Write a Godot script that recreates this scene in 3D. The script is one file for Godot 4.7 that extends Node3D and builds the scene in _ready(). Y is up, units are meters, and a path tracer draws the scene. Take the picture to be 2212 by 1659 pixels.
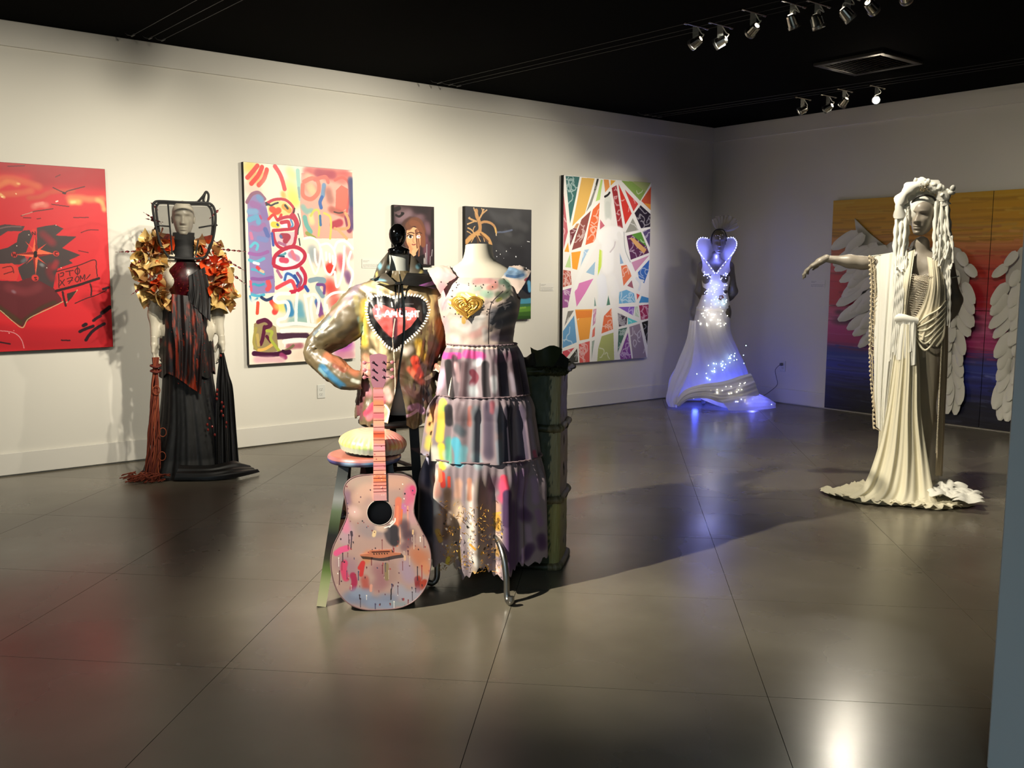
extends Node3D
# A gallery of painted costumes: black ceiling, white walls, polished scored concrete.
# Axes: wall_left lies in the plane z = 0, wall_right in x = 0, their corner is the origin, the room is x < 0, z > 0.

const CEIL := 3.011
var taken := {}
var M := {}


func _ready() -> void:
	setup_view()
	make_materials()
	room()
	lamps()
	paintings()
	mural_and_wings()
	wall_bits()
	dark_mannequin()
	light_mannequin()
	white_mannequin()
	centre_group()


# ---------------------------------------------------------------- view and light
func setup_view() -> void:
	var cam := Camera3D.new()
	cam.name = "camera"
	add_child(cam)
	cam.position = Vector3(-8.517, 1.40, 7.02)
	cam.basis = Basis.from_euler(Vector3(deg_to_rad(-6.885), deg_to_rad(-38.634), deg_to_rad(0.246)))
	cam.fov = 44.72
	cam.near = 0.05
	cam.current = true
	var e := Environment.new()
	e.background_mode = Environment.BG_COLOR
	e.background_color = Color(0.0, 0.0, 0.0)
	e.tonemap_mode = Environment.TONE_MAPPER_LINEAR
	e.tonemap_exposure = 1.0
	e.sdfgi_enabled = true
	e.ssao_enabled = true
	e.ssil_enabled = true
	var we := WorldEnvironment.new()
	we.name = "environment"
	we.environment = e
	add_child(we)


# ---------------------------------------------------------------- naming
func numbered(n: String) -> String:
	var k: int = taken.get(n, 0)
	taken[n] = k + 1
	return n if k == 0 else "%s_%03d" % [n, k]


func tag(o: Node3D, label: String, category: String, group := "") -> Node3D:
	o.set_meta("label", label)
	o.set_meta("category", category)
	if group:
		o.set_meta("group", group)
	return o


func thing(called: String, label: String, category: String, at := Vector3.ZERO, turn := 0.0, group := "") -> Node3D:
	var o := Node3D.new()
	o.name = numbered(called)
	add_child(o)
	o.position = at
	o.rotation.y = turn
	return tag(o, label, category, group)


func part(called: String, mesh: Mesh, m: Material, parent: Node3D, label := "") -> MeshInstance3D:
	var o := MeshInstance3D.new()
	o.name = called
	o.mesh = mesh
	o.material_override = m
	o.cast_shadow = GeometryInstance3D.SHADOW_CASTING_SETTING_ON
	parent.add_child(o, true)
	if label:
		o.set_meta("label", label)
	return o


func group_part(called: String, parent: Node3D) -> Node3D:
	var o := Node3D.new()
	o.name = called
	parent.add_child(o, true)
	return o


func structure(called: String, mesh: Mesh, m: Material) -> MeshInstance3D:
	var o := part(called, mesh, m, self)
	o.set_meta("kind", "structure")
	return o


# ---------------------------------------------------------------- materials
func mat(c: Color, rough := 0.6, metal := 0.0) -> StandardMaterial3D:
	var m := StandardMaterial3D.new()
	m.albedo_color = c
	m.roughness = rough
	m.metallic = metal
	m.cull_mode = BaseMaterial3D.CULL_DISABLED
	return m


func tex_mat(im: Image, rough := 0.6, metal := 0.0) -> StandardMaterial3D:
	var m := mat(Color.WHITE, rough, metal)
	m.albedo_texture = ImageTexture.create_from_image(im)
	return m


func vc_mat(rough := 0.6, metal := 0.0) -> StandardMaterial3D:
	var m := mat(Color.WHITE, rough, metal)
	m.vertex_color_use_as_albedo = true
	return m


func noise_tex(seed_: int, freq: float, a: Color, b: Color, size := 512, oct := 4) -> NoiseTexture2D:
	var n := FastNoiseLite.new()
	n.seed = seed_
	n.frequency = freq
	n.fractal_octaves = oct
	var t := NoiseTexture2D.new()
	t.width = size
	t.height = size
	t.seamless = true
	t.noise = n
	var g := Gradient.new()
	g.set_color(0, a)
	g.set_color(1, b)
	t.color_ramp = g
	return t


func make_materials() -> void:
	var w := mat(Color(0.86, 0.845, 0.80), 0.75)
	M.wall = w
	M.trim = mat(Color(0.85, 0.835, 0.795), 0.55)
	M.ceiling = mat(Color(0.06, 0.062, 0.06), 0.95)
	M.ceiling.metallic_specular = 0.08
	M.pillar = mat(Color(0.83, 0.85, 0.85), 0.75)
	var f := mat(Color.WHITE, 0.2)
	f.albedo_texture = noise_tex(3, 0.006, Color(0.37, 0.345, 0.295), Color(0.485, 0.46, 0.40), 1024, 6)
	f.uv1_triplanar = true
	f.uv1_world_triplanar = true
	f.uv1_scale = Vector3(0.16, 0.16, 0.16)
	f.roughness_texture = noise_tex(5, 0.008, Color(0.55, 0.55, 0.55), Color(1, 1, 1), 512, 5)
	f.roughness = 0.34
	f.metallic_specular = 0.62
	M.floor = f
	M.joint = mat(Color(0.16, 0.15, 0.13), 0.8)
	M.chrome = mat(Color(0.78, 0.77, 0.74), 0.18, 1.0)
	M.steel = mat(Color(0.62, 0.62, 0.61), 0.32, 1.0)
	M.black = mat(Color(0.03, 0.03, 0.03), 0.45)
	M.black_gloss = mat(Color(0.015, 0.015, 0.015), 0.08)
	M.edge_black = mat(Color(0.045, 0.035, 0.03), 0.7)
	M.plastic = mat(Color(0.85, 0.85, 0.82), 0.35)
	M.grey_skin = mat(Color(0.62, 0.60, 0.56), 0.45)
	M.wire = mat(Color(0.30, 0.30, 0.30), 0.4, 0.7)
	M.vent = mat(Color(0.16, 0.16, 0.16), 0.4)
	M.veil = mat(Color(0.62, 0.60, 0.56, 0.75), 0.7)
	M.veil.transparency = BaseMaterial3D.TRANSPARENCY_ALPHA
	M.fret = mat(Color(0.62, 0.30, 0.28), 0.35, 0.5)
	M.steel_paint = mat(Color(0.42, 0.42, 0.42), 0.5)


# ---------------------------------------------------------------- mesh builder
class MB:
	var v := PackedVector3Array()
	var n := PackedVector3Array()
	var t := PackedVector2Array()
	var c := PackedColorArray()
	var i := PackedInt32Array()
	var tint := Color.WHITE
	var xf := Transform3D()

	func put(p: Vector3, nn: Vector3, uv := Vector2.ZERO) -> int:
		v.append(xf * p)
		n.append((xf.basis * nn).normalized())
		t.append(uv)
		c.append(tint)
		return v.size() - 1

	func tri(a: int, b: int, d: int) -> void:      # counter-clockwise seen from outside
		i.append(a)
		if xf.basis.determinant() < 0.0:
			i.append(b)
			i.append(d)
		else:
			i.append(d)
			i.append(b)

	func flat(a: Vector3, b: Vector3, d: Vector3, ua := Vector2.ZERO, ub := Vector2.ZERO, ud := Vector2.ZERO) -> void:
		var nn := (b - a).cross(d - a).normalized()
		tri(put(a, nn, ua), put(b, nn, ub), put(d, nn, ud))

	func face(a: Vector3, b: Vector3, d: Vector3, e: Vector3) -> void:
		var nn := (b - a).cross(d - a).normalized()
		var k := put(a, nn, Vector2(0, 1))
		put(b, nn, Vector2(1, 1))
		put(d, nn, Vector2(1, 0))
		put(e, nn, Vector2(0, 0))
		tri(k, k + 1, k + 2)
		tri(k, k + 2, k + 3)

	# f(u, v) -> Vector3 on a grid; uvf(u, v, p) -> Vector2 and colf(u, v, p) -> Color are optional
	func sheet(nu: int, nv: int, f: Callable, uvf = null, colf = null) -> void:
		var k := v.size()
		var w := nu + 1
		var pos := PackedVector3Array()
		pos.resize(w * (nv + 1))
		for b in nv + 1:
			for a in w:
				pos[b * w + a] = f.call(float(a) / nu, float(b) / nv)
		var nor := PackedVector3Array()
		nor.resize(pos.size())
		for b in nv:
			for a in nu:
				var q := b * w + a
				var p0 := pos[q]
				var p2 := pos[q + w + 1]
				var nn := (pos[q + 1] - pos[q + w]).cross(p2 - p0)
				nor[q] += nn
				nor[q + 1] += nn
				nor[q + w] += nn
				nor[q + w + 1] += nn
				var o := k + q
				tri(o, o + 1, o + w + 1)
				tri(o, o + w + 1, o + w)
		for b in nv + 1:
			var l := b * w
			if pos[l].distance_squared_to(pos[l + nu]) < 1e-10:
				var s := nor[l] + nor[l + nu]
				nor[l] = s
				nor[l + nu] = s
		for b in nv + 1:
			for a in w:
				var q := b * w + a
				var u := float(a) / nu
				var vv := float(b) / nv
				if colf != null:
					tint = colf.call(u, vv, pos[q])
				put(pos[q], nor[q] if nor[q].length_squared() > 1e-18 else Vector3.UP, uvf.call(u, vv, pos[q]) if uvf != null else Vector2(u, vv))

	func tube(pts: Array, rad, sides := 8, caps := true) -> void:
		var m := pts.size()
		var up := Vector3.UP
		var d0: Vector3 = (pts[1] - pts[0]).normalized()
		if absf(d0.dot(up)) > 0.9:
			up = Vector3.RIGHT
		var side := d0.cross(up).normalized()
		var k := v.size()
		for j in m:
			var a: Vector3 = pts[maxi(j - 1, 0)]
			var b: Vector3 = pts[mini(j + 1, m - 1)]
			var d := (b - a).normalized()
			side = (side - d * side.dot(d)).normalized()
			var other := side.cross(d)
			var r: float = rad[j] if rad is Array or rad is PackedFloat32Array else rad
			for s in sides + 1:
				var an := TAU * s / sides
				var nn := side * cos(an) + other * sin(an)
				put(pts[j] + nn * r, nn, Vector2(float(s) / sides, float(j) / (m - 1)))
		var w := sides + 1
		for j in m - 1:
			for s in sides:
				var q := k + j * w + s
				tri(q, q + w, q + w + 1)
				tri(q, q + w + 1, q + 1)
		if caps:
			for e in 2:
				var j := 0 if e == 0 else m - 1
				var d: Vector3 = (pts[0] - pts[1]) if e == 0 else (pts[m - 1] - pts[m - 2])
				d = d.normalized()
				var cc := put(pts[j], d)
				var ring := []
				for s in sides + 1:
					var o := v[k + j * w + s]
					v.append(o)
					n.append((xf.basis * d).normalized())
					t.append(Vector2.ZERO)
					c.append(tint)
					ring.append(v.size() - 1)
				for s in sides:
					if e == 0:
						tri(cc, ring[s], ring[s + 1])
					else:
						tri(cc, ring[s + 1], ring[s])

	func lathe(prof: Array, sides := 24, squash := 1.0) -> void:     # prof of Vector2(radius, height), bottom to top
		var f := func(u: float, vv: float) -> Vector3:
			var q := vv * (prof.size() - 1)
			var j := mini(int(q), prof.size() - 2)
			var p: Vector2 = prof[j].lerp(prof[j + 1], q - j)
			var an := -u * TAU
			return Vector3(p.x * cos(an), p.y, p.x * sin(an) * squash)
		sheet(sides, prof.size() - 1, f)

	func box(o: Vector3, size: Vector3, bs := Basis(), bev := 0.0) -> void:
		var h := size * 0.5
		if bev <= 0.0:
			for ax in 3:
				for sg: float in [-1.0, 1.0]:
					var nn := Vector3.ZERO
					nn[ax] = sg
					var u := Vector3.ZERO
					u[(ax + 1) % 3] = h[(ax + 1) % 3]
					var w := Vector3.ZERO
					w[(ax + 2) % 3] = h[(ax + 2) % 3] * sg
					var ce: Vector3 = nn * h[ax]
					face(o + bs * (ce - u - w), o + bs * (ce + u - w), o + bs * (ce + u + w), o + bs * (ce - u + w))
			return
		for ax in 3:
			for sg: float in [-1.0, 1.0]:
				var nn := Vector3.ZERO
				nn[ax] = sg
				var u := Vector3.ZERO
				u[(ax + 1) % 3] = h[(ax + 1) % 3] - bev
				var w := Vector3.ZERO
				w[(ax + 2) % 3] = (h[(ax + 2) % 3] - bev) * sg
				var ce: Vector3 = nn * h[ax]
				face(o + bs * (ce - u - w), o + bs * (ce + u - w), o + bs * (ce + u + w), o + bs * (ce - u + w))
		var q := h - Vector3.ONE * bev
		for ax in 3:
			var b1 := (ax + 1) % 3
			var b2 := (ax + 2) % 3
			for s1: float in [-1.0, 1.0]:
				for s2: float in [-1.0, 1.0]:
					var p := Vector3.ZERO
					p[b1] = s1 * h[b1]
					p[b2] = s2 * q[b2]
					var r := Vector3.ZERO
					r[b1] = s1 * q[b1]
					r[b2] = s2 * h[b2]
					var l := Vector3.ZERO
					l[ax] = q[ax]
					var want := Vector3.ZERO
					want[b1] = s1
					want[b2] = s2
					var e0 := p - l
					var e1 := p + l
					var e2 := r + l
					var e3 := r - l
					if (e1 - e0).cross(e2 - e0).dot(want) > 0:
						face(o + bs * e0, o + bs * e1, o + bs * e2, o + bs * e3)
					else:
						face(o + bs * e3, o + bs * e2, o + bs * e1, o + bs * e0)
		for sx: float in [-1.0, 1.0]:
			for sy: float in [-1.0, 1.0]:
				for sz: float in [-1.0, 1.0]:
					var a := Vector3(sx * h.x, sy * q.y, sz * q.z)
					var b := Vector3(sx * q.x, sy * h.y, sz * q.z)
					var d := Vector3(sx * q.x, sy * q.y, sz * h.z)
					if sx * sy * sz > 0:
						flat(o + bs * a, o + bs * b, o + bs * d)
					else:
						flat(o + bs * a, o + bs * d, o + bs * b)

	func ball(o: Vector3, r: Vector3, nu := 16, nv := 10, bs := Basis()) -> void:
		sheet(nu, nv, func(u: float, vv: float) -> Vector3:
			var la := (vv - 0.5) * PI
			return o + bs * Vector3(r.x * cos(la) * cos(-u * TAU), r.y * sin(la), r.z * cos(la) * sin(-u * TAU)))

	# polygon in x/y (counter-clockwise seen from +z) from z0 to z1
	func prism(poly: PackedVector2Array, z0: float, z1: float, uvs = null) -> void:
		var area := 0.0
		for a in poly.size():
			area += poly[a].cross(poly[(a + 1) % poly.size()])
		if area < 0:
			poly.reverse()
		var ids := Geometry2D.triangulate_polygon(poly)
		for e in 2:
			var z := z1 if e == 0 else z0
			var k := v.size()
			for p in poly:
				put(Vector3(p.x, p.y, z), Vector3(0, 0, 1 if e == 0 else -1), uvs.call(p) if uvs != null else p)
			for a in range(0, ids.size(), 3):
				var p0 := poly[ids[a]]
				var turn := (poly[ids[a + 1]] - p0).cross(poly[ids[a + 2]] - p0)
				if (turn > 0) == (e == 0):
					tri(k + ids[a], k + ids[a + 1], k + ids[a + 2])
				else:
					tri(k + ids[a], k + ids[a + 2], k + ids[a + 1])
		for a in poly.size():
			var p := poly[a]
			var q := poly[(a + 1) % poly.size()]
			var nn := Vector3(q.y - p.y, p.x - q.x, 0).normalized()
			var uv: Vector2 = uvs.call(p) if uvs != null else p
			var k := put(Vector3(p.x, p.y, z0), nn, uv)
			put(Vector3(q.x, q.y, z0), nn, uv)
			put(Vector3(q.x, q.y, z1), nn, uv)
			put(Vector3(p.x, p.y, z1), nn, uv)
			tri(k, k + 1, k + 2)
			tri(k, k + 2, k + 3)

	func mesh() -> ArrayMesh:
		var a := []
		a.resize(Mesh.ARRAY_MAX)
		a[Mesh.ARRAY_VERTEX] = v
		a[Mesh.ARRAY_NORMAL] = n
		a[Mesh.ARRAY_TEX_UV] = t
		a[Mesh.ARRAY_COLOR] = c
		a[Mesh.ARRAY_INDEX] = i
		var m := ArrayMesh.new()
		m.add_surface_from_arrays(Mesh.PRIMITIVE_TRIANGLES, a)
		return m


func box_mesh(o: Vector3, size: Vector3, bev := 0.0) -> ArrayMesh:
	var b := MB.new()
	b.box(o, size, Basis(), bev)
	return b.mesh()


func spline(pts: Array, steps: int) -> Array:      # Catmull-Rom through the points
	var out := []
	var m := pts.size()
	for j in m - 1:
		var p0 = pts[maxi(j - 1, 0)]
		var p1 = pts[j]
		var p2 = pts[j + 1]
		var p3 = pts[mini(j + 2, m - 1)]
		for s in steps:
			var q := float(s) / steps
			out.append(p1.cubic_interpolate(p2, p0, p3, q))
	out.append(pts[m - 1])
	return out


func hsh(a: float) -> float:
	return fposmod(sin(a * 12.9898) * 43758.5453, 1.0)


func bump(x: float, c: float, w: float) -> float:
	var q := (x - c) / w
	return exp(-q * q)


# value from a table of Vector2(key, value), smoothly joined
func tab(t: Array, x: float) -> float:
	if x <= t[0].x:
		return t[0].y
	for j in range(1, t.size()):
		if x <= t[j].x:
			var q: float = (x - t[j - 1].x) / (t[j].x - t[j - 1].x)
			var y0: float = t[j - 1].y
			var y1: float = t[j].y
			var a: float = t[maxi(j - 2, 0)].y
			var b: float = t[mini(j + 1, t.size() - 1)].y
			return cubic_interpolate(y0, y1, a, b, q)
	return t[t.size() - 1].y


# ---------------------------------------------------------------- the room
func room() -> void:
	var fl := structure("floor", box_mesh(Vector3(-6.5, -0.106, 6.5), Vector3(13.4, 0.2, 13.4)), M.joint)
	# the floor is saw-cut on the diagonal; each slab between the cuts is a piece of its own
	var clip := PackedVector2Array([Vector2(-9.8, 0.0), Vector2(0, 0.0), Vector2(0, 8.6), Vector2(-9.8, 8.6)])
	var g := 0.0016
	for a in range(-7, 9):
		for b in range(-9, 8):
			var s0 := -2.09 + 1.33 * a
			var s1 := s0 + 1.33
			var d0 := -9.93 + 1.32 * b
			var d1 := d0 + 1.32
			var q := PackedVector2Array()
			for e in [[s0 + g, d0 + g], [s1 - g, d0 + g], [s1 - g, d1 - g], [s0 + g, d1 - g]]:
				q.append(Vector2((e[0] + e[1]) * 0.5, (e[0] - e[1]) * 0.5))
			for r: PackedVector2Array in Geometry2D.intersect_polygons(q, clip):
				if r.size() < 3:
					continue
				var mb := MB.new()
				mb.xf = Transform3D(Basis(Vector3(1, 0, 0), Vector3(0, 0, 1), Vector3(0, -1, 0)), Vector3.ZERO)
				mb.prism(r, 0.0, 0.006)
				part("slab", mb.mesh(), M.floor, fl)
	structure("wall_left", box_mesh(Vector3(-6.5, 1.6, -0.1), Vector3(13.4, 3.4, 0.2)), M.wall)
	structure("wall_right", box_mesh(Vector3(0.1, 1.6, 6.5), Vector3(0.2, 3.4, 13.0)), M.wall)
	structure("wall_back", box_mesh(Vector3(-6.5, 1.6, 13.1), Vector3(13.4, 3.4, 0.2)), M.wall)
	structure("wall_near", box_mesh(Vector3(-13.1, 1.6, 6.5), Vector3(0.2, 3.4, 13.0)), M.wall)
	structure("ceiling", box_mesh(Vector3(-6.5, CEIL + 0.1, 6.5), Vector3(13.4, 0.2, 13.4)), M.ceiling)
	# the shallow band under the ceiling and the tall flat baseboards, with the shadow gap beneath them
	structure("trim_1", box_mesh(Vector3(-6.5, 2.93, 0.009), Vector3(13.0, 0.162, 0.018), 0.003), M.trim)
	structure("trim_2", box_mesh(Vector3(-0.009, 2.93, 6.5), Vector3(0.018, 0.162, 13.0), 0.003), M.trim)
	structure("baseboard_left", box_mesh(Vector3(-6.5, 0.083, 0.009), Vector3(13.0, 0.15, 0.018), 0.003), M.trim)
	structure("baseboard_right", box_mesh(Vector3(-0.009, 0.083, 6.5), Vector3(0.018, 0.15, 13.0), 0.003), M.trim)
	structure("wall_end", box_mesh(Vector3(-5.69, CEIL * 0.5, 7.405), Vector3(0.4, CEIL, 3.0), 0.004), M.pillar)


# ---------------------------------------------------------------- lamps on the cable tracks
# one clear-bracketed spot: +y up, the lamp points along aim
func spot(at: Vector3, aim: Vector3, energy: float, cone: float, label: String, glow := 3.0, soft := 0.03, warm := Color(1.0, 0.962, 0.885), blend := 1.0) -> void:
	var o := thing("track_spotlight", label, "spotlight", at, 0.0, "spotlights on the ceiling cables")
	var d := (aim - at).normalized()
	var bs := Basis.looking_at(d, Vector3.UP)
	var bar := MB.new()
	bar.tube([Vector3(-0.115, 0.1, 0), Vector3(0.115, 0.1, 0)], 0.005, 8)
	for s: float in [-1.0, 1.0]:
		bar.tube([Vector3(s * 0.115, 0.1, 0), Vector3(s * 0.085, 0.1, 0)], 0.009, 8)
	part("crossbar", bar.mesh(), M.chrome, o)
	var br := MB.new()
	br.box(Vector3(0, 0.06, 0), Vector3(0.055, 0.075, 0.006), Basis(), 0.002)
	br.box(Vector3(0, 0.0, 0), Vector3(0.006, 0.07, 0.05), bs, 0.002)
	part("bracket", br.mesh(), M.clear, o)
	var cord := MB.new()
	cord.tube(spline([Vector3(0.02, 0.095, 0), Vector3(0.045, 0.06, 0.01), bs * Vector3(0.02, 0.02, 0.06), bs * Vector3(0, 0, 0.04)], 5), 0.003, 6)
	part("cord", cord.mesh(), M.plastic, o)
	var tilt := Basis(bs.x, -bs.z, bs.y)            # local y of the lathe runs along the beam
	var can := MB.new()
	can.xf = Transform3D(tilt, Vector3.ZERO)
	can.lathe([Vector2(0.0, -0.042), Vector2(0.022, -0.042), Vector2(0.026, -0.034), Vector2(0.031, 0.03), Vector2(0.031, 0.034), Vector2(0.028, 0.034), Vector2(0.027, 0.018)], 24)
	part("housing", can.mesh(), M.chrome, o)
	var ring := MB.new()
	ring.xf = Transform3D(tilt, Vector3.ZERO)
	ring.lathe([Vector2(0.0305, 0.020), Vector2(0.0345, 0.021), Vector2(0.0345, 0.036), Vector2(0.0285, 0.037), Vector2(0.028, 0.030)], 24)
	part("rim", ring.mesh(), M.steel, o)
	var gm := StandardMaterial3D.new()
	gm.albedo_color = Color(0.9, 0.88, 0.84)
	gm.emission_enabled = true
	gm.emission = Color(1.0, 0.93, 0.82)
	gm.emission_energy_multiplier = glow
	gm.roughness = 0.2
	var lens := MB.new()
	lens.xf = Transform3D(tilt, Vector3.ZERO)
	lens.lathe([Vector2(0.0275, 0.026), Vector2(0.02, 0.031), Vector2(0.0, 0.033)], 20)
	lens.lathe([Vector2(0.0, -0.046), Vector2(0.012, -0.045), Vector2(0.016, -0.0425)], 14)
	part("lens", lens.mesh(), gm, o)
	var l := SpotLight3D.new()
	l.name = "lamp"
	l.light_color = warm
	l.light_energy = energy
	l.spot_range = 14.0
	l.spot_attenuation = 2.0
	l.spot_angle = cone
	l.spot_angle_attenuation = blend
	l.light_size = soft
	l.shadow_enabled = true
	o.add_child(l)
	l.basis = bs
	l.position = d * 0.05


func cable_track(x: float, label: String) -> void:
	var o := thing("cable_track", label, "lighting cable", Vector3(x, CEIL - 0.006, 0.3), 0.0)
	for k in 3:
		var w: float = [-0.115, 0.0, 0.085][k]
		var mb := MB.new()
		var p := []
		for j in 13:
			var q := j / 12.0
			p.append(Vector3(w + 0.05 * q, -0.035 - 0.075 * sin(minf(q * 2.2, PI * 0.5)), q * 9.0))
		mb.tube(p, 0.0016, 5, false)
		part("wire", mb.mesh(), M.wire, o)
		var a := MB.new()
		a.tube([Vector3(w - 0.015, 0.0, -0.09), Vector3(w - 0.012, -0.02, -0.06), Vector3(w, -0.035, 0.0)], 0.004, 6)
		a.tube([Vector3(w, -0.035, -0.01), Vector3(w, -0.037, 0.05)], 0.007, 8)
		part("anchor", a.mesh(), M.wire, o)


func lamps() -> void:
	var cl := mat(Color(0.9, 0.92, 0.9, 0.25), 0.1)
	cl.transparency = BaseMaterial3D.TRANSPARENCY_ALPHA
	M.clear = cl
	cable_track(-6.33, "three thin ceiling wires with no lamps in view, over the red painting")
	cable_track(-3.84, "three ceiling wires that carry the long row of eight silver spotlights")
	cable_track(-1.33, "three ceiling wires that carry the short row of spotlights by the corner")
	cable_track(-8.85, "three unseen ceiling wires beside the camera, running out from the left wall")  # out of view; carries the lamps for the centre group and left wall
	# the row of eight in view
	var n := "silver spotlight in the row of eight, "
	spot(Vector3(-3.86, 2.822, 3.012), Vector3(-4.3, 1.45, 0), 6.18, 36, n + "first one from the left wall", 1.6)
	spot(Vector3(-3.86, 2.79, 3.205), Vector3(-5.0, 1.3, 0), 5.52, 36, n + "second one from the left wall", 1.6)
	spot(Vector3(-3.86, 2.814, 3.447), Vector3(-2.9, 1.2, 0), 4.80, 36, n + "third one from the left wall", 4.0)
	spot(Vector3(-3.86, 2.805, 3.72), Vector3(-2.85, 0.75, 3.95), 4.50, 36, n + "fourth one, shining at the white gown", 8.0)
	spot(Vector3(-3.86, 2.773, 3.88), Vector3(-3.2, 0.2, 4.4), 0.36, 28, n + "fifth one from the left wall", 0.6)
	spot(Vector3(-3.86, 2.775, 4.064), Vector3(-2.0, 0.2, 5.5), 0.36, 28, n + "sixth one from the left wall", 3.0)
	spot(Vector3(-3.86, 2.787, 4.204), Vector3(0, 1.2, 4.2), 1.50, 28, n + "seventh one from the left wall", 2.0)
	spot(Vector3(-3.86, 2.80, 4.39), Vector3(0, 1.6, 3.3), 1.50, 28, n + "eighth one, cut off at the top", 0.8)
	# the row of four by the corner
	n = "silver spotlight in the row of four, "
	spot(Vector3(-1.33, 2.804, 2.062), Vector3(-3.2, 1.35, 0), 4.14, 36, n + "unlit looking one nearest the corner", 1.5)
	spot(Vector3(-1.33, 2.79, 2.313), Vector3(-1.66, 1.65, 0), 3.90, 22, n + "bright second one from the corner", 30.0)
	spot(Vector3(-1.33, 2.815, 2.465), Vector3(-0.75, 0.9, 0.4), 0.48, 36, n + "small third one from the corner", 1.5)
	spot(Vector3(-1.33, 2.80, 2.759), Vector3(-6.2, 1.0, 5.2), 1.80, 18, n + "glaring fourth one facing the camera", 120.0)
	# lamps out of view on two left-hand tracks, lighting wall, costume and centre group
	n = "unseen spotlight on the wires above the red painting, "
	spot(Vector3(-6.33, 2.80, 2.75), Vector3(-7.0, 1.4, 0), 6.18, 36, n + "turned to the red painting")
	spot(Vector3(-6.05, 2.80, 3.05), Vector3(-6.28, 1.0, 0.4), 4.20, 24, n + "turned to the dark costume")
	spot(Vector3(-6.33, 2.80, 3.35), Vector3(-5.2, 1.5, 0), 5.52, 36, n + "turned to the graffiti canvas")
	n = "unseen spotlight on the wires left of the camera, "
	spot(Vector3(-8.85, 2.80, 3.65), Vector3(-6.2, 0.85, 3.72), 30.0, 28, n + "turned to the jacket and guitar")
	spot(Vector3(-8.85, 2.80, 3.6), Vector3(-8.2, 1.2, 0), 4.80, 36, n + "turned to the left wall")
	# unseen ceiling panel behind the camera, placed to light the wall end and floor
	var o := thing("unseen_ceiling_panel", "unseen light panel in the ceiling behind the camera, lighting the grey wall end", "unseen light", Vector3(-10.8, CEIL, 9.0))
	part("frame", box_mesh(Vector3(0, -0.02, 0), Vector3(1.3, 0.04, 1.3), 0.004), M.plastic, o)
	var gm := mat(Color(0.9, 0.95, 1.0), 0.5)
	gm.emission_enabled = true
	gm.emission = Color(0.85, 0.94, 1.0)
	gm.emission_energy_multiplier = 1.0
	part("diffuser", box_mesh(Vector3(0, -0.043, 0), Vector3(1.2, 0.008, 1.2), 0.002), gm, o)
	var l := AreaLight3D.new()
	l.name = "lamp"
	l.light_color = Color(0.82, 0.93, 1.0)
	l.light_energy = 12.0
	l.area_size = Vector2(1.2, 1.2)
	l.area_range = 15.0
	l.area_attenuation = 2.0
	l.shadow_enabled = true
	o.add_child(l)
	l.position = Vector3(0, -0.06, 0)
	l.rotation.x = -PI / 2
	# the square air vent in the black ceiling
	var v := thing("ceiling_vent", "black square air vent with thin slats in the ceiling above the white gown", "vent", Vector3(-1.74, CEIL, 2.916), 0.0)
	var fr := MB.new()
	for s: float in [-1.0, 1.0]:
		fr.box(Vector3(s * 0.265, -0.012, 0), Vector3(0.05, 0.024, 0.58), Basis(), 0.004)
		fr.box(Vector3(0, -0.012, s * 0.265), Vector3(0.48, 0.024, 0.05), Basis(), 0.004)
	part("frame", fr.mesh(), M.vent, v)
	for k in 14:
		var sl := MB.new()
		sl.box(Vector3(0, -0.012, -0.221 + k * 0.034), Vector3(0.47, 0.003, 0.03), Basis(Vector3.RIGHT, 0.6))
		part("slat", sl.mesh(), M.black, v)


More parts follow.
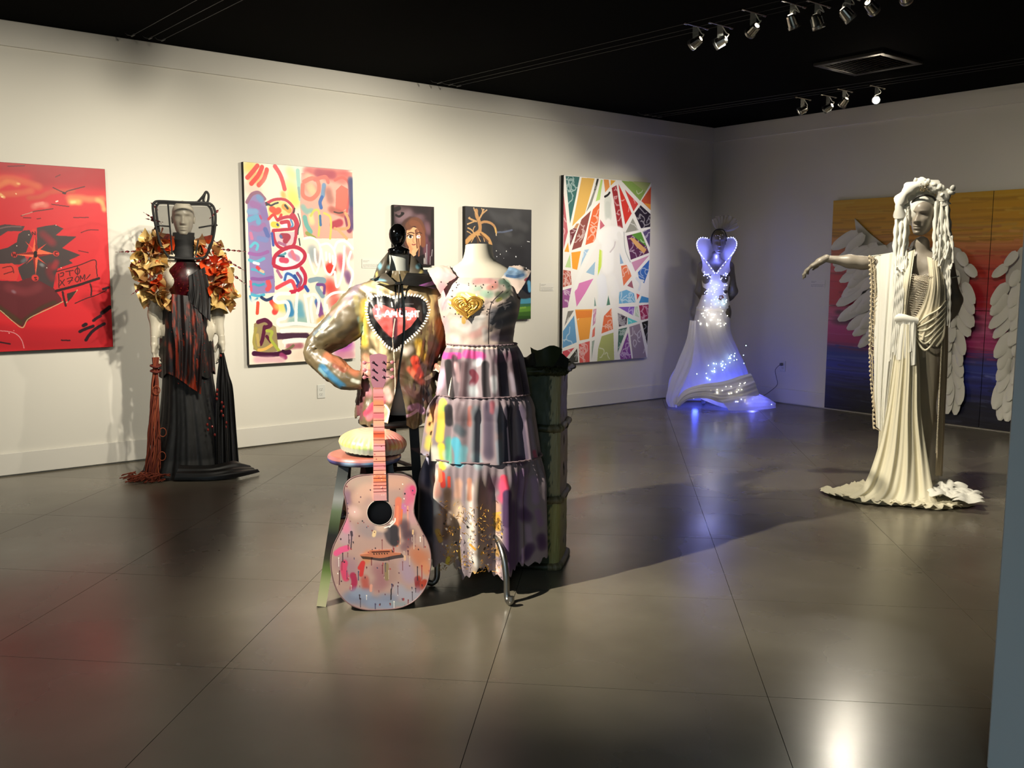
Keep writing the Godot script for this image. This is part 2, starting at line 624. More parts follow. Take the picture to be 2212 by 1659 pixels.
# ---------------------------------------------------------------- painting on computed textures
class Paint:
	var im: Image
	var w: int
	var h: int
	var kept := {}
	var rg := RandomNumberGenerator.new()

	func _init(ww: int, hh: int, bg: Color) -> void:
		w = ww
		h = hh
		im = Image.create(w, h, false, Image.FORMAT_RGBA8)
		im.fill(bg)
		rg.seed = 11

	func brush(r: int, col: Color, soft: float) -> Image:
		var key := "%d %s %.2f" % [r, col.to_html(), soft]
		if kept.has(key):
			return kept[key]
		var s := 2 * r + 1
		var b := Image.create(s, s, false, Image.FORMAT_RGBA8)
		var e := 0.12 + soft
		for y in s:
			for x in s:
				var d := sqrt(float((x - r) * (x - r) + (y - r) * (y - r))) / (r + 0.5)
				var a := clampf((1.0 - d) / e, 0.0, 1.0)
				if a > 0.0:
					b.set_pixel(x, y, Color(col.r, col.g, col.b, col.a * a * a * (3.0 - 2.0 * a)))
		kept[key] = b
		return b

	func dab(p: Vector2, r: float, col: Color, soft := 0.2) -> void:
		var ri := maxi(1, int(round(r * w)))
		var b := brush(ri, col, soft)
		im.blend_rect(b, Rect2i(0, 0, b.get_width(), b.get_height()), Vector2i(int(p.x * w) - ri, int(p.y * h) - ri))

	func stroke(pts: Array, r: float, col: Color, soft := 0.2) -> void:
		var m := pts.size()
		var step := maxf(r * w * 0.3, 0.8)
		for j in m - 1:
			var p0: Vector2 = pts[maxi(j - 1, 0)]
			var p1: Vector2 = pts[j]
			var p2: Vector2 = pts[j + 1]
			var p3: Vector2 = pts[mini(j + 2, m - 1)]
			var k := maxi(1, int(((p2 - p1) * Vector2(w, h)).length() / step))
			for s in k:
				dab(p1.cubic_interpolate(p2, p0, p3, float(s) / k), r, col, soft)
		dab(pts[m - 1], r, col, soft)

	func fill(pts: Array, col: Color) -> void:
		var y0 := h
		var y1 := 0
		for p: Vector2 in pts:
			y0 = mini(y0, int(p.y * h))
			y1 = maxi(y1, int(p.y * h) + 1)
		for y in range(maxi(y0, 0), mini(y1, h - 1) + 1):
			var xs := []
			var yc := (y + 0.5) / h
			for j in pts.size():
				var a: Vector2 = pts[j]
				var b: Vector2 = pts[(j + 1) % pts.size()]
				if (a.y > yc) != (b.y > yc):
					xs.append((a.x + (b.x - a.x) * (yc - a.y) / (b.y - a.y)) * w)
			xs.sort()
			for j in range(0, xs.size() - 1, 2):
				var x0 := int(round(xs[j]))
				im.fill_rect(Rect2i(x0, y, maxi(int(round(xs[j + 1])) - x0, 1), 1), col)

	func scribble(pts: Array, count: int, col: Color, r := 0.005) -> void:
		var poly := PackedVector2Array()
		var lo := Vector2(9, 9)
		var hi := Vector2(-9, -9)
		for p: Vector2 in pts:
			poly.append(p)
			lo = lo.min(p)
			hi = hi.max(p)
		for k in count * 3:
			var run := []
			var p := Vector2(rg.randf_range(lo.x, hi.x), rg.randf_range(lo.y, hi.y))
			var an := rg.randf() * TAU
			for s in 9:
				if not Geometry2D.is_point_in_polygon(p, poly):
					break
				run.append(p)
				an += rg.randf_range(-0.9, 0.9) + 0.35
				p += Vector2(cos(an), sin(an) * float(w) / h) * 0.018
			if run.size() > 2:
				stroke(run, r, Color(col.r, col.g, col.b, 0.55), 0.4)

	func art(text: String, scribbles := false) -> void:
		for line in text.split("\n", false):
			var k := line.split(" ", false)
			var pts := []
			for j in range(4, k.size()):
				var q := k[j].split(",")
				pts.append(Vector2(float(q[0]), float(q[1])) * 0.001)
			var col := Color("#" + k[1])
			if k[0] == "P":
				fill(pts, col)
				if scribbles and int(k[3]) > 0:
					scribble(pts, int(k[3]) * 2, col.lightened(0.55))
			else:
				var s := int(k[3])
				if s >= 7:
					col.a = 0.5
				stroke(pts, float(k[2]) * (0.001 if s < 5 else 0.00125 if s < 7 else 0.00165), col, s * 0.09)

	func drips(n: int, cols: Array, area: Rect2, r0: float, r1: float, long: float) -> void:
		for k in n:
			var p := area.position + Vector2(rg.randf(), rg.randf()) * area.size
			var col: Color = cols[rg.randi() % cols.size()]
			var r := rg.randf_range(r0, r1)
			dab(p, r, col, 0.25)
			if long > 0.0 and rg.randf() < 0.75:
				stroke([p, p + Vector2(0.002, rg.randf_range(0.2, 1.0) * long)], r * 0.35, col, 0.3)

	func clouds(n: int, cols: Array, area: Rect2, r0: float, r1: float, alpha := 0.25, stretch := Vector2(0, 0)) -> void:
		for k in n:
			var p := area.position + Vector2(rg.randf(), rg.randf()) * area.size
			var col: Color = cols[rg.randi() % cols.size()]
			col.a = alpha
			var r := snappedf(rg.randf_range(r0, r1), (r1 - r0) * 0.2 + 0.0001)
			if stretch == Vector2.ZERO:
				dab(p, r, col, 0.9)
			else:
				stroke([p - stretch, p, p + stretch], r, col, 0.9)


# ---------------------------------------------------------------- canvases on the left wall
func canvas(called: String, label: String, x0: float, x1: float, y0: float, y1: float, im: Image, edge: Material, deep := 0.04) -> void:
	var w := x1 - x0
	var h := y1 - y0
	var o := thing(called, label, "painting", Vector3((x0 + x1) * 0.5, (y0 + y1) * 0.5, 0.004))
	var mb := MB.new()
	mb.sheet(2, 2, func(u: float, v: float) -> Vector3: return Vector3((u - 0.5) * (w - 0.003), (v - 0.5) * (h - 0.003), deep),
		func(u: float, v: float, _p: Vector3) -> Vector2: return Vector2(u, 1.0 - v))
	var m := tex_mat(im, 0.42)
	m.metallic_specular = 0.4
	m.heightmap_enabled = true
	m.heightmap_texture = M.weave
	m.heightmap_scale = 0.05
	part("painted_front", mb.mesh(), m, o)
	part("canvas_edge", box_mesh(Vector3(0, 0, deep * 0.5 - 0.0005), Vector3(w, h, deep - 0.001), 0.0015), edge, o)


func paintings() -> void:
	M.weave = noise_tex(21, 0.05, Color(0.3, 0.3, 0.3), Color(0.7, 0.7, 0.7), 256, 3)
	var p := Paint.new(420, 574, Color("#c8262c"))
	p.art(ART_RED)
	canvas("red_painting", "red painting of a compass rose and a billboard, at the left edge", -7.5, -6.59, 0.851, 2.097, p.im, mat(Color(0.25, 0.05, 0.05), 0.7))
	p = Paint.new(560, 928, Color("#f8ead6"))
	p.art(ART_GRAF)
	canvas("graffiti_painting", "tall canvas of bright spray-painted graffiti with white looping outlines and stacked red eyes", -5.58, -4.637, 0.662, 2.223, p.im, M.edge_black)
	p = Paint.new(230, 285, Color("#2e2024"))
	p.art(ART_PORT)
	canvas("portrait_painting", "small dark portrait of a brown-haired face with one big eye, above the jacket", -4.245, -3.83, 1.447, 1.962, p.im, M.edge_black)
	p = Paint.new(360, 480, Color("#303034"))
	p.art(ART_TREE)
	canvas("tree_painting", "dark grey canvas of a bare tan tree, behind the cream dress form", -3.494, -2.71, 0.941, 1.985, p.im, M.edge_black)
	p = Paint.new(560, 838, Color("#f2f0ea"))
	p.art(ART_STAIN, true)
	canvas("mosaic_painting", "tall white canvas of coloured shards around a pale robed figure, by the corner", -2.303, -1.058, 0.475, 2.34, p.im, M.edge_black)
	p = Paint.new(200, 160, Color("#1c2028"))
	p.clouds(40, [Color("#2a3038"), Color("#15181e"), Color("#343a44")], Rect2(0, 0, 1, 1), 0.06, 0.14)
	p.drips(26, [Color("#ffffff"), Color("#c8d0e0")], Rect2(0, 0, 1, 1), 0.004, 0.008, 0.0)
	canvas("night_painting", "black starry canvas whose top edge peeks out between the jacket and the dress", -4.15, -3.62, 0.98, 1.412, p.im, M.edge_black)


# ---------------------------------------------------------------- sunset panels and the two wings on the right wall
func feather(len_: float, wid: float, curl: float) -> ArrayMesh:
	var mb := MB.new()
	mb.sheet(4, 6, func(u: float, v: float) -> Vector3:
		var s := (u - 0.5) * 2.0
		var prof := sqrt(maxf(0.0, 1.0 - pow(absf(v * 1.9 - 0.95), 2.6))) * (1.0 - 0.25 * v)
		return Vector3(s * wid * 0.5 * prof, v * len_, 0.012 * (1.0 - s * s) + curl * v * v + 0.004))
	return mb.mesh()


func wing(label: String, flip: float, zc: float, feathers: Array) -> void:
	var o := thing("angel_wing", label, "wing", Vector3(-0.046, 0, zc), 0.0, "white feather wings on the sunset panels")
	# outline as (outwards from the gap between the wings, height)
	var outl := [Vector2(1.32, 1.93), Vector2(1.15, 1.78), Vector2(0.9, 1.6), Vector2(0.66, 1.55), Vector2(0.45, 1.68), Vector2(0.26, 1.62), Vector2(0.15, 1.45), Vector2(0.17, 1.2), Vector2(0.2, 1.02), Vector2(0.22, 0.65),
		Vector2(0.16, 0.42), Vector2(0.2, 0.3), Vector2(0.4, 0.32), Vector2(0.62, 0.55), Vector2(0.9, 0.8), Vector2(1.12, 0.95), Vector2(1.22, 1.14), Vector2(1.24, 1.3), Vector2(1.23, 1.42), Vector2(1.27, 1.64)]
	var poly := PackedVector2Array()
	for q: Vector2 in outl:
		poly.append(q)
	var base := MB.new()
	var turned := Basis(Vector3(0, 0, -flip), Vector3(0, 1, 0), Vector3(-1, 0, 0))
	base.xf = Transform3D(turned, Vector3.ZERO)
	base.prism(poly.duplicate(), 0.002, 0.014)
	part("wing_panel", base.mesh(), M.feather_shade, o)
	var rg := RandomNumberGenerator.new()
	rg.seed = 40
	var spots := []
	# overlapping rows; the big flight feathers lie on the far side, small ones near the arch
	for row in 14:
		var y := 0.33 + row * 0.112
		var lo := 9.0
		var hi := -9.0
		for j in poly.size():
			var a := poly[j]
			var b := poly[(j + 1) % poly.size()]
			if (a.y > y) != (b.y > y):
				var x := a.x + (b.x - a.x) * (y - a.y) / (b.y - a.y)
				lo = minf(lo, x)
				hi = maxf(hi, x)
		var n := maxi(1, int((hi - lo) / 0.10))
		for k in n + 1:
			spots.append(Vector3(lerpf(lo + 0.03, hi - 0.05, float(k) / n), y + rg.randf_range(-0.03, 0.03), row))
	for s: Vector3 in spots:
		var out := clampf((s.x - 0.35) / 0.7, -0.45, 1.0)
		var ang := -PI * 0.5 + 0.25 - out * 1.15 if s.x > 0.35 else -PI * 0.5 + 0.9 * (0.4 - s.x) / 0.3
		if s.y < 0.6:
			ang = -PI * 0.5 + (0.4 - s.x) * 1.4
		if s.y > 1.5 and s.x > 0.8:
			ang = -PI * 0.5 - 0.9
		ang += rg.randf_range(-0.16, 0.16)
		# ang is measured in the outline's plane, with outward = -x drawn to the left
		var dir := Vector2(-cos(ang), sin(ang))
		var k := 0 if s.y > 1.35 and s.x < 0.8 else 2 if s.x > 0.8 and s.y > 0.9 else 1
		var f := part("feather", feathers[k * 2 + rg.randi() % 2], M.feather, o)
		var up := Vector3(dir.x, dir.y, 0)
		var zz := Vector3(0, 0, 1)
		var loc := Basis(up.cross(zz), up, zz).rotated(up, rg.randf_range(-0.25, 0.25))
		f.transform = Transform3D(turned * loc, turned * Vector3(s.x, s.y, 0.012 + 0.003 * s.z + rg.randf() * 0.006))


func mural_and_wings() -> void:
	var p := Paint.new(1024, 700, Color("#c89018"))
	var bands := [[0.0, "#c99a1a"], [0.09, "#cc9418"], [0.17, "#d0982c"], [0.22, "#d08a4a"], [0.27, "#d0603c"], [0.34, "#cc4034"], [0.42, "#c02c34"], [0.49, "#b82234"], [0.505, "#c04468"], [0.56, "#c45884"], [0.62, "#b83478"], [0.67, "#a83068"], [0.70, "#48347c"], [0.74, "#26388e"], [0.80, "#27309a"], [0.85, "#1a2060"], [0.90, "#101430"], [1.0, "#0e0f1e"]]
	for y in 700:
		var q := y / 699.0
		var j := 0
		while j < bands.size() - 2 and bands[j + 1][0] < q:
			j += 1
		var a := Color(bands[j][1])
		var b := Color(bands[j + 1][1])
		p.im.fill_rect(Rect2i(0, y, 1024, 1), a.lerp(b, clampf((q - bands[j][0]) / (bands[j + 1][0] - bands[j][0]), 0, 1)))
	p.rg.seed = 9
	for k in 900:
		var q := Vector2(p.rg.randf(), p.rg.randf())
		var from := clampi(int((q.y + p.rg.randf_range(-0.035, 0.035)) * 699), 0, 699)
		var col: Color = p.im.get_pixel(5, from)
		col = col.lightened(p.rg.randf_range(0, 0.16)) if p.rg.randf() < 0.5 else col.darkened(p.rg.randf_range(0, 0.2))
		col.a = 0.35
		var l := p.rg.randf_range(0.03, 0.11)
		p.stroke([q - Vector2(l, 0.006), q, q + Vector2(l, -0.004)], p.rg.randi_range(3, 7) * 0.0008, col, 0.7)
	# shade put into the colour: the lower left panel darkened towards plum
	p.stroke([Vector2(0.02, 0.53), Vector2(0.32, 0.53)], 0.012, Color(0.30, 0.12, 0.22, 0.3), 0.9)
	p.stroke([Vector2(0.02, 0.57), Vector2(0.32, 0.575)], 0.02, Color(0.33, 0.14, 0.27, 0.3), 0.9)
	var m := tex_mat(p.im, 0.38)
	m.heightmap_enabled = true
	m.heightmap_texture = M.weave
	m.heightmap_scale = 0.04
	var o := thing("sunset_mural", "wall-high sunset mural of panels fading from yellow to dark blue", "mural", Vector3(0, 0, 0))
	for a in 3:
		for b in 2:
			var z0 := 1.58 + a * 1.578
			var y0 := 0.018 + b * 1.053
			var pan := MB.new()
			pan.sheet(1, 1, func(u: float, v: float) -> Vector3: return Vector3(-0.04, y0 + 1.048 * v, z0 + 1.573 * u),
				func(u: float, v: float, _q: Vector3) -> Vector2: return Vector2((a + u) / 3.0, 1.0 - (b + v) * 0.5))
			var piece := part("panel", pan.mesh(), m, o)
			part("panel_edge", box_mesh(Vector3(-0.0205, y0 + 0.524, z0 + 0.7865), Vector3(0.037, 1.0475, 1.5725), 0.002), M.edge_black, piece)
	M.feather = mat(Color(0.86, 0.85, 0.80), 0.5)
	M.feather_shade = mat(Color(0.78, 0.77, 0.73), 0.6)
	var fs := [feather(0.15, 0.10, 0.02), feather(0.17, 0.11, 0.03), feather(0.22, 0.115, 0.02), feather(0.24, 0.125, 0.035), feather(0.27, 0.13, 0.015), feather(0.31, 0.14, 0.025)]
	wing("left one of two white feather wings, half hidden behind the white gown", 1.0, 3.155, fs)
	wing("right one of two white feather wings, cut off by the grey wall end", -1.0, 3.155, fs)


# ---------------------------------------------------------------- small things on the walls
func wall_label(at: Vector3, turn: float, label: String) -> void:
	var o := thing("wall_label", label, "label", at, turn, "printed labels beside the art")
	var p := Paint.new(170, 76, Color("#dcd9cf"))
	for k in 5:
		var y: float = [12, 22, 44, 54, 64][k]
		var x := 8.0
		p.rg.seed = k * 7 + 3
		while x < [60, 52, 160, 160, 150][k]:
			var l := p.rg.randf_range(5, 15)
			p.im.fill_rect(Rect2i(int(x), int(y), int(l), 4), Color("#96938c"))
			x += l + 3
	var mb := MB.new()
	mb.sheet(1, 1, func(u: float, v: float) -> Vector3: return Vector3((u - 0.5) * 0.168, (v - 0.5) * 0.074, 0.0035), func(u: float, v: float, _q: Vector3) -> Vector2: return Vector2(u, 1.0 - v))
	part("print", mb.mesh(), tex_mat(p.im, 0.5), o)
	part("card", box_mesh(Vector3(0, 0, 0.0017), Vector3(0.17, 0.076, 0.0033)), M.plastic, o)


func outlet(at: Vector3, turn: float, label: String) -> Node3D:
	var o := thing("wall_outlet", label, "outlet", at, turn)
	part("cover_plate", box_mesh(Vector3(0, 0, 0.003), Vector3(0.072, 0.115, 0.006), 0.002), M.plastic, o)
	for s: float in [-1.0, 1.0]:
		var r := MB.new()
		var pl := PackedVector2Array()
		for k in 20:
			var an := TAU * k / 20
			pl.append(Vector2(clampf(cos(an) * 0.0175, -0.017, 0.017), clampf(sin(an) * 0.0175, -0.0135, 0.0135) + s * 0.0195))
		r.prism(pl, 0.006, 0.0085)
		var rec := part("receptacle", r.mesh(), M.plastic, o)
		var sl := MB.new()
		for e: float in [-1.0, 1.0]:
			sl.box(Vector3(e * 0.0062, s * 0.0195 + 0.003, 0.0087), Vector3(0.002, 0.008, 0.0008))
		sl.ball(Vector3(0, s * 0.0195 - 0.007, 0.0085), Vector3(0.0024, 0.0024, 0.0008), 10, 6)
		part("slots", sl.mesh(), M.black, rec)
	return o


func wall_bits() -> void:
	wall_label(Vector3(-4.455, 1.46, 0.001), 0.0, "small printed label on the white wall between the graffiti canvas and the portrait")
	wall_label(Vector3(-2.475, 1.248, 0.001), 0.0, "small printed label between the tree painting and the canvas of coloured shards")
	wall_label(Vector3(-0.001, 1.285, 1.415), -PI / 2, "small printed label on the right wall beside the sunset panels")
	outlet(Vector3(-4.943, 0.40, 0.001), 0.0, "white double wall outlet under the graffiti canvas")
	outlet(Vector3(-0.001, 0.40, 1.03), -PI / 2, "wall outlet near the corner with a power plug in it")
	var c := thing("power_cord", "grey power cord running from a plug down to the glowing gown", "cord", Vector3(-0.03, 0.0, 1.0))
	var mb := MB.new()
	mb.box(Vector3(0.0, 0.42, 0.03), Vector3(0.034, 0.03, 0.026), Basis(), 0.005)
	part("plug", mb.mesh(), M.steel_paint, c)
	var wr := MB.new()
	wr.tube(spline([Vector3(-0.02, 0.42, 0.03), Vector3(-0.03, 0.36, -0.02), Vector3(-0.01, 0.28, -0.02), Vector3(-0.015, 0.2, 0.0), Vector3(-0.06, 0.12, -0.06), Vector3(-0.12, 0.06, -0.12)], 6), 0.0032, 6)
	part("wire", wr.mesh(), M.steel_paint, c)


# ---------------------------------------------------------------- the group in the middle of the floor
func centre_group() -> void:
	guitar()
	painted_stool()
	painted_cushion()
	black_stool()
	jacket_form()
	jacket()
	dress_form()
	dress()
	drum()


func guitar() -> void:
	var o := thing("acoustic_guitar", "acoustic guitar painted in pink and purple drips, leaning on the painted stool", "guitar", Vector3(-6.598, 0.004, 3.775), deg_to_rad(-30.6))
	o.rotation.x = deg_to_rad(-8.5)
	var p := Paint.new(560, 750, Color("#b4948a"))
	p.art(ART_GUIT)
	# outline of the dreadnought body, bottom centre to top centre on the right side
	var half := spline([Vector2(0, 0), Vector2(0.075, 0.005), Vector2(0.14, 0.035), Vector2(0.186, 0.095), Vector2(0.206, 0.185), Vector2(0.198, 0.26), Vector2(0.165, 0.33), Vector2(0.138, 0.395), Vector2(0.143, 0.455), Vector2(0.15, 0.495), Vector2(0.138, 0.53), Vector2(0.105, 0.552), Vector2(0.05, 0.56), Vector2(0, 0.561)], 5)
	var outl := []
	for q: Vector2 in half:
		outl.append(q + Vector2(-0.009, 0))
	for j in range(half.size() - 2, 0, -1):
		outl.append(Vector2(-half[j].x - 0.009, half[j].y))
	var hole := Vector2(-0.012, 0.402)
	var n := outl.size()
	var top := MB.new()
	top.sheet(n, 6, func(u: float, v: float) -> Vector3:
		var q: Vector2 = outl[int(round(u * n)) % n]
		var r: Vector2 = hole + (q - hole).normalized() * 0.0515
		var s := r.lerp(q, v)
		return Vector3(s.x, s.y, 0.0015 * (1.0 - v)), func(_u: float, _v: float, s: Vector3) -> Vector2: return Vector2((s.x + 0.22) / 0.44, 1.0 - (s.y + 0.01) / 0.59))
	var tm := tex_mat(p.im, 0.3)
	tm.clearcoat_enabled = true
	tm.clearcoat = 0.4
	tm.clearcoat_roughness = 0.15
	part("soundboard", top.mesh(), tm, o)
	var side := MB.new()
	side.sheet(n, 4, func(u: float, v: float) -> Vector3:
		var q: Vector2 = outl[int(round(u * n)) % n]
		return Vector3(q.x, q.y, -0.1 * v))
	var poly := PackedVector2Array()
	for q: Vector2 in outl:
		poly.append(q)
	side.prism(poly, -0.104, -0.1)
	part("body", side.mesh(), mat(Color(0.20, 0.11, 0.10), 0.3), o)
	var bind := MB.new()
	var ring := []
	for q: Vector2 in outl:
		ring.append(Vector3(q.x, q.y, -0.001))
	ring.append(ring[0])
	bind.tube(ring, 0.0028, 6, false)
	part("binding", bind.mesh(), mat(Color(0.52, 0.40, 0.40), 0.4), o)
	var ros := MB.new()
	ring = []
	for k in 41:
		ring.append(Vector3(hole.x + 0.0525 * cos(TAU * k / 40), hole.y + 0.0525 * sin(TAU * k / 40), 0.0018))
	ros.tube(ring, 0.0016, 6, false)
	part("rosette", ros.mesh(), mat(Color(0.75, 0.70, 0.66), 0.5), o)
	# neck, fretboard, frets
	var nk := MB.new()
	nk.tube([Vector3(-0.012, 0.5, -0.03), Vector3(-0.013, 0.56, -0.028), Vector3(-0.013, 0.91, -0.022), Vector3(-0.013, 0.94, -0.02)], [0.025, 0.022, 0.018, 0.015], 14)
	part("neck", nk.mesh(), mat(Color(0.36, 0.17, 0.17), 0.35), o)
	var fp := Paint.new(64, 512, Color("#e89080"))
	for k in 18:
		var cols := ["#f08a90", "#e87a7c", "#ee8458", "#f0a088", "#e86a78", "#f0a484", "#ee9a94", "#e8542c", "#f09a80", "#ee9aa8", "#f0a898", "#eea080", "#eb8a94", "#f0a088", "#ee8050", "#ec9080", "#e0a09a", "#c8989a"]
		var col := Color(cols[k])
		p.rg.seed = k
		fp.stroke([Vector2(0.1, (k + 0.5) / 18.0), Vector2(0.9, (k + 0.6) / 18.0)], 0.42, Color(col.r, col.g, col.b, 0.5), 0.7)
	fp.drips(20, [Color("#b04a58"), Color("#f8d8d0"), Color("#a04850")], Rect2(0, 0.5, 1, 0.5), 0.02, 0.05, 0.0)
	var fb := MB.new()
	var quad := PackedVector2Array([Vector2(-0.038, 0.452), Vector2(0.017, 0.452), Vector2(0.008, 0.919), Vector2(-0.033, 0.919)])
	fb.prism(quad, -0.004, 0.007, func(q: Vector2) -> Vector2: return Vector2((q.x + 0.04) / 0.06, 1.0 - (q.y - 0.45) / 0.47))
	part("fretboard", fb.mesh(), tex_mat(fp.im, 0.4), o)
	var scale_ := 0.645
	for k in range(0, 20):
		var y := 0.919 - (scale_ - scale_ / pow(2.0, k / 12.0)) * 1.0
		var w := lerpf(0.0205, 0.0275, (0.919 - y) / 0.467)
		if y < 0.455:
			continue
		var fm := MB.new()
		fm.box(Vector3(-0.0115, y, 0.0075), Vector3(w * 2.0, 0.0016 if k else 0.004, 0.002), Basis(), 0.0005)
		part("nut" if k == 0 else "fret", fm.mesh(), mat(Color(0.78, 0.5, 0.45), 0.5) if k == 0 else M.fret, o)
	# headstock and tuners
	var hp := PackedVector2Array([Vector2(-0.033, 0.921), Vector2(0.009, 0.921), Vector2(0.018, 0.945), Vector2(0.026, 1.055), Vector2(0.022, 1.06), Vector2(-0.006, 1.068), Vector2(-0.042, 1.062), Vector2(-0.047, 1.057), Vector2(-0.041, 0.945)])
	var head := MB.new()
	head.xf = Transform3D(Basis(Vector3.RIGHT, -0.2), Vector3(0, 0.921 - 0.921 * cos(0.2), 0.921 * sin(0.2) - 0.004))
	head.prism(hp, -0.008, 0.007)
	part("headstock", head.mesh(), mat(Color(0.55, 0.36, 0.42), 0.45), o)
	for s: float in [-1.0, 1.0]:
		for k in 3:
			var at := head.xf * Vector3(-0.011 + s * 0.0215, 0.965 + k * 0.032, 0.007)
			var tn := MB.new()
			tn.tube([at, at + Vector3(0, 0, 0.016)], 0.0032, 8)
			tn.ball(at + Vector3(0, 0, 0.001), Vector3(0.0062, 0.0062, 0.002), 12, 6)
			var pg := part("tuner_post", tn.mesh(), mat(Color(0.30, 0.18, 0.22), 0.35), o)
			var kn := MB.new()
			kn.tube([at + Vector3(s * 0.008, 0, -0.014), at + Vector3(s * 0.032, 0, -0.014)], 0.002, 6)
			kn.ball(at + Vector3(s * 0.036, 0, -0.014), Vector3(0.009, 0.008, 0.0035), 12, 8)
			part("tuner_knob", kn.mesh(), mat(Color(0.72, 0.45, 0.48), 0.4), pg)
	# bridge with its saddle and six pins
	var br := MB.new()
	br.prism(PackedVector2Array([Vector2(-0.095, 0.226), Vector2(-0.06, 0.222), Vector2(-0.03, 0.216), Vector2(-0.012, 0.2145), Vector2(0.006, 0.216), Vector2(0.036, 0.222), Vector2(0.072, 0.226), Vector2(0.072, 0.232), Vector2(0.036, 0.236), Vector2(0.034, 0.248), Vector2(-0.056, 0.248), Vector2(-0.06, 0.236), Vector2(-0.095, 0.232)]), 0.0, 0.009)
	var bp := part("bridge", br.mesh(), mat(Color(0.72, 0.44, 0.32), 0.45), o)
	part("saddle", box_mesh(Vector3(-0.012, 0.2425, 0.0095), Vector3(0.074, 0.003, 0.004), 0.0008), mat(Color(0.45, 0.2, 0.15), 0.5), bp)
	for k in 6:
		var pn := MB.new()
		pn.ball(Vector3(-0.012 + (k - 2.5) * 0.0108, 0.2335, 0.009), Vector3(0.0026, 0.0026, 0.0022), 10, 6)
		part("bridge_pin", pn.mesh(), M.black, bp)


func square_leg(top: Vector3, foot: Vector3, w: float, cols: Array) -> ArrayMesh:
	var mb := MB.new()
	var d := (foot - top).normalized()
	var side := d.cross(Vector3(0, 0, 1)).normalized()
	side = (side + d.cross(side)).normalized()
	var other := d.cross(side)
	for k in 4:
		var a := side.rotated(d, k * PI * 0.5) * w * 0.707
		var b := side.rotated(d, (k + 1) * PI * 0.5) * w * 0.707
		mb.sheet(1, 12, func(u: float, v: float) -> Vector3: return foot.lerp(top, v) + a.lerp(b, u) * (0.85 + 0.15 * v),
			null, func(_u: float, v: float, _p: Vector3) -> Color:
				var q := v * (cols.size() - 1)
				var j := mini(int(q), cols.size() - 2)
				return cols[j].lerp(cols[j + 1], smoothstep(0.0, 1.0, q - j)).srgb_to_linear())
	return mb.mesh()


func painted_stool() -> void:
	var o := thing("painted_stool", "round wooden stool sprayed blue, green and black, holding the tie-dyed cushion", "stool", Vector3(-6.524, 0, 3.50), deg_to_rad(-30.5))
	var seat := MB.new()
	var prof := [Vector2(0.0, 0.578), Vector2(0.14, 0.578), Vector2(0.153, 0.582), Vector2(0.159, 0.592), Vector2(0.159, 0.602), Vector2(0.154, 0.611), Vector2(0.142, 0.615), Vector2(0.0, 0.613)]
	seat.sheet(64, 21, func(u: float, v: float) -> Vector3:
		var q := v * 7.0
		var j := mini(int(q), 6)
		var p: Vector2 = prof[j].lerp(prof[j + 1], q - j)
		return Vector3(p.x * cos(-u * TAU), p.y, p.x * sin(-u * TAU)), null,
		func(u: float, v: float, p: Vector3) -> Color:
			var c := Color(0.62, 0.34, 0.28).lerp(Color(0.72, 0.45, 0.38), hsh(floor(u * 9.0)))
			if v < 0.78:
				c = Color(0.35, 0.55, 0.72)
				c = c.lerp(Color(0.30, 0.25, 0.45), bump(p.x, -0.13, 0.05) * 0.9)
				c = c.lerp(Color(0.14, 0.10, 0.16), bump(p.x, -0.105, 0.016) * 0.9)
				c = c.lerp(Color(0.80, 0.84, 0.86), bump(p.x, -0.06, 0.03) * 0.5 + bump(p.x, 0.0, 0.02) * 0.4)
				c = c.lerp(Color(0.42, 0.30, 0.42), bump(p.x, -0.02, 0.02) * 0.8)
				c = c.lerp(Color(0.20, 0.22, 0.45), clampf((p.x - 0.05) * 9.0, 0, 1))
				if p.y > 0.600:
					c = c.lerp(Color(0.75, 0.45, 0.38), 0.7)
			return c.srgb_to_linear())
	part("seat", seat.mesh(), vc_mat(0.3), o)
	var sets := [[Color(0.74, 0.72, 0.58), Color(0.66, 0.68, 0.50), Color(0.38, 0.46, 0.24), Color(0.16, 0.13, 0.11), Color(0.13, 0.12, 0.11), Color(0.30, 0.36, 0.22), Color(0.55, 0.56, 0.55), Color(0.30, 0.31, 0.30), Color(0.2, 0.2, 0.2)],
		[Color(0.12, 0.10, 0.10), Color(0.15, 0.12, 0.12), Color(0.3, 0.2, 0.15), Color(0.16, 0.14, 0.14), Color(0.2, 0.2, 0.2)]]
	var tops := [Vector3(-0.085, 0.58, 0.075), Vector3(0.1, 0.58, 0.06), Vector3(0.015, 0.58, -0.09), Vector3(-0.10, 0.58, -0.07)]
	var feet := [Vector3(-0.185, 0.0, 0.185), Vector3(0.19, 0.0, 0.17), Vector3(0.10, 0.0, -0.2), Vector3(-0.19, 0.0, -0.17)]
	tops[3] = Vector3(-0.075, 0.58, -0.085)
	feet[3] = Vector3(-0.13, 0.0, -0.21)
	for k in 4:
		part("leg", square_leg(tops[k], feet[k], 0.046 if k == 0 else 0.04, sets[0 if k == 0 else 1]), vc_mat(0.4), o)
	for k in 4:
		for h: float in [0.30, 0.62]:
			var rg := MB.new()
			var a: Vector3 = feet[k].lerp(tops[k], h - 0.06 * (k % 2))
			var b: Vector3 = feet[(k + 1) % 4].lerp(tops[(k + 1) % 4], h - 0.06 * (k % 2))
			rg.tube([a, b], 0.009, 10)
			part("rung", rg.mesh(), mat(Color(0.10, 0.09, 0.09), 0.4), o)


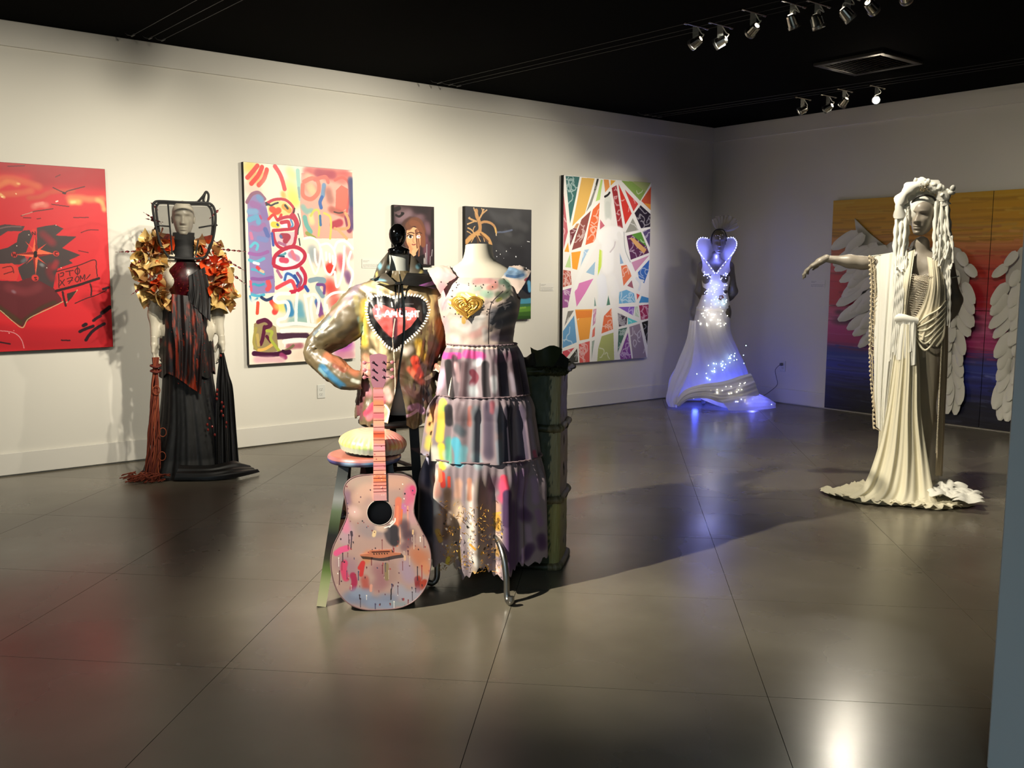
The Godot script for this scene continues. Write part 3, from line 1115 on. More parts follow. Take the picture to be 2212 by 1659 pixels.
func painted_cushion() -> void:
	var o := thing("painted_cushion", "domed round cushion tie-dyed pink, yellow and green, lying on the painted stool", "cushion", Vector3(-6.49, 0.628, 3.512), deg_to_rad(-30.5))
	var dome := MB.new()
	dome.sheet(96, 26, func(u: float, v: float) -> Vector3:
		var an := -u * TAU
		var r := 0.146 * sin(minf(v * 1.22, 1.0) * PI * 0.5)
		var y := 0.026 + 0.066 * cos(minf(v * 1.22, 1.0) * PI * 0.5)
		if v > 0.82:
			r = 0.146 - (v - 0.82) * 0.06
			y = 0.026 - (v - 0.82) * 0.16
		var rip := sin(u * TAU * 36.0) * 0.0022 * smoothstep(0.45, 0.75, v)
		return Vector3((r + rip) * cos(an), y + rip, (r + rip) * sin(an)), null,
		func(u: float, v: float, p: Vector3) -> Color:
			var c := Color(0.90, 0.74, 0.62)
			var ring := sin(v * 90.0)
			c = c.lerp(Color(0.86, 0.60, 0.52), clampf(ring * 0.5, 0, 0.4) * smoothstep(0.6, 0.2, v))
			var f := smoothstep(0.4, 0.7, v)
			var g := Color(0.62, 0.78, 0.35).lerp(Color(0.55, 0.78, 0.66), smoothstep(-0.05, 0.06, p.x))
			g = g.lerp(Color(0.92, 0.90, 0.72), 0.5 + 0.5 * sin(u * TAU * 36.0))
			c = c.lerp(g, f * smoothstep(0.10, -0.03, p.x) * smoothstep(-0.02, 0.06, p.z))
			c = c.lerp(Color(0.88, 0.36, 0.36).lerp(Color(0.95, 0.82, 0.76), 0.5 + 0.5 * sin(u * TAU * 36.0 + v * 6.0)), smoothstep(0.2, 0.45, v) * smoothstep(0.03, 0.07, p.x))
			c = c.lerp(Color(0.92, 0.80, 0.40), bump(p.x, -0.11, 0.03) * 0.6 + bump(p.x, 0.09, 0.03) * bump(v, 0.75, 0.1) * 0.8)
			c = c.lerp(Color(0.72, 0.78, 0.76), smoothstep(0.82, 0.88, v) * 0.8)
			c = c.lerp(Color(0.30, 0.25, 0.25), smoothstep(0.115, 0.15, p.x) * 0.7)
			return c.srgb_to_linear())
	part("cover", dome.mesh(), vc_mat(0.35), o)
	var un := MB.new()
	un.lathe([Vector2(0.0, -0.010), Vector2(0.10, -0.010), Vector2(0.128, -0.002), Vector2(0.134, 0.0), Vector2(0.10, 0.02), Vector2(0, 0.03)], 40)
	part("underside", un.mesh(), M.black, o)
	o.rotation.z = deg_to_rad(-4.0)


func black_stool() -> void:
	var o := thing("black_stool", "tall black stool behind the guitar that carries the jacket's torso form", "stool", Vector3(-6.30, 0, 3.36), deg_to_rad(-31.2))
	var m := mat(Color(0.05, 0.045, 0.045), 0.35)
	var seat := MB.new()
	seat.lathe([Vector2(0.0, 0.70), Vector2(0.14, 0.70), Vector2(0.152, 0.71), Vector2(0.152, 0.72), Vector2(0.14, 0.73), Vector2(0.0, 0.73)], 40)
	part("seat", seat.mesh(), m, o)
	var tops := [Vector3(0.10, 0.70, 0.05), Vector3(0.005, 0.70, -0.11), Vector3(-0.105, 0.70, -0.02), Vector3(0.0, 0.70, 0.10)]
	var feet := [Vector3(0.135, 0, 0.09), Vector3(0.02, 0, -0.2), Vector3(-0.19, 0, -0.03), Vector3(-0.03, 0, 0.19)]
	tops[3] = Vector3(-0.06, 0.70, 0.08)
	feet[3] = Vector3(-0.13, 0, 0.15)
	for k in 4:
		part("leg", square_leg(tops[k], feet[k], 0.044 if k == 0 else 0.03, [Color(0.05, 0.045, 0.045), Color(0.05, 0.045, 0.045)]), vc_mat(0.35), o)
	for k in 4:
		for h: float in [0.505, 0.451]:
			var a: Vector3 = feet[k].lerp(tops[k], h / 0.7)
			var b: Vector3 = feet[(k + 1) % 4].lerp(tops[(k + 1) % 4], h / 0.7)
			var r := MB.new()
			r.tube([a, b], 0.0105, 10)
			part("rung", r.mesh(), m, o)


func jacket_form() -> void:
	var o := thing("torso_form", "grey-necked display torso with a black egg finial, wearing the painted jacket", "dress form", Vector3(-6.30, 0.73, 3.36), deg_to_rad(-31.2))
	var b := MB.new()
	b.sheet(40, 40, func(u: float, v: float) -> Vector3:
		var t := [Vector2(0, 0.09), Vector2(0.12, 0.12), Vector2(0.3, 0.105), Vector2(0.5, 0.135), Vector2(0.68, 0.145), Vector2(0.76, 0.115), Vector2(0.82, 0.056), Vector2(0.88, 0.043), Vector2(1.0, 0.045)]
		var r := tab(t, v)
		var an := -u * TAU
		return Vector3(0.042 + r * cos(an), 0.02 + v * 0.735, 0.005 + r * 0.72 * sin(an)))
	part("torso", b.mesh(), mat(Color(0.66, 0.67, 0.64), 0.55), o)
	var cap := MB.new()
	cap.xf.origin = Vector3(0.040, 0.742, 0.005)
	cap.lathe([Vector2(0.0, 0.0), Vector2(0.046, 0.0), Vector2(0.049, 0.006), Vector2(0.047, 0.012), Vector2(0.05, 0.018), Vector2(0.046, 0.026), Vector2(0.030, 0.032), Vector2(0.018, 0.038), Vector2(0.0, 0.04)], 36)
	part("neck_cap", cap.mesh(), M.black_gloss, o)
	var egg := MB.new()
	egg.xf.origin = Vector3(0.036, 0.774, 0.005)
	egg.lathe([Vector2(0.014, 0.0), Vector2(0.018, 0.008), Vector2(0.024, 0.014), Vector2(0.032, 0.026), Vector2(0.0375, 0.044), Vector2(0.0385, 0.06), Vector2(0.036, 0.076), Vector2(0.028, 0.092), Vector2(0.015, 0.103), Vector2(0.0, 0.106)], 36)
	part("finial", egg.mesh(), M.black_gloss, o)


func shiny(im: Image) -> StandardMaterial3D:
	var m := tex_mat(im, 0.42)
	m.clearcoat_enabled = true
	m.clearcoat = 0.6
	m.clearcoat_roughness = 0.2
	return m


func jacket() -> void:
	var o := thing("painted_jacket", "shiny painted jacket with a black-edged red heart reading I AM LiGHT", "jacket", Vector3(-6.30, 0, 3.36), deg_to_rad(-31.2))
	var p := Paint.new(720, 860, Color("#63563e"))
	p.art(ART_JACK)  # pale cream chest strokes are a highlight painted into the colour
	var m := shiny(p.im)
	var uv := func(_u: float, _v: float, q: Vector3) -> Vector2: return Vector2((q.x + 0.42) / 0.72, 1.0 - (q.y - 0.64) / 0.86)
	var nz := FastNoiseLite.new()
	nz.seed = 5
	nz.frequency = 9.0
	nz.fractal_type = FastNoiseLite.FRACTAL_RIDGED
	nz.fractal_octaves = 3
	var wid := [Vector2(0.66, 0.176), Vector2(0.74, 0.176), Vector2(0.82, 0.174), Vector2(0.95, 0.163), Vector2(1.08, 0.178), Vector2(1.2, 0.19), Vector2(1.29, 0.192), Vector2(1.335, 0.17), Vector2(1.365, 0.12), Vector2(1.385, 0.065), Vector2(1.40, 0.052)]
	var mid := [Vector2(0.66, 0.02), Vector2(0.82, 0.03), Vector2(0.95, 0.034), Vector2(1.08, 0.053), Vector2(1.2, 0.06), Vector2(1.335, 0.052), Vector2(1.40, 0.041)]
	var dep := [Vector2(0.66, 0.135), Vector2(0.82, 0.13), Vector2(0.95, 0.118), Vector2(1.1, 0.13), Vector2(1.22, 0.13), Vector2(1.31, 0.10), Vector2(1.37, 0.065), Vector2(1.40, 0.052)]
	var body := MB.new()
	body.sheet(120, 90, func(u: float, v: float) -> Vector3:
		var gap := 0.012 + 0.14 * smoothstep(0.30, 0.0, v)
		var an := PI * 0.5 + gap + u * (TAU - 2.0 * gap)      # from the left of the opening round the back
		var left := cos(an) < 0.0
		var hem := 0.735 + (-0.045 * bump(an, PI * 0.5 + 0.45, 0.45)) - 0.03 * bump(an, PI * 2.5 - 0.5, 0.5) + 0.012 * sin(an * 9.0)
		var y := lerpf(hem, 1.40, v)
		var a := tab(wid, y)
		var b := tab(dep, y)
		var ca := cos(an)
		var sa := sin(an)
		var ex := 0.8
		var x := tab(mid, y) + a * signf(ca) * pow(absf(ca), ex)
		var z := b * signf(sa) * pow(absf(sa), ex)
		if not left and sa > 0.3 and v > 0.3:
			z += 0.006
		var run := (y - 1.35) - absf(x - 0.04) * 0.9                # creases fan out from the collar
		var d := nz.get_noise_3d(an * 0.42, run * 0.55, 0.0 if left else 3.0) * 0.012 * smoothstep(1.02, 0.86, v)
		d += nz.get_noise_3d(x * 2.6 + y, y * 2.0, z * 2.0 + 9.0) * 0.004
		d += 0.010 * sin(an * 7.0 + y * 5.0) * smoothstep(0.55, 0.0, v)
		return Vector3(x + ca * d, y, z + sa * d), uv)
	part("body", body.mesh(), m, o)
	var sl := func(name_: String, path: Array, rad: Array, lean: float) -> void:
		var mb := MB.new()
		var pts := spline(path, 8)
		var rr := []
		for j in pts.size():
			var q := float(j) / (pts.size() - 1) * (rad.size() - 1)
			var k := mini(int(q), rad.size() - 2)
			rr.append(lerpf(rad[k], rad[k + 1], q - k))
		var frames := []
		for j in pts.size():
			var d: Vector3 = (pts[mini(j + 1, pts.size() - 1)] - pts[maxi(j - 1, 0)]).normalized()
			var s := d.cross(Vector3(0, 0, 1)).normalized()
			frames.append([s, s.cross(d)])
		mb.sheet(36, pts.size() * 2 - 2, func(u: float, v: float) -> Vector3:
			var q := v * (pts.size() - 1)
			var j := mini(int(q), pts.size() - 2)
			var f := q - j
			var c: Vector3 = pts[j].lerp(pts[j + 1], f)
			var s: Vector3 = frames[j][0].lerp(frames[j + 1][0], f).normalized()
			var t: Vector3 = frames[j][1].lerp(frames[j + 1][1], f).normalized()
			var r: float = lerpf(rr[j], rr[j + 1], f)
			var an := -u * TAU
			var dir := s * cos(an) + t * sin(an)
			var w := nz.get_noise_3d(v * 0.22 + sin(an) * 0.05, an * 0.30 + v * 0.5, lean) * 0.17 * r * smoothstep(0.0, 0.12, v)
			w += 0.07 * r * sin(v * 34.0 + an * 2.0) * bump(v, 0.5, 0.16)
			return c + (s * cos(an) + t * sin(an) * 0.8) * (r + w), uv)
		part(name_, mb.mesh(), m, o)
	sl.call("sleeve", [Vector3(-0.06, 1.285, 0.0), Vector3(-0.125, 1.235, 0.0), Vector3(-0.21, 1.155, 0.0), Vector3(-0.30, 1.085, 0.0), Vector3(-0.345, 1.045, 0.01), Vector3(-0.325, 1.01, 0.03), Vector3(-0.26, 0.965, 0.06), Vector3(-0.20, 0.925, 0.085), Vector3(-0.125, 0.915, 0.10)], [0.08, 0.094, 0.082, 0.062, 0.042, 0.045, 0.056, 0.05, 0.034], 0.0)
	sl.call("sleeve", [Vector3(0.17, 1.285, 0.0), Vector3(0.225, 1.22, -0.01), Vector3(0.255, 1.13, -0.03), Vector3(0.275, 1.05, -0.03), Vector3(0.275, 1.0, 0.0), Vector3(0.255, 0.97, 0.05), Vector3(0.23, 0.945, 0.09), Vector3(0.205, 0.93, 0.115)], [0.075, 0.085, 0.07, 0.058, 0.045, 0.05, 0.048, 0.03], 4.0)
	# collar: two stiff wings, and the black lapel folded open on the right
	var flap := func(name_: String, a: Vector3, b: Vector3, c: Vector3, d: Vector3, bulge: float, mm: Material) -> void:
		var mb := MB.new()
		for side in 2:
			mb.sheet(10, 8, func(u: float, v: float) -> Vector3:
				var e := a.lerp(b, u)
				var f := d.lerp(c, u)
				var q := e.lerp(f, v)
				return q + Vector3(0, 0, bulge * sin(v * PI) + (0.003 if side == 0 else 0.0) + 0.006 * sin(u * 5.0 + v * 3.0)))
		part(name_, mb.mesh(), mm, o)
	var cp := Paint.new(64, 64, Color("#4a443a"))
	cp.stroke([Vector2(0.15, 0.8), Vector2(0.4, 0.6), Vector2(0.5, 0.5)], 0.2, Color(0.45, 0.65, 0.72, 0.6), 0.8)
	cp.stroke([Vector2(0.6, 0.85), Vector2(0.9, 0.7)], 0.14, Color(0.72, 0.66, 0.40, 0.6), 0.8)
	var cm := shiny(cp.im)
	flap.call("collar", Vector3(-0.008, 1.482, 0.03), Vector3(-0.02, 1.39, 0.085), Vector3(-0.075, 1.36, 0.10), Vector3(-0.055, 1.425, 0.02), 0.012, cm)
	flap.call("collar", Vector3(-0.02, 1.392, 0.085), Vector3(0.03, 1.343, 0.125), Vector3(-0.02, 1.335, 0.128), Vector3(-0.09, 1.362, 0.09), 0.006, cm)
	flap.call("collar", Vector3(0.095, 1.475, 0.03), Vector3(0.085, 1.385, 0.085), Vector3(0.155, 1.38, 0.085), Vector3(0.145, 1.425, 0.01), 0.012, cm)
	flap.call("collar", Vector3(-0.008, 1.482, 0.03), Vector3(0.095, 1.475, 0.03), Vector3(0.1, 1.40, -0.06), Vector3(-0.02, 1.40, -0.06), -0.05, cm)
	var lm := mat(Color(0.07, 0.065, 0.06), 0.35)
	lm.clearcoat_enabled = true
	lm.clearcoat = 0.5
	flap.call("lapel", Vector3(0.075, 1.392, 0.09), Vector3(0.045, 1.338, 0.132), Vector3(0.21, 1.325, 0.10), Vector3(0.205, 1.385, 0.06), 0.012, lm)
	var vm := mat(Color(0.48, 0.28, 0.50), 0.35)
	flap.call("lapel_edge", Vector3(0.125, 1.337, 0.128), Vector3(0.19, 1.322, 0.108), Vector3(0.235, 1.33, 0.08), Vector3(0.205, 1.362, 0.09), 0.006, vm)
	var zip := MB.new()
	zip.tube([Vector3(0.04, 1.338, 0.136), Vector3(0.038, 1.30, 0.142), Vector3(0.035, 1.22, 0.142)], 0.0035, 6)
	zip.box(Vector3(0.034, 1.345, 0.135), Vector3(0.026, 0.014, 0.008), Basis(), 0.003)
	zip.box(Vector3(0.012, 1.265, 0.138), Vector3(0.004, 0.035, 0.003), Basis(Vector3(0, 0, 1), 0.25), 0.001)
	part("zip_pull", zip.mesh(), M.black, o)


func dress_form() -> void:
	var o := thing("dress_form", "cream neck-and-shoulder dress form on curled silver legs, wearing the tie-dyed dress", "dress form", Vector3(-6.056, 0, 3.725), deg_to_rad(-36.8))
	var b := MB.new()
	b.sheet(56, 60, func(u: float, v: float) -> Vector3:
		var y := lerpf(0.70, 1.512, v)
		var wid := [Vector2(0.70, 0.15), Vector2(0.85, 0.165), Vector2(1.0, 0.135), Vector2(1.083, 0.13), Vector2(1.2, 0.155), Vector2(1.31, 0.166), Vector2(1.37, 0.162), Vector2(1.405, 0.14), Vector2(1.425, 0.105), Vector2(1.445, 0.076), Vector2(1.475, 0.064), Vector2(1.512, 0.059)]
		var dep := [Vector2(0.70, 0.11), Vector2(0.85, 0.125), Vector2(1.0, 0.1), Vector2(1.083, 0.09), Vector2(1.2, 0.115), Vector2(1.31, 0.105), Vector2(1.37, 0.08), Vector2(1.405, 0.066), Vector2(1.425, 0.06), Vector2(1.445, 0.056), Vector2(1.475, 0.054), Vector2(1.512, 0.054)]
		var an := -u * TAU
		var c := cos(an)
		var s := sin(an)
		return Vector3(-0.012 + tab(wid, y) * signf(c) * pow(absf(c), 0.9), y + 0.006 * s * smoothstep(1.46, 1.51, y) , tab(dep, y) * s - 0.02 * smoothstep(1.38, 1.44, y)))
	part("torso", b.mesh(), mat(Color(0.80, 0.77, 0.70), 0.5), o)
	var cap := MB.new()
	cap.xf.origin = Vector3(-0.012, 1.507, -0.02)
	cap.lathe([Vector2(0.0, -0.01), Vector2(0.058, 0.0), Vector2(0.0585, 0.006), Vector2(0.05, 0.010), Vector2(0.0, 0.013)], 40, 0.92)
	part("neck_cap", cap.mesh(), mat(Color(0.74, 0.71, 0.65), 0.5), o)
	var pole := MB.new()
	pole.tube([Vector3(-0.012, 0.24, 0), Vector3(-0.012, 0.72, 0)], 0.016, 12)
	pole.lathe([Vector2(0.0, 0.2), Vector2(0.03, 0.21), Vector2(0.034, 0.25), Vector2(0.02, 0.28), Vector2(0.0, 0.29)], 20)
	part("pole", pole.mesh(), M.steel, o)
	var inv := o.transform.affine_inverse()
	for w: Vector3 in [Vector3(-6.146, 0, 4.032), Vector3(-6.261, 0, 3.646), Vector3(-5.967, 0, 3.513), Vector3(-5.905, 0, 3.60)]:
		var f := inv * w
		var out := Vector3(f.x, 0, f.z).normalized()
		var l := MB.new()
		var path := [Vector3(-0.012, 0.25, 0), f * 0.45 + Vector3(0, 0.265, 0), f * 0.8 + Vector3(0, 0.21, 0), f * 0.93 + Vector3(0, 0.12, 0), f + Vector3(0, 0.04, 0) - out * 0.012, f + Vector3(0, 0.014, 0) + out * 0.008, f + Vector3(0, 0.024, 0) + out * 0.034, f + Vector3(0, 0.045, 0) + out * 0.034]
		l.tube(spline(path, 6), 0.0135, 12)
		part("leg", l.mesh(), M.steel, o)


func dress() -> void:
	var o := thing("tie_dye_dress", "long tiered tie-dyed dress with a gold heart bodice, on the cream dress form", "dress", Vector3(-6.056, 0, 3.725), deg_to_rad(-36.8))
	var p := Paint.new(720, 1590, Color("#8a7a80"))
	p.art(ART_DRESA)
	p.art(ART_DRESB)  # dark strokes at lower left paint in the shade on the skirt's back
	var m := tex_mat(p.im, 0.72)
	m.rim_enabled = true
	m.rim = 0.25
	m.heightmap_enabled = true
	m.heightmap_texture = M.weave
	m.heightmap_scale = 0.1
	m.backlight_enabled = true
	m.backlight = Color(0.12, 0.12, 0.12)
	var uv := func(_u: float, _v: float, q: Vector3) -> Vector2: return Vector2((q.x + 0.30) / 0.62, 1.0 - (q.y - 0.07) / 1.37)
	var nz := FastNoiseLite.new()
	nz.seed = 8
	nz.frequency = 7.0
	# bodice: a fitted shell, cut square at the neck and scooped under the arms
	var bod := MB.new()
	bod.sheet(80, 44, func(u: float, v: float) -> Vector3:
		var an := PI * 0.5 - u * TAU + PI
		var c := cos(an)
		var s := sin(an)
		var top := 1.372 - 0.095 * smoothstep(0.70, 0.97, absf(c)) + (0.01 if s < 0.0 else 0.0)
		var y := lerpf(1.075, top, v)
		var wid := [Vector2(1.075, 0.146), Vector2(1.15, 0.155), Vector2(1.25, 0.178), Vector2(1.31, 0.182), Vector2(1.372, 0.175)]
		var dep := [Vector2(1.075, 0.102), Vector2(1.15, 0.112), Vector2(1.25, 0.138), Vector2(1.31, 0.118), Vector2(1.372, 0.092)]
		var d := nz.get_noise_3d(c * 0.6, y * 2.0, s * 0.6) * 0.006
		d += 0.004 * bump(y, 1.26, 0.06) * nz.get_noise_3d(c * 5.0, y * 9.0, s * 5.0) * (1.0 if s > 0.4 else 0.0) * 2.0
		return Vector3(-0.010 + (tab(wid, y) + d) * signf(c) * pow(absf(c), 0.92), y, (tab(dep, y) + d) * s), uv)
	part("bodice", bod.mesh(), m, o)
	# the gold crinkled heart on the chest
	var gold := MB.new()
	gold.sheet(30, 30, func(u: float, v: float) -> Vector3:
		var t := u * TAU
		var hx := pow(sin(t), 3.0) * 0.068
		var hy := (13.0 * cos(t) - 5.0 * cos(2.0 * t) - 2.0 * cos(3.0 * t) - cos(4.0 * t)) / 17.0 * 0.062
		var x := -0.063 + hx * v
		var y := 1.252 + hy * v
		var c := clampf((x + 0.010) / 0.178, -1.0, 1.0)
		var z := 0.136 * sqrt(1.0 - c * c * 0.96) * (1.0 - 0.9 * absf(y - 1.25) * 0.6) + 0.006 + nz.get_noise_2d(x * 22.0, y * 22.0) * 0.010 * (1.0 - v * v * 0.7)
		return Vector3(x, y, z))
	var gm := mat(Color(0.83, 0.62, 0.28), 0.32, 0.75)
	part("gold_heart", gold.mesh(), gm, o, "crinkled gold heart on the chest")
	# shoulder straps that stand out as little cap sleeves
	for s: float in [-1.0, 1.0]:
		var st := MB.new()
		st.sheet(14, 26, func(u: float, v: float) -> Vector3:
			var t := v * PI                                   # over the shoulder from front to back
			var inn := Vector3(-0.010 + s * (0.094 + 0.035 * sin(t)), 1.368 + 0.048 * sin(t), 0.085 * cos(t))
			var outp := Vector3(-0.010 + s * (0.165 + 0.060 * sin(t)), 1.30 + 0.098 * sin(t), 0.10 * cos(t))
			var q := inn.lerp(outp, u)
			return q + Vector3(s * 0.2, 1, 0).normalized() * (0.010 * sin(u * PI) + 0.004 + nz.get_noise_3d(q.x * 6.0, q.y * 6.0, q.z * 6.0) * 0.010), uv)
		part("cap_sleeve", st.mesh(), m, o)
	# three gathered tiers
	var tiers := [[1.083, 0.858, 0.148, 0.195, 0.6, 0.0], [0.862, 0.580, 0.200, 0.250, 0.8, 1.4], [0.586, 0.105, 0.252, 0.268, 1.35, 2.9]]
	for k in 3:
		var t: Array = tiers[k]
		var mb := MB.new()
		mb.sheet(260, 40, func(u: float, v: float) -> Vector3:
			var an := PI * 0.5 - u * TAU + PI
			var c := cos(an)
			var s := sin(an)
			var w := 1.0 - v                                  # 0 at the seam, 1 at the hem
			var r0: float = t[2]
			var r1: float = t[3]
			var r := lerpf(r0, r1, pow(w, 0.8)) + 0.016 * sin(minf(w * 9.0, PI)) * (0.6 if k else 0.2)
			var ph: float = t[5]
			var big := sin(an * 9.0 + ph + 0.8 * sin(an * 2.0 + ph))
			var fold := (1.0 - 2.0 * pow(absf(sin(an * 4.5 + ph * 0.5 + 0.4 * sin(an * 2.0 + ph))), 1.6)) * 0.75 + 0.34 * sin(an * 17.0 + ph * 2.0) + 0.2 * sin(an * 29.0 + ph)
			var amp: float = 0.028 * t[4] * smoothstep(0.0, 0.35, w) + 0.004
			fold += 0.5 * sin(an * 46.0) * bump(w, 0.0, 0.16)
			r += fold * amp
			var y: float = lerpf(t[0], t[1], w)
			if k == 2:
				y -= w * w * (0.022 * big + 0.010 * sin(an * 60.0)) - w * 0.05 * smoothstep(0.5, 1.0, absf(c)) * smoothstep(0.0, 0.6, s + 0.4)
			var z := r * s * 0.78
			return Vector3(0.006 * k + r * c, y, z), uv)
		part("tier", mb.mesh(), m, o)
		var se := MB.new()
		var ring := []
		for j in 161:
			var an := TAU * j / 160.0
			var rr: float = t[2] + 0.004 + 0.004 * sin(an * 46.0)
			ring.append(Vector3(0.006 * k + rr * cos(an), t[0] + 0.002 * sin(an * 80.0), rr * 0.78 * sin(an)))
		se.tube(ring, 0.0038, 6, false)
		part("gathered_seam", se.mesh(), mat(Color(0.50, 0.42, 0.44), 0.8), o)
	# gold threads and beads stuck along the front of the lowest tier
	var rg := RandomNumberGenerator.new()
	rg.seed = 71
	var bd := MB.new()
	for k in 240:
		var x := rg.randf_range(-0.2, 0.09)
		var y := rg.randf_range(0.11, 0.42)
		var z := sqrt(maxf(0.0, 1.0 - pow(x / 0.275, 2.0))) * 0.268 * 0.78 + 0.012
		var q := Vector3(x, y, z)
		bd.tube([q, q + Vector3(rg.randf_range(-0.012, 0.012), rg.randf_range(-0.012, 0.012), 0.006)], 0.0012, 4)
	var bt := part("gold_thread", bd.mesh(), gm, o)
	bt.set_meta("kind", "stuff")


func drum() -> void:
	var o := thing("metal_drum", "square-sided metal drum painted green and yellow, with a crumpled open rim, behind the dress", "drum", Vector3(-5.72, 0, 3.56), atan2(0.837, -0.547) + PI * 0.0)
	# local x runs along the wide face (towards the camera side), local z out of that face's right-hand side
	var ax := Vector3(0.64, 0, 0.767)
	var az := Vector3(0.767, 0, -0.64)
	o.basis = Basis(az, Vector3.UP, -ax)
	o.basis = Basis(Vector3(0.64, 0, 0.768), Vector3.UP, Vector3(-0.768, 0, 0.64))
	o.position = (Vector3(-5.999, 0, 3.443) + Vector3(-5.68, 0, 3.824)) * 0.5 + Vector3(0.768, 0, -0.64) * 0.15
	var hx := 0.25
	var hz := 0.15
	var rr := 0.045
	var nz := FastNoiseLite.new()
	nz.seed = 3
	nz.frequency = 6.0
	var rect := func(u: float, grow: float) -> Vector2:
		# rounded rectangle outline, u from 0 to 1
		var an := u * TAU
		var c := cos(an)
		var s := sin(an)
		var e := 0.22
		return Vector2((hx + grow) * signf(c) * pow(absf(c), e), (hz + grow) * signf(s) * pow(absf(s), e))
	var sh := MB.new()
	sh.sheet(160, 60, func(u: float, v: float) -> Vector3:
		var y := v * 0.93
		var q: Vector2 = rect.call(-u, nz.get_noise_3d(u * 9.0, y * 2.0, 0) * 0.005 - 0.004 * bump(y, 0.79, 0.1))
		return Vector3(q.x, y, q.y), null,
		func(_u: float, v: float, q: Vector3) -> Color:
			var y := v * 0.93
			var n := nz.get_noise_3d(q.x * 4.0, q.y * 4.0, q.z * 4.0)
			var n2 := nz.get_noise_3d(q.x * 16.0, q.y * 30.0, q.z * 16.0)
			var c := Color(0.17, 0.21, 0.10).lerp(Color(0.15, 0.19, 0.15), clampf(n + 0.4, 0, 1))
			c = c.lerp(Color(0.20, 0.28, 0.10), clampf(bump(y, 0.22, 0.14) + n * 0.4, 0, 1) * 0.9)
			c = c.lerp(Color(0.24, 0.28, 0.24), bump(y, 0.45, 0.08) * 0.6)
			var edge := q.x + n2 * 0.02 + n * 0.012
			if q.z > 0.0 and edge > 0.205:
				c = Color(0.60, 0.57, 0.40) if y > 0.32 else Color(0.62, 0.60, 0.32)
			if q.x > 0.24 and q.z < 0.11:
				c = Color(0.46, 0.42, 0.42).lerp(Color(0.58, 0.50, 0.42), bump(y, 0.5, 0.12))
				if y < 0.34:
					c = Color(0.62, 0.60, 0.34)
			# yellow patches of the old lettering on the front
			if q.z > 0.1 and y > 0.80 and y < 0.90 and q.x > -0.02 + (0.9 - y) * -0.1 and q.x < 0.075 + (0.9 - y) * 0.14:
				c = Color(0.72, 0.66, 0.24)
			if q.z > 0.1 and y > 0.56 and y < 0.775 and q.x > -0.1 and q.x < 0.0 + 0.03 * sin(y * 30.0) + 0.1 * (0.62 - y):
				c = Color(0.74, 0.68, 0.24)
			return c.lightened(n2 * 0.06 + 0.14).srgb_to_linear())
	part("shell", sh.mesh(), vc_mat(0.5), o)
	for h: float in [0.012, 0.335, 0.675]:
		var ho := MB.new()
		ho.sheet(160, 8, func(u: float, v: float) -> Vector3:
			var t := (v - 0.5) * PI
			var q: Vector2 = rect.call(-u, 0.018 * cos(t) + nz.get_noise_2d(u * 30.0, h * 9.0) * 0.006)
			return Vector3(q.x, h + 0.018 * sin(t) + 0.012 * 0.0 + nz.get_noise_2d(u * 20.0, h * 5.0 + 4.0) * 0.008 * (0.0 if h < 0.1 else 1.0), q.y), null,
			func(u: float, _v: float, q: Vector3) -> Color:
				var c := Color(0.20, 0.22, 0.13) if q.x < 0.2 else Color(0.50, 0.46, 0.34)
				return c.lightened(0.08 * sin(u * 90.0)).srgb_to_linear())
		part("hoop", ho.mesh(), vc_mat(0.5), o)
	var rim := MB.new()
	rim.sheet(200, 16, func(u: float, v: float) -> Vector3:
		var t := v * PI * 1.3
		var q: Vector2 = rect.call(-u, 0.032 * sin(t) + nz.get_noise_2d(u * 40.0, v * 3.0) * 0.012)
		return Vector3(q.x, 0.925 + 0.022 * (1.0 - cos(t)) * 0.8 + nz.get_noise_2d(u * 30.0 + 7.0, v * 4.0) * 0.014, q.y), null,
		func(u: float, v: float, q: Vector3) -> Color:
			var c := Color(0.20, 0.23, 0.11).lerp(Color(0.27, 0.25, 0.17), v)
			if q.x > -0.06 and q.x < 0.05 and q.z > 0.0:
				c = Color(0.68, 0.76, 0.56)
			return c.srgb_to_linear())
	part("rim", rim.mesh(), vc_mat(0.5), o)
	# torn flaps standing up from the rim
	for k in 5:
		var fx: float = [-0.16, -0.03, 0.08, 0.17, 0.23][k]
		var fl := MB.new()
		fl.sheet(8, 6, func(u: float, v: float) -> Vector3:
			var x := fx + (u - 0.5) * (0.10 + 0.05 * v * (k % 2))
			return Vector3(x, 0.955 + v * (0.055 + 0.012 * k * (k % 2)) + 0.012 * sin(u * 7.0 + k), 0.13 - v * 0.05 + 0.02 * sin(u * 5.0 + k * 2.0) * v))
		part("torn_flap", fl.mesh(), mat([Color(0.22, 0.23, 0.2), Color(0.62, 0.66, 0.58), Color(0.20, 0.19, 0.15), Color(0.22, 0.24, 0.13), Color(0.2, 0.2, 0.17)][k], 0.45), o)
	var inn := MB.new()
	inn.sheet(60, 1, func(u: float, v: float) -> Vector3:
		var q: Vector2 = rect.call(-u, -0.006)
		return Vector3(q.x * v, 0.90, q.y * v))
	part("inner_lid", inn.mesh(), M.black, o)


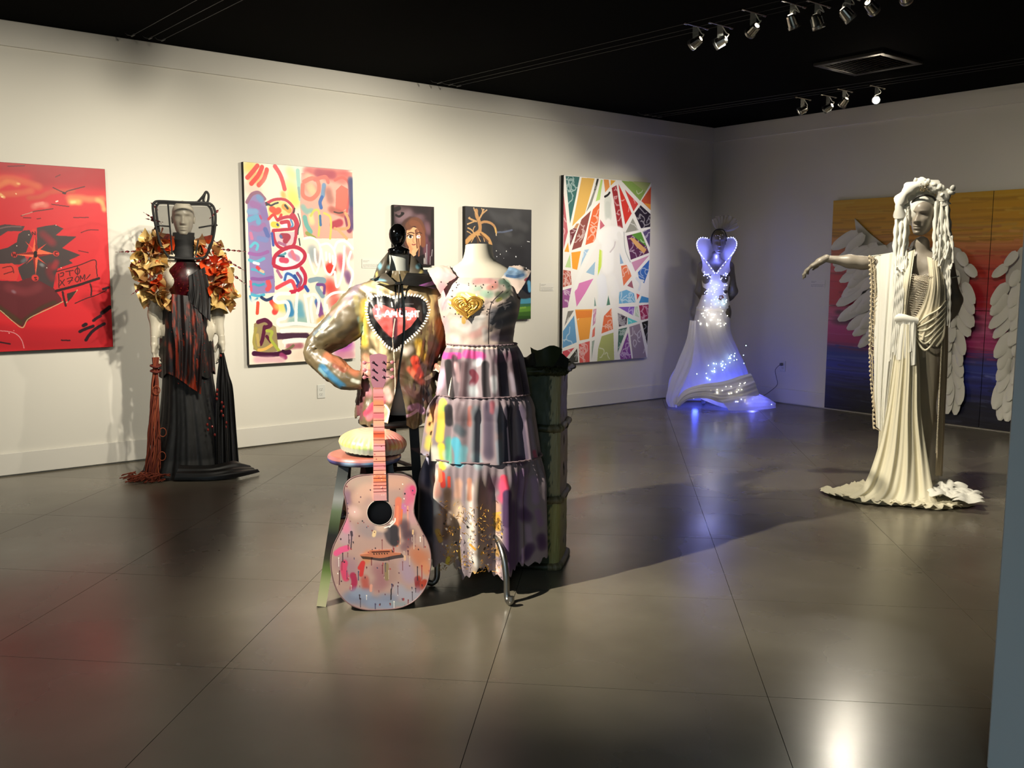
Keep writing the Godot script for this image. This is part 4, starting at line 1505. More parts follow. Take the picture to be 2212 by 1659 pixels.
# ---------------------------------------------------------------- display mannequins: body, head, hands
# bones: [from, to, radius, radius]; one closed skin round them, meshed as surface nets
func skin(mb: MB, bones: Array, cell: float, k: float) -> void:
	var lo := Vector3(9, 9, 9)
	var hi := -lo
	for b in bones:
		for e in 2:
			lo = lo.min(b[e] - Vector3.ONE * b[2 + e])
			hi = hi.max(b[e] + Vector3.ONE * b[2 + e])
	lo -= Vector3.ONE * (k * 0.3 + cell * 2.5)
	hi += Vector3.ONE * (k * 0.3 + cell * 2.5)
	var nx := int((hi.x - lo.x) / cell) + 1
	var ny := int((hi.y - lo.y) / cell) + 1
	var nz := int((hi.z - lo.z) / cell) + 1
	var f := PackedFloat32Array()
	f.resize(nx * ny * nz)
	f.fill(1.0)
	for b in bones:
		var a: Vector3 = b[0]
		var ab: Vector3 = b[1] - a
		var l2 := maxf(ab.length_squared(), 1e-9)
		var ra: float = b[2]
		var dr: float = b[3] - ra
		var m := maxf(ra, b[3]) + k + cell * 2.0
		var p0 := (a.min(b[1]) - Vector3.ONE * m - lo) / cell
		var p1 := (a.max(b[1]) + Vector3.ONE * m - lo) / cell
		for z in range(maxi(0, int(p0.z)), mini(nz - 1, int(p1.z)) + 1):
			for y in range(maxi(0, int(p0.y)), mini(ny - 1, int(p1.y)) + 1):
				var row := (z * ny + y) * nx
				for x in range(maxi(0, int(p0.x)), mini(nx - 1, int(p1.x)) + 1):
					var q := lo + Vector3(x, y, z) * cell - a
					var t := clampf(q.dot(ab) / l2, 0.0, 1.0)
					var d := (q - ab * t).length() - ra - dr * t
					var o := f[row + x]
					var h := maxf(k - absf(o - d), 0.0) / k
					f[row + x] = minf(o, d) - h * h * k * 0.25
	var ids := {}
	var sx := 1
	var sy := nx
	var sz := nx * ny
	for z in nz - 1:
		for y in ny - 1:
			for x in nx - 1:
				var c := z * sz + y * sy + x
				var v0 := f[c]
				if absf(v0) > cell * 2.5:
					continue
				var v := [v0, f[c + sx], f[c + sy], f[c + sx + sy], f[c + sz], f[c + sx + sz], f[c + sy + sz], f[c + sx + sy + sz]]
				var ins := 0
				for q: float in v:
					if q < 0.0:
						ins += 1
				if ins == 0 or ins == 8:
					continue
				var s := Vector3.ZERO
				var n := 0
				for e in [[0, 1], [2, 3], [4, 5], [6, 7], [0, 2], [1, 3], [4, 6], [5, 7], [0, 4], [1, 5], [2, 6], [3, 7]]:
					var va: float = v[e[0]]
					var vb: float = v[e[1]]
					if (va < 0.0) != (vb < 0.0):
						var t := va / (va - vb)
						var A := Vector3(e[0] & 1, (e[0] >> 1) & 1, e[0] >> 2)
						var B := Vector3(e[1] & 1, (e[1] >> 1) & 1, e[1] >> 2)
						s += A.lerp(B, t)
						n += 1
				var g := Vector3(v[1] - v[0] + v[3] - v[2] + v[5] - v[4] + v[7] - v[6], v[2] - v[0] + v[3] - v[1] + v[6] - v[4] + v[7] - v[5], v[4] - v[0] + v[5] - v[1] + v[6] - v[2] + v[7] - v[3])
				ids[c] = mb.put(lo + (Vector3(x, y, z) + s / n) * cell, g.normalized())
	for c: int in ids:
		for ax in 3:
			var st: int = [sx, sy, sz][ax]
			var s1: int = [sy, sz, sx][ax]
			var s2: int = [sz, sx, sy][ax]
			if (f[c] < 0.0) == (f[c + st] < 0.0):
				continue
			if not (ids.has(c - s1) and ids.has(c - s2) and ids.has(c - s1 - s2)):
				continue
			var p: int = ids[c]
			var q: int = ids[c - s1]
			var r: int = ids[c - s1 - s2]
			var w: int = ids[c - s2]
			if f[c] < 0.0:
				mb.tri(p, q, r)
				mb.tri(p, r, w)
			else:
				mb.tri(p, r, q)
				mb.tri(p, w, r)


# a smooth shop-window head, chin at y = -0.115, crown at 0.125; xf places it
func head(mb: MB, xf: Transform3D) -> void:
	var old := mb.xf
	mb.xf = xf
	var front := [Vector2(-0.118, 0.050), Vector2(-0.108, 0.073), Vector2(-0.085, 0.080), Vector2(-0.06, 0.086), Vector2(-0.03, 0.084), Vector2(0.0, 0.079), Vector2(0.03, 0.086), Vector2(0.06, 0.081), Vector2(0.09, 0.060), Vector2(0.11, 0.033), Vector2(0.122, 0.0)]
	var back := [Vector2(-0.118, 0.03), Vector2(-0.1, -0.015), Vector2(-0.07, -0.055), Vector2(-0.03, -0.083), Vector2(0.02, -0.098), Vector2(0.06, -0.092), Vector2(0.09, -0.068), Vector2(0.11, -0.035), Vector2(0.122, 0.0)]
	var wide := [Vector2(-0.118, 0.018), Vector2(-0.108, 0.034), Vector2(-0.085, 0.049), Vector2(-0.05, 0.060), Vector2(-0.01, 0.068), Vector2(0.03, 0.072), Vector2(0.07, 0.065), Vector2(0.095, 0.049), Vector2(0.112, 0.026), Vector2(0.122, 0.0)]
	mb.sheet(88, 80, func(u: float, v: float) -> Vector3:
		var y := -0.118 + 0.24 * (0.5 - 0.5 * cos(v * PI))
		var an := PI * 0.5 - u * TAU + PI
		var c := cos(an)
		var s := sin(an)
		var zf := tab(front, y)
		var zb := tab(back, y)
		var mid := (zf + zb) * 0.5 - 0.012
		var x := tab(wide, y) * c
		var z := mid + (zf - mid) * s if s > 0.0 else mid + (mid - zb) * s
		if s > 0.0:
			var ax := absf(x)
			z += smoothstep(0.028, -0.036, y) * smoothstep(-0.052, -0.036, y) * 0.024 * bump(x, 0.0, 0.009 + 0.007 * smoothstep(0.0, -0.036, y))
			z += 0.006 * bump(ax, 0.012, 0.007) * bump(y, -0.036, 0.008)
			z -= 0.0125 * bump(ax, 0.031, 0.019) * bump(y, 0.006, 0.014)
			z += 0.0065 * bump(ax, 0.031, 0.013) * bump(y, 0.003, 0.008)
			z += 0.005 * bump(ax, 0.030, 0.02) * bump(y, 0.026, 0.008)
			z += 0.0075 * bump(x, 0.0, 0.019) * (bump(y, -0.0635, 0.0055) + 1.1 * bump(y, -0.077, 0.0065))
			z -= 0.004 * bump(x, 0.0, 0.022) * bump(y, -0.070, 0.0035)
			z -= 0.003 * bump(x, 0.0, 0.018) * bump(y, -0.089, 0.007)
			z += 0.006 * bump(x, 0.0, 0.018) * bump(y, -0.104, 0.012)
			z += 0.004 * bump(ax, 0.043, 0.018) * bump(y, -0.022, 0.022)
		return Vector3(x, y, z))
	for s: float in [-1.0, 1.0]:
		mb.ball(Vector3(s * 0.070, -0.006, -0.018), Vector3(0.008, 0.030, 0.017), 14, 10, Basis(Vector3(1, 0, 0), -0.2))
	mb.xf = old


# right-hand fingers hanging along -y from the wrist at the origin; side = -1 mirrors; curl bends them
func hand(mb: MB, xf: Transform3D, side: float, curl: float) -> void:
	var old := mb.xf
	mb.xf = old * xf
	var b := []
	b.append([Vector3(0, 0.02, 0), Vector3(0, -0.03, 0), 0.022, 0.024])
	for k in 4:
		var x := (k - 1.5) * 0.0175
		var base := Vector3(x, -0.082 + absf(k - 1.2) * 0.006, 0.0)
		b.append([Vector3(x * 0.55, -0.03, 0), base, 0.0165, 0.0115])
		var l: float = [0.040, 0.045, 0.042, 0.033][k]
		var a := curl * 0.5
		var p := base
		for j in 3:
			var q: Vector3 = p + Vector3(x * 0.05, -cos(a), sin(a)) * l * [1.0, 0.65, 0.5][j]
			b.append([p, q, 0.0088 - j * 0.0009, 0.0080 - j * 0.0009])
			p = q
			a += curl * (0.8 + 0.12 * k)
	var t0 := Vector3(side * 0.020, -0.028, 0.006)
	var t1 := t0 + Vector3(side * 0.026, -0.030, 0.014)
	var t2 := t1 + Vector3(side * 0.006, -0.030, 0.008)
	b.append([t0, t1, 0.0145, 0.0105])
	b.append([t1, t2, 0.0102, 0.0075])
	skin(mb, b, 0.0042, 0.009)
	mb.xf = old


func torso_bones(cx: float) -> Array:
	return [[Vector3(cx, 1.58, -0.01), Vector3(cx, 1.50, -0.02), 0.047, 0.056], [Vector3(cx - 0.115, 1.465, -0.015), Vector3(cx + 0.115, 1.465, -0.015), 0.052, 0.052],
		[Vector3(cx - 0.06, 1.42, 0.0), Vector3(cx - 0.055, 1.22, 0.0), 0.085, 0.07], [Vector3(cx + 0.06, 1.42, 0.0), Vector3(cx + 0.055, 1.22, 0.0), 0.085, 0.07],
		[Vector3(cx - 0.07, 1.335, 0.06), Vector3(cx - 0.07, 1.33, 0.065), 0.056, 0.056], [Vector3(cx + 0.07, 1.335, 0.06), Vector3(cx + 0.07, 1.33, 0.065), 0.056, 0.056],
		[Vector3(cx - 0.05, 1.2, 0), Vector3(cx - 0.075, 1.0, 0), 0.07, 0.095], [Vector3(cx + 0.05, 1.2, 0), Vector3(cx + 0.075, 1.0, 0), 0.07, 0.095],
		[Vector3(cx - 0.08, 0.95, 0), Vector3(cx - 0.075, 0.52, 0.01), 0.085, 0.055], [Vector3(cx + 0.08, 0.95, 0), Vector3(cx + 0.075, 0.52, 0.01), 0.085, 0.055],
		[Vector3(cx - 0.075, 0.52, 0.01), Vector3(cx - 0.075, 0.09, -0.02), 0.054, 0.032], [Vector3(cx + 0.075, 0.52, 0.01), Vector3(cx + 0.075, 0.09, -0.02), 0.054, 0.032],
		[Vector3(cx - 0.075, 0.05, -0.02), Vector3(cx - 0.085, 0.03, 0.11), 0.032, 0.022], [Vector3(cx + 0.075, 0.05, -0.02), Vector3(cx + 0.085, 0.03, 0.11), 0.032, 0.022]]


func arm_bones(s: Vector3, e: Vector3, w: Vector3) -> Array:
	return [[s, e, 0.046, 0.034], [e, e.lerp(w, 0.35), 0.034, 0.035], [e.lerp(w, 0.35), w, 0.035, 0.022]]


# ---------------------------------------------------------------- cloth
# a sheet between two edge curves, pleated along them
func drape(mb: MB, a: Array, b: Array, folds: float, amp: float, bulge: float, nu := 30, nv := 30, phase := 0.0, out_dir := Vector3(0, 0, 1), colf = null) -> void:
	var pa := spline(a, 8)
	var pb := spline(b, 8)
	mb.sheet(nu, nv, func(u: float, v: float) -> Vector3:
		var qa := v * (pa.size() - 1)
		var ja := mini(int(qa), pa.size() - 2)
		var qb := v * (pb.size() - 1)
		var jb := mini(int(qb), pb.size() - 2)
		var p: Vector3 = pa[ja].lerp(pa[ja + 1], qa - ja).lerp(pb[jb].lerp(pb[jb + 1], qb - jb), u)
		var w := sin(u * folds * TAU + phase + 0.6 * sin(v * 4.0 + phase)) * 0.7 + 0.35 * sin(u * folds * 2.3 * TAU + v * 3.0 + phase)
		return p + out_dir * (w * amp * (0.35 + 0.65 * v) + bulge * sin(u * PI)), null, colf)


# a closed skirt; rows = [y, left, right, front, back]; folds run down it
func skirt(mb: MB, rows: Array, folds: float, amp: float, nu: int, nv: int, hem = null, phase := 0.0, colf = null, twist := 0.0) -> void:
	var y_top: float = rows[0][0]
	var y_low: float = rows[rows.size() - 1][0]
	var cols := []
	for j in range(1, 5):
		var t := []
		for k in range(rows.size() - 1, -1, -1):
			t.append(Vector2(rows[k][0], rows[k][j]))
		cols.append(t)
	mb.sheet(nu, nv, func(u: float, v: float) -> Vector3:
		var an := PI * 0.5 - u * TAU + PI
		var c := cos(an)
		var s := sin(an)
		var lowest: float = hem.call(an) if hem != null else y_low
		var y := lerpf(lowest, y_top, v)
		var l := tab(cols[0], y)
		var r := tab(cols[1], y)
		var w := (y_top - y) / (y_top - y_low)
		var ph := an + twist * w
		var f := sin(ph * folds + phase + 0.7 * sin(ph * 2.0 + phase)) * 0.6 + 0.35 * sin(ph * folds * 1.9 + phase * 2.0 + w * 2.0) + 0.2 * sin(ph * folds * 3.7 + w * 5.0)
		var g := 1.0 + f * amp * (0.25 + 0.75 * w)
		return Vector3((l + r) * 0.5 + (r - l) * 0.5 * c * g, y, (tab(cols[2], y) if s > 0.0 else tab(cols[3], y)) * s * g), null, colf)


func twisted(mb: MB, a: Vector3, b: Vector3, w: float, turns: float) -> void:
	var d := (b - a).normalized()
	var s := d.cross(Vector3(0.1, 0.3, 1)).normalized()
	var t := d.cross(s)
	mb.sheet(2, 40, func(u: float, v: float) -> Vector3:
		var an := v * turns * TAU
		var ww := w * sin(PI * clampf(v * 0.93 + 0.05, 0, 1)) * (0.55 + 0.45 * absf(cos(v * turns * PI)))
		return a.lerp(b, v) + (s * cos(an) + t * sin(an)) * (u - 0.5) * 2.0 * ww)


# ---------------------------------------------------------------- the dark costume by the left wall
func dark_mannequin() -> void:
	var at := Vector3(-6.24, 0, 0.63)
	var turn := deg_to_rad(-19.6)
	var o := thing("costumed_mannequin", "pale mannequin in a black gown with a mesh collar, gold ruffled sleeves and red spikes", "mannequin", at, turn)
	var body := MB.new()
	var bones := torso_bones(-0.022)
	bones.append_array(arm_bones(Vector3(-0.165, 1.455, -0.01), Vector3(-0.225, 1.18, -0.02), Vector3(-0.236, 0.945, 0.03)))
	bones.append_array(arm_bones(Vector3(0.13, 1.455, -0.01), Vector3(0.178, 1.18, -0.02), Vector3(0.2, 0.945, 0.03)))
	skin(body, bones, 0.013, 0.045)
	head(body, Transform3D(Basis(Vector3.UP, -0.02), Vector3(-0.021, 1.745, 0.0)))
	hand(body, Transform3D(Basis(Vector3.UP, 1.25), Vector3(-0.236, 0.925, 0.03)), 1.0, 0.35)
	hand(body, Transform3D(Basis(Vector3.UP, -1.25), Vector3(0.2, 0.925, 0.03)), -1.0, 0.35)
	part("body", body.mesh(), mat(Color(0.74, 0.71, 0.64), 0.4), o)
	var blk := mat(Color(0.035, 0.033, 0.035), 0.75)
	var tn := MB.new()
	tn.sheet(40, 16, func(u: float, v: float) -> Vector3:
		var r := tab([Vector2(0, 0.10), Vector2(0.2, 0.078), Vector2(0.6, 0.071), Vector2(1, 0.070)], v)
		var an := -u * TAU
		return Vector3(-0.022 + r * cos(an) + 0.002 * sin(v * 40.0), 1.465 + 0.185 * v - 0.03 * maxf(0.0, -sin(an)), 0.0 + r * 0.95 * sin(an)))
	part("turtleneck", tn.mesh(), blk, o)
	# collar: bent frames in front of and behind the head, struts between them, netting stretched over
	var fr := [Vector3(-0.121, 1.484, 0.10), Vector3(-0.165, 1.56, 0.12), Vector3(-0.192, 1.68, 0.14), Vector3(-0.206, 1.80, 0.15), Vector3(-0.196, 1.835, 0.15), Vector3(-0.16, 1.846, 0.15), Vector3(-0.02, 1.842, 0.165), Vector3(0.12, 1.843, 0.15), Vector3(0.162, 1.832, 0.15), Vector3(0.182, 1.79, 0.15), Vector3(0.182, 1.71, 0.145), Vector3(0.162, 1.60, 0.13), Vector3(0.13, 1.52, 0.11), Vector3(0.098, 1.482, 0.10), Vector3(-0.01, 1.474, 0.115), Vector3(-0.121, 1.484, 0.10)]
	var bk := []
	for q: Vector3 in fr:
		bk.append(Vector3(q.x * 0.94, q.y * 1.0 - 0.012 + 0.02 * smoothstep(1.7, 1.85, q.y), -q.z * 0.9 - 0.01))
	var collar := group_part("collar", o)
	for loop in [fr, bk]:
		var mb := MB.new()
		mb.tube(spline(loop, 5), 0.0085, 8, false)
		part("frame", mb.mesh(), blk, collar)
	for j in [2, 4, 8, 10]:
		var mb := MB.new()
		mb.tube([fr[j], (fr[j] + bk[j]) * 0.5 + Vector3(signf(fr[j].x) * 0.02, 0, 0), bk[j]], 0.005, 6)
		part("strut", mb.mesh(), blk, collar)
	for e in [[Vector3(-0.196, 1.69, 0.142), Vector3(-0.11, 1.685, 0.13)], [Vector3(-0.112, 1.842, 0.157), Vector3(-0.098, 1.50, 0.105)], [Vector3(0.07, 1.60, 0.12), Vector3(0.05, 1.50, 0.11)], [Vector3(0.178, 1.70, 0.142), Vector3(0.075, 1.68, 0.13)]]:
		var mb := MB.new()
		mb.tube([e[0], e[1]], 0.006, 6)
		part("strut", mb.mesh(), blk, collar)
	var net := mat(Color(0.03, 0.03, 0.03, 0.42), 0.8)
	net.transparency = BaseMaterial3D.TRANSPARENCY_ALPHA
	for sgn: float in [1.0, -1.0]:
		var mb := MB.new()
		mb.sheet(24, 20, func(u: float, v: float) -> Vector3:
			var y := lerpf(1.60 if sgn > 0.0 else 1.50, 1.838, v)
			var h := tab([Vector2(1.48, 0.11), Vector2(1.6, 0.165), Vector2(1.7, 0.187), Vector2(1.82, 0.192), Vector2(1.838, 0.18)], y)
			return Vector3(-0.012 + (u - 0.5) * 2.0 * h, y, sgn * (0.10 + (y - 1.48) * 0.17 + 0.012 * sin(u * PI))))
		part("netting", mb.mesh(), net, collar)
	var ear := MB.new()
	ear.tube(spline([Vector3(0.075, 1.85, 0.06), Vector3(0.112, 1.895, 0.06), Vector3(0.132, 1.923, 0.06), Vector3(0.146, 1.905, 0.06), Vector3(0.143, 1.868, 0.06), Vector3(0.128, 1.846, 0.06), Vector3(0.112, 1.865, 0.06), Vector3(0.122, 1.905, 0.06), Vector3(0.132, 1.922, 0.06)], 6), 0.0075, 8)
	part("ear_hoop", ear.mesh(), blk, collar)
	var cone := MB.new()
	drape(cone, [Vector3(0.03, 1.845, 0.06), Vector3(0.08, 1.87, 0.06), Vector3(0.128, 1.92, 0.06)], [Vector3(0.06, 1.842, 0.06), Vector3(0.1, 1.848, 0.06), Vector3(0.126, 1.85, 0.06)], 1.0, 0.002, 0.01, 8, 8)
	part("ear_netting", cone.mesh(), net, collar)
	# sleeves: bunches of curled metallic scraps
	var curls := []
	for k in 5:
		var mb := MB.new()
		var w: float = 0.030 + 0.005 * k
		mb.sheet(10, 8, func(u: float, v: float) -> Vector3:
			var an := (u - 0.5) * (2.6 + 0.5 * k)
			var r := 0.012 + w * v * (0.5 + 0.14 * k)
			var tip := 1.0 + 0.45 * v * sin(u * PI * (2.0 + k % 2) + k)
			return Vector3(sin(an) * r * tip, v * (0.05 + 0.008 * k) * (1.0 - 0.25 * cos(u * PI * 2.0)), cos(an) * r * 0.8 - r))
		curls.append(mb.mesh())
	var gold := [mat(Color(0.86, 0.74, 0.48), 0.34, 0.35), mat(Color(0.74, 0.56, 0.36), 0.34, 0.4), mat(Color(0.72, 0.40, 0.22), 0.34, 0.4), mat(Color(0.82, 0.30, 0.13), 0.36, 0.3), mat(Color(0.55, 0.40, 0.24), 0.35, 0.4)]
	var rg := RandomNumberGenerator.new()
	rg.seed = 17
	for sd in 2:
		var sleeve := group_part("ruffled_sleeve", o)
		var path := spline([Vector3(-0.165, 1.60, 0.0), Vector3(-0.225, 1.50, 0.0), Vector3(-0.235, 1.38, 0.0), Vector3(-0.205, 1.27, 0.01), Vector3(-0.175, 1.18, 0.02)] if sd == 0 else [Vector3(0.135, 1.56, 0.0), Vector3(0.15, 1.47, 0.0), Vector3(0.175, 1.36, 0.0), Vector3(0.20, 1.25, 0.01), Vector3(0.225, 1.14, 0.02)], 8)
		for k in (96 if sd == 0 else 78):
			var q := rg.randf()
			var c: Vector3 = path[int(q * (path.size() - 1))]
			var r := (0.045 + 0.035 * sin(q * PI)) * (1.0 if sd == 0 else 0.8)
			var dir := Vector3(rg.randfn(), rg.randfn() * 0.6, absf(rg.randfn()) * 1.1 - 0.35).normalized()
			var tone := 0 if rg.randf() < 0.36 + 0.3 * q else 1 + rg.randi() % 4
			if sd == 1 and q > 0.2 and q < 0.7 and rg.randf() < 0.45:
				tone = 3
			var f := part("ruffle", curls[rg.randi() % 5], gold[tone], sleeve)
			var side := dir.cross(Vector3(rg.randfn(), rg.randfn(), rg.randfn())).normalized()
			f.transform = Transform3D(Basis(side, dir, side.cross(dir)), c + dir * r * 0.55)
	# spikes: twisted red ribbons standing out of the sleeves
	var red := mat(Color(0.36, 0.07, 0.08), 0.3, 0.1)
	for e in [[-0.17, 1.53, 0.0, -0.455, 1.515, 0.02], [-0.2, 1.53, 0.02, -0.345, 1.425, 0.10], [-0.22, 1.34, 0.03, -0.37, 1.23, 0.09], [-0.16, 1.71, -0.05, -0.275, 1.785, -0.05], [-0.15, 1.72, -0.06, -0.27, 1.745, -0.08], [-0.18, 1.80, -0.06, -0.225, 1.852, -0.08], [0.15, 1.75, -0.05, 0.225, 1.825, -0.06],
			[0.12, 1.55, 0.0, 0.40, 1.525, 0.02], [0.15, 1.53, 0.02, 0.385, 1.385, 0.05], [0.2, 1.44, 0.02, 0.375, 1.30, 0.05], [-0.2, 1.58, -0.02, -0.30, 1.66, -0.02], [0.17, 1.6, 0.02, 0.23, 1.56, 0.1]]:
		var mb := MB.new()
		var a := Vector3(e[0], e[1], e[2])
		var b := Vector3(e[3], e[4], e[5])
		twisted(mb, a, b, 0.0105, a.distance_to(b) * 14.0)
		part("twisted_spike", mb.mesh(), red, o)
	# bodice, tunic and skirt
	var nz := FastNoiseLite.new()
	nz.seed = 31
	nz.frequency = 5.0
	var bod := MB.new()
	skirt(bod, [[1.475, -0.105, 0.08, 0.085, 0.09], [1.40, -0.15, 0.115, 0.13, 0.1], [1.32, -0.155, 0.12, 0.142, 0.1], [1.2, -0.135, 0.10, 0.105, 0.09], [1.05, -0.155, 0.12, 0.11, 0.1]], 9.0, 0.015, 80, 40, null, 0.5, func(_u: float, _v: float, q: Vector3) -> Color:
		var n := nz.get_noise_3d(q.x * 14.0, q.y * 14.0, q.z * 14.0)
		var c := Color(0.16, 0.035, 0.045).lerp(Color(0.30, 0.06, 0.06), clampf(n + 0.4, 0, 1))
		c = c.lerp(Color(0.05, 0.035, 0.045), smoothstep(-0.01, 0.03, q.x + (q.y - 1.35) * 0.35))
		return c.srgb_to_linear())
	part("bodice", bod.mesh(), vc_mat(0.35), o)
	var stain := func(_u: float, _v: float, q: Vector3) -> Color:
		var n := nz.get_noise_3d(q.x * 5.0 + q.y * 0.7, q.y * 1.1, 3.0)
		var n2 := nz.get_noise_3d(q.x * 3.0, q.y * 2.0, 8.0)
		var c := Color(0.06, 0.048, 0.05).lerp(Color(0.13, 0.085, 0.075), clampf(n2 + 0.45, 0, 1))
		return c.lerp(Color(0.42, 0.14, 0.08), smoothstep(0.22, 0.5, n)).srgb_to_linear()
	var tu := MB.new()
	skirt(tu, [[1.25, -0.14, 0.11, 0.10, 0.09], [1.13, -0.175, 0.13, 0.115, 0.105], [0.95, -0.195, 0.14, 0.135, 0.12], [0.66, -0.208, 0.148, 0.15, 0.13]], 8.0, 0.055, 150, 60,
		func(an: float) -> float: return 0.685 + 0.02 * sin(an * 6.0) + 0.05 * maxf(0.0, -sin(an)), 1.2, stain)
	part("tunic", tu.mesh(), vc_mat(0.5), o)
	var ov := MB.new()
	drape(ov, [Vector3(-0.11, 1.24, 0.125), Vector3(-0.115, 1.05, 0.15), Vector3(-0.10, 0.90, 0.165), Vector3(-0.105, 0.69, 0.172)], [Vector3(0.055, 1.22, 0.12), Vector3(0.085, 1.0, 0.145), Vector3(0.07, 0.80, 0.168), Vector3(0.05, 0.565, 0.175)], 2.2, 0.016, 0.02, 50, 60, 0.6, Vector3(0, 0, 1), func(u: float, v: float, q: Vector3) -> Color:
		var n := nz.get_noise_3d(q.x * 7.0, q.y * 1.6, 1.0)
		var c := Color(0.10, 0.06, 0.055).lerp(Color(0.46, 0.15, 0.08), smoothstep(0.05, 0.45, n + 0.45 * bump(u, 0.05, 0.12) + 0.35 * bump(u, 0.72, 0.1) + 0.5 * smoothstep(0.86, 1.0, v) - 0.1))
		return c.srgb_to_linear())
	part("front_panel", ov.mesh(), vc_mat(0.42), o)
	var sh := MB.new()
	drape(sh, [Vector3(0.0, 1.36, 0.145), Vector3(0.0, 1.28, 0.145), Vector3(-0.02, 1.21, 0.135)], [Vector3(0.105, 1.42, 0.10), Vector3(0.135, 1.25, 0.09), Vector3(0.13, 1.05, 0.12)], 4.0, 0.008, 0.02, 40, 24)
	part("shoulder_drape", sh.mesh(), mat(Color(0.05, 0.04, 0.045), 0.55), o)
	var sk := MB.new()
	skirt(sk, [[0.80, -0.19, 0.13, 0.12, 0.12], [0.60, -0.20, 0.145, 0.14, 0.13], [0.35, -0.235, 0.19, 0.18, 0.16], [0.12, -0.30, 0.245, 0.23, 0.2], [0.02, -0.34, 0.275, 0.27, 0.22], [0.004, -0.36, 0.31, 0.30, 0.23]], 11.0, 0.045, 180, 70, null, 2.2, func(u: float, v: float, q: Vector3) -> Color:
		var n := nz.get_noise_3d(q.x * 9.0, q.y * 0.9, q.z * 9.0)
		return Color(0.038, 0.038, 0.042).lerp(Color(0.12, 0.115, 0.115), smoothstep(0.1, 0.6, n)).srgb_to_linear())
	part("skirt", sk.mesh(), vc_mat(0.6), o)
	var tr := MB.new()
	drape(tr, [Vector3(-0.10, 0.10, 0.25), Vector3(0.1, 0.09, 0.27), Vector3(0.25, 0.10, 0.22), Vector3(0.33, 0.05, 0.16)], [Vector3(-0.14, 0.012, 0.30), Vector3(0.08, 0.012, 0.36), Vector3(0.26, 0.014, 0.34), Vector3(0.42, 0.012, 0.22)], 1.5, 0.012, 0.02, 20, 50, 0.0, Vector3(0.1, 0.7, 0.6))
	part("train", tr.mesh(), mat(Color(0.06, 0.055, 0.055), 0.45), o)
	# loose glints: sequins and beads
	var sq := MB.new()
	for k in 150:
		var y := rg.randf_range(0.62, 1.46)
		var x := rg.randf_range(-0.11, 0.10) - 0.01
		var z := 0.155 + (0.02 if y < 1.1 else -0.02 * absf(x) * 10.0)
		sq.ball(Vector3(x, y, z), Vector3.ONE * rg.randf_range(0.0015, 0.003), 6, 4)
	var sp := part("sequins", sq.mesh(), mat(Color(0.75, 0.25, 0.2), 0.12, 0.6), o)
	sp.set_meta("kind", "stuff")
	# rope tassel in the left hand, tattered cloth in the other
	var rope := thing("rope_tassel", "long knotted tassel of rust-orange rope hanging from the dark mannequin's hand to the floor", "rope", at, turn)
	var rm := [mat(Color(0.47, 0.19, 0.10), 0.85), mat(Color(0.58, 0.28, 0.16), 0.85), mat(Color(0.38, 0.13, 0.08), 0.85)]
	for k in 46:
		var mb := MB.new()
		var pts := []
		var a0 := rg.randf() * TAU
		var end := Vector3(rg.randf_range(-0.40, -0.20), 0.012, rg.randf_range(0.08, 0.26))
		for j in 15:
			var q := j / 14.0
			var y := lerpf(0.815, 0.03, q)
			var r := 0.020 + 0.030 * smoothstep(0.15, 1.0, q) * (0.6 + 0.4 * sin(k * 1.7))
			if absf(q - 0.10) < 0.05:
				r = 0.014
			pts.append(Vector3(lerpf(-0.228, -0.275, q) + r * cos(a0 + q * 3.0 + sin(k + q * 9.0) * 0.4), y, 0.10 + 0.07 * q + r * sin(a0 + q * 3.0)))
		pts.append(Vector3((pts[14].x + end.x) * 0.5, 0.035 + 0.02 * rg.randf(), (pts[14].z + end.z) * 0.5))
		pts.append(end)
		pts.append(end + Vector3(rg.randf_range(-0.05, 0.02), 0.0, rg.randf_range(-0.03, 0.04)))
		mb.tube(spline(pts, 3), 0.0042, 5)
		part("strand", mb.mesh(), rm[k % 3], rope)
	for y: float in [0.76, 0.725]:
		var mb := MB.new()
		mb.tube(spline([Vector3(-0.262, y, 0.10), Vector3(-0.23, y - 0.008, 0.135), Vector3(-0.20, y, 0.10), Vector3(-0.23, y + 0.006, 0.068), Vector3(-0.262, y, 0.10)], 5), 0.008, 8)
		part("knot", mb.mesh(), rm[2], rope)
	for k in 3:
		var mb := MB.new()
		var c: Vector3 = [Vector3(-0.2, 0.32, 0.19), Vector3(-0.23, 0.60, 0.15), Vector3(-0.21, 0.16, 0.2)][k]
		var ring := []
		for j in 15:
			ring.append(c + Vector3(0.022 * cos(TAU * j / 13.0), 0.03 * sin(TAU * j / 13.0), 0.005))
		mb.tube(ring, 0.003, 5)
		part("loop", mb.mesh(), rm[1], rope)
	var fl := MB.new()
	for k in 90:
		var a := Vector3(rg.randf_range(-0.42, -0.16), rg.randf_range(0.01, 0.05), rg.randf_range(0.12, 0.33))
		fl.tube(spline([a, a + Vector3(rg.randf_range(-0.04, 0.04), 0.012, rg.randf_range(-0.02, 0.02)), a + Vector3(rg.randf_range(-0.08, 0.02), -0.004, rg.randf_range(-0.03, 0.03))], 3), 0.0035, 4)
	part("frayed_end", fl.mesh(), rm[0], rope).set_meta("kind", "stuff")
	var cl := thing("tattered_cloth", "tattered black cloth dotted with red beads, hanging from the dark mannequin's right-hand side", "cloth", at, turn)
	var ct := MB.new()
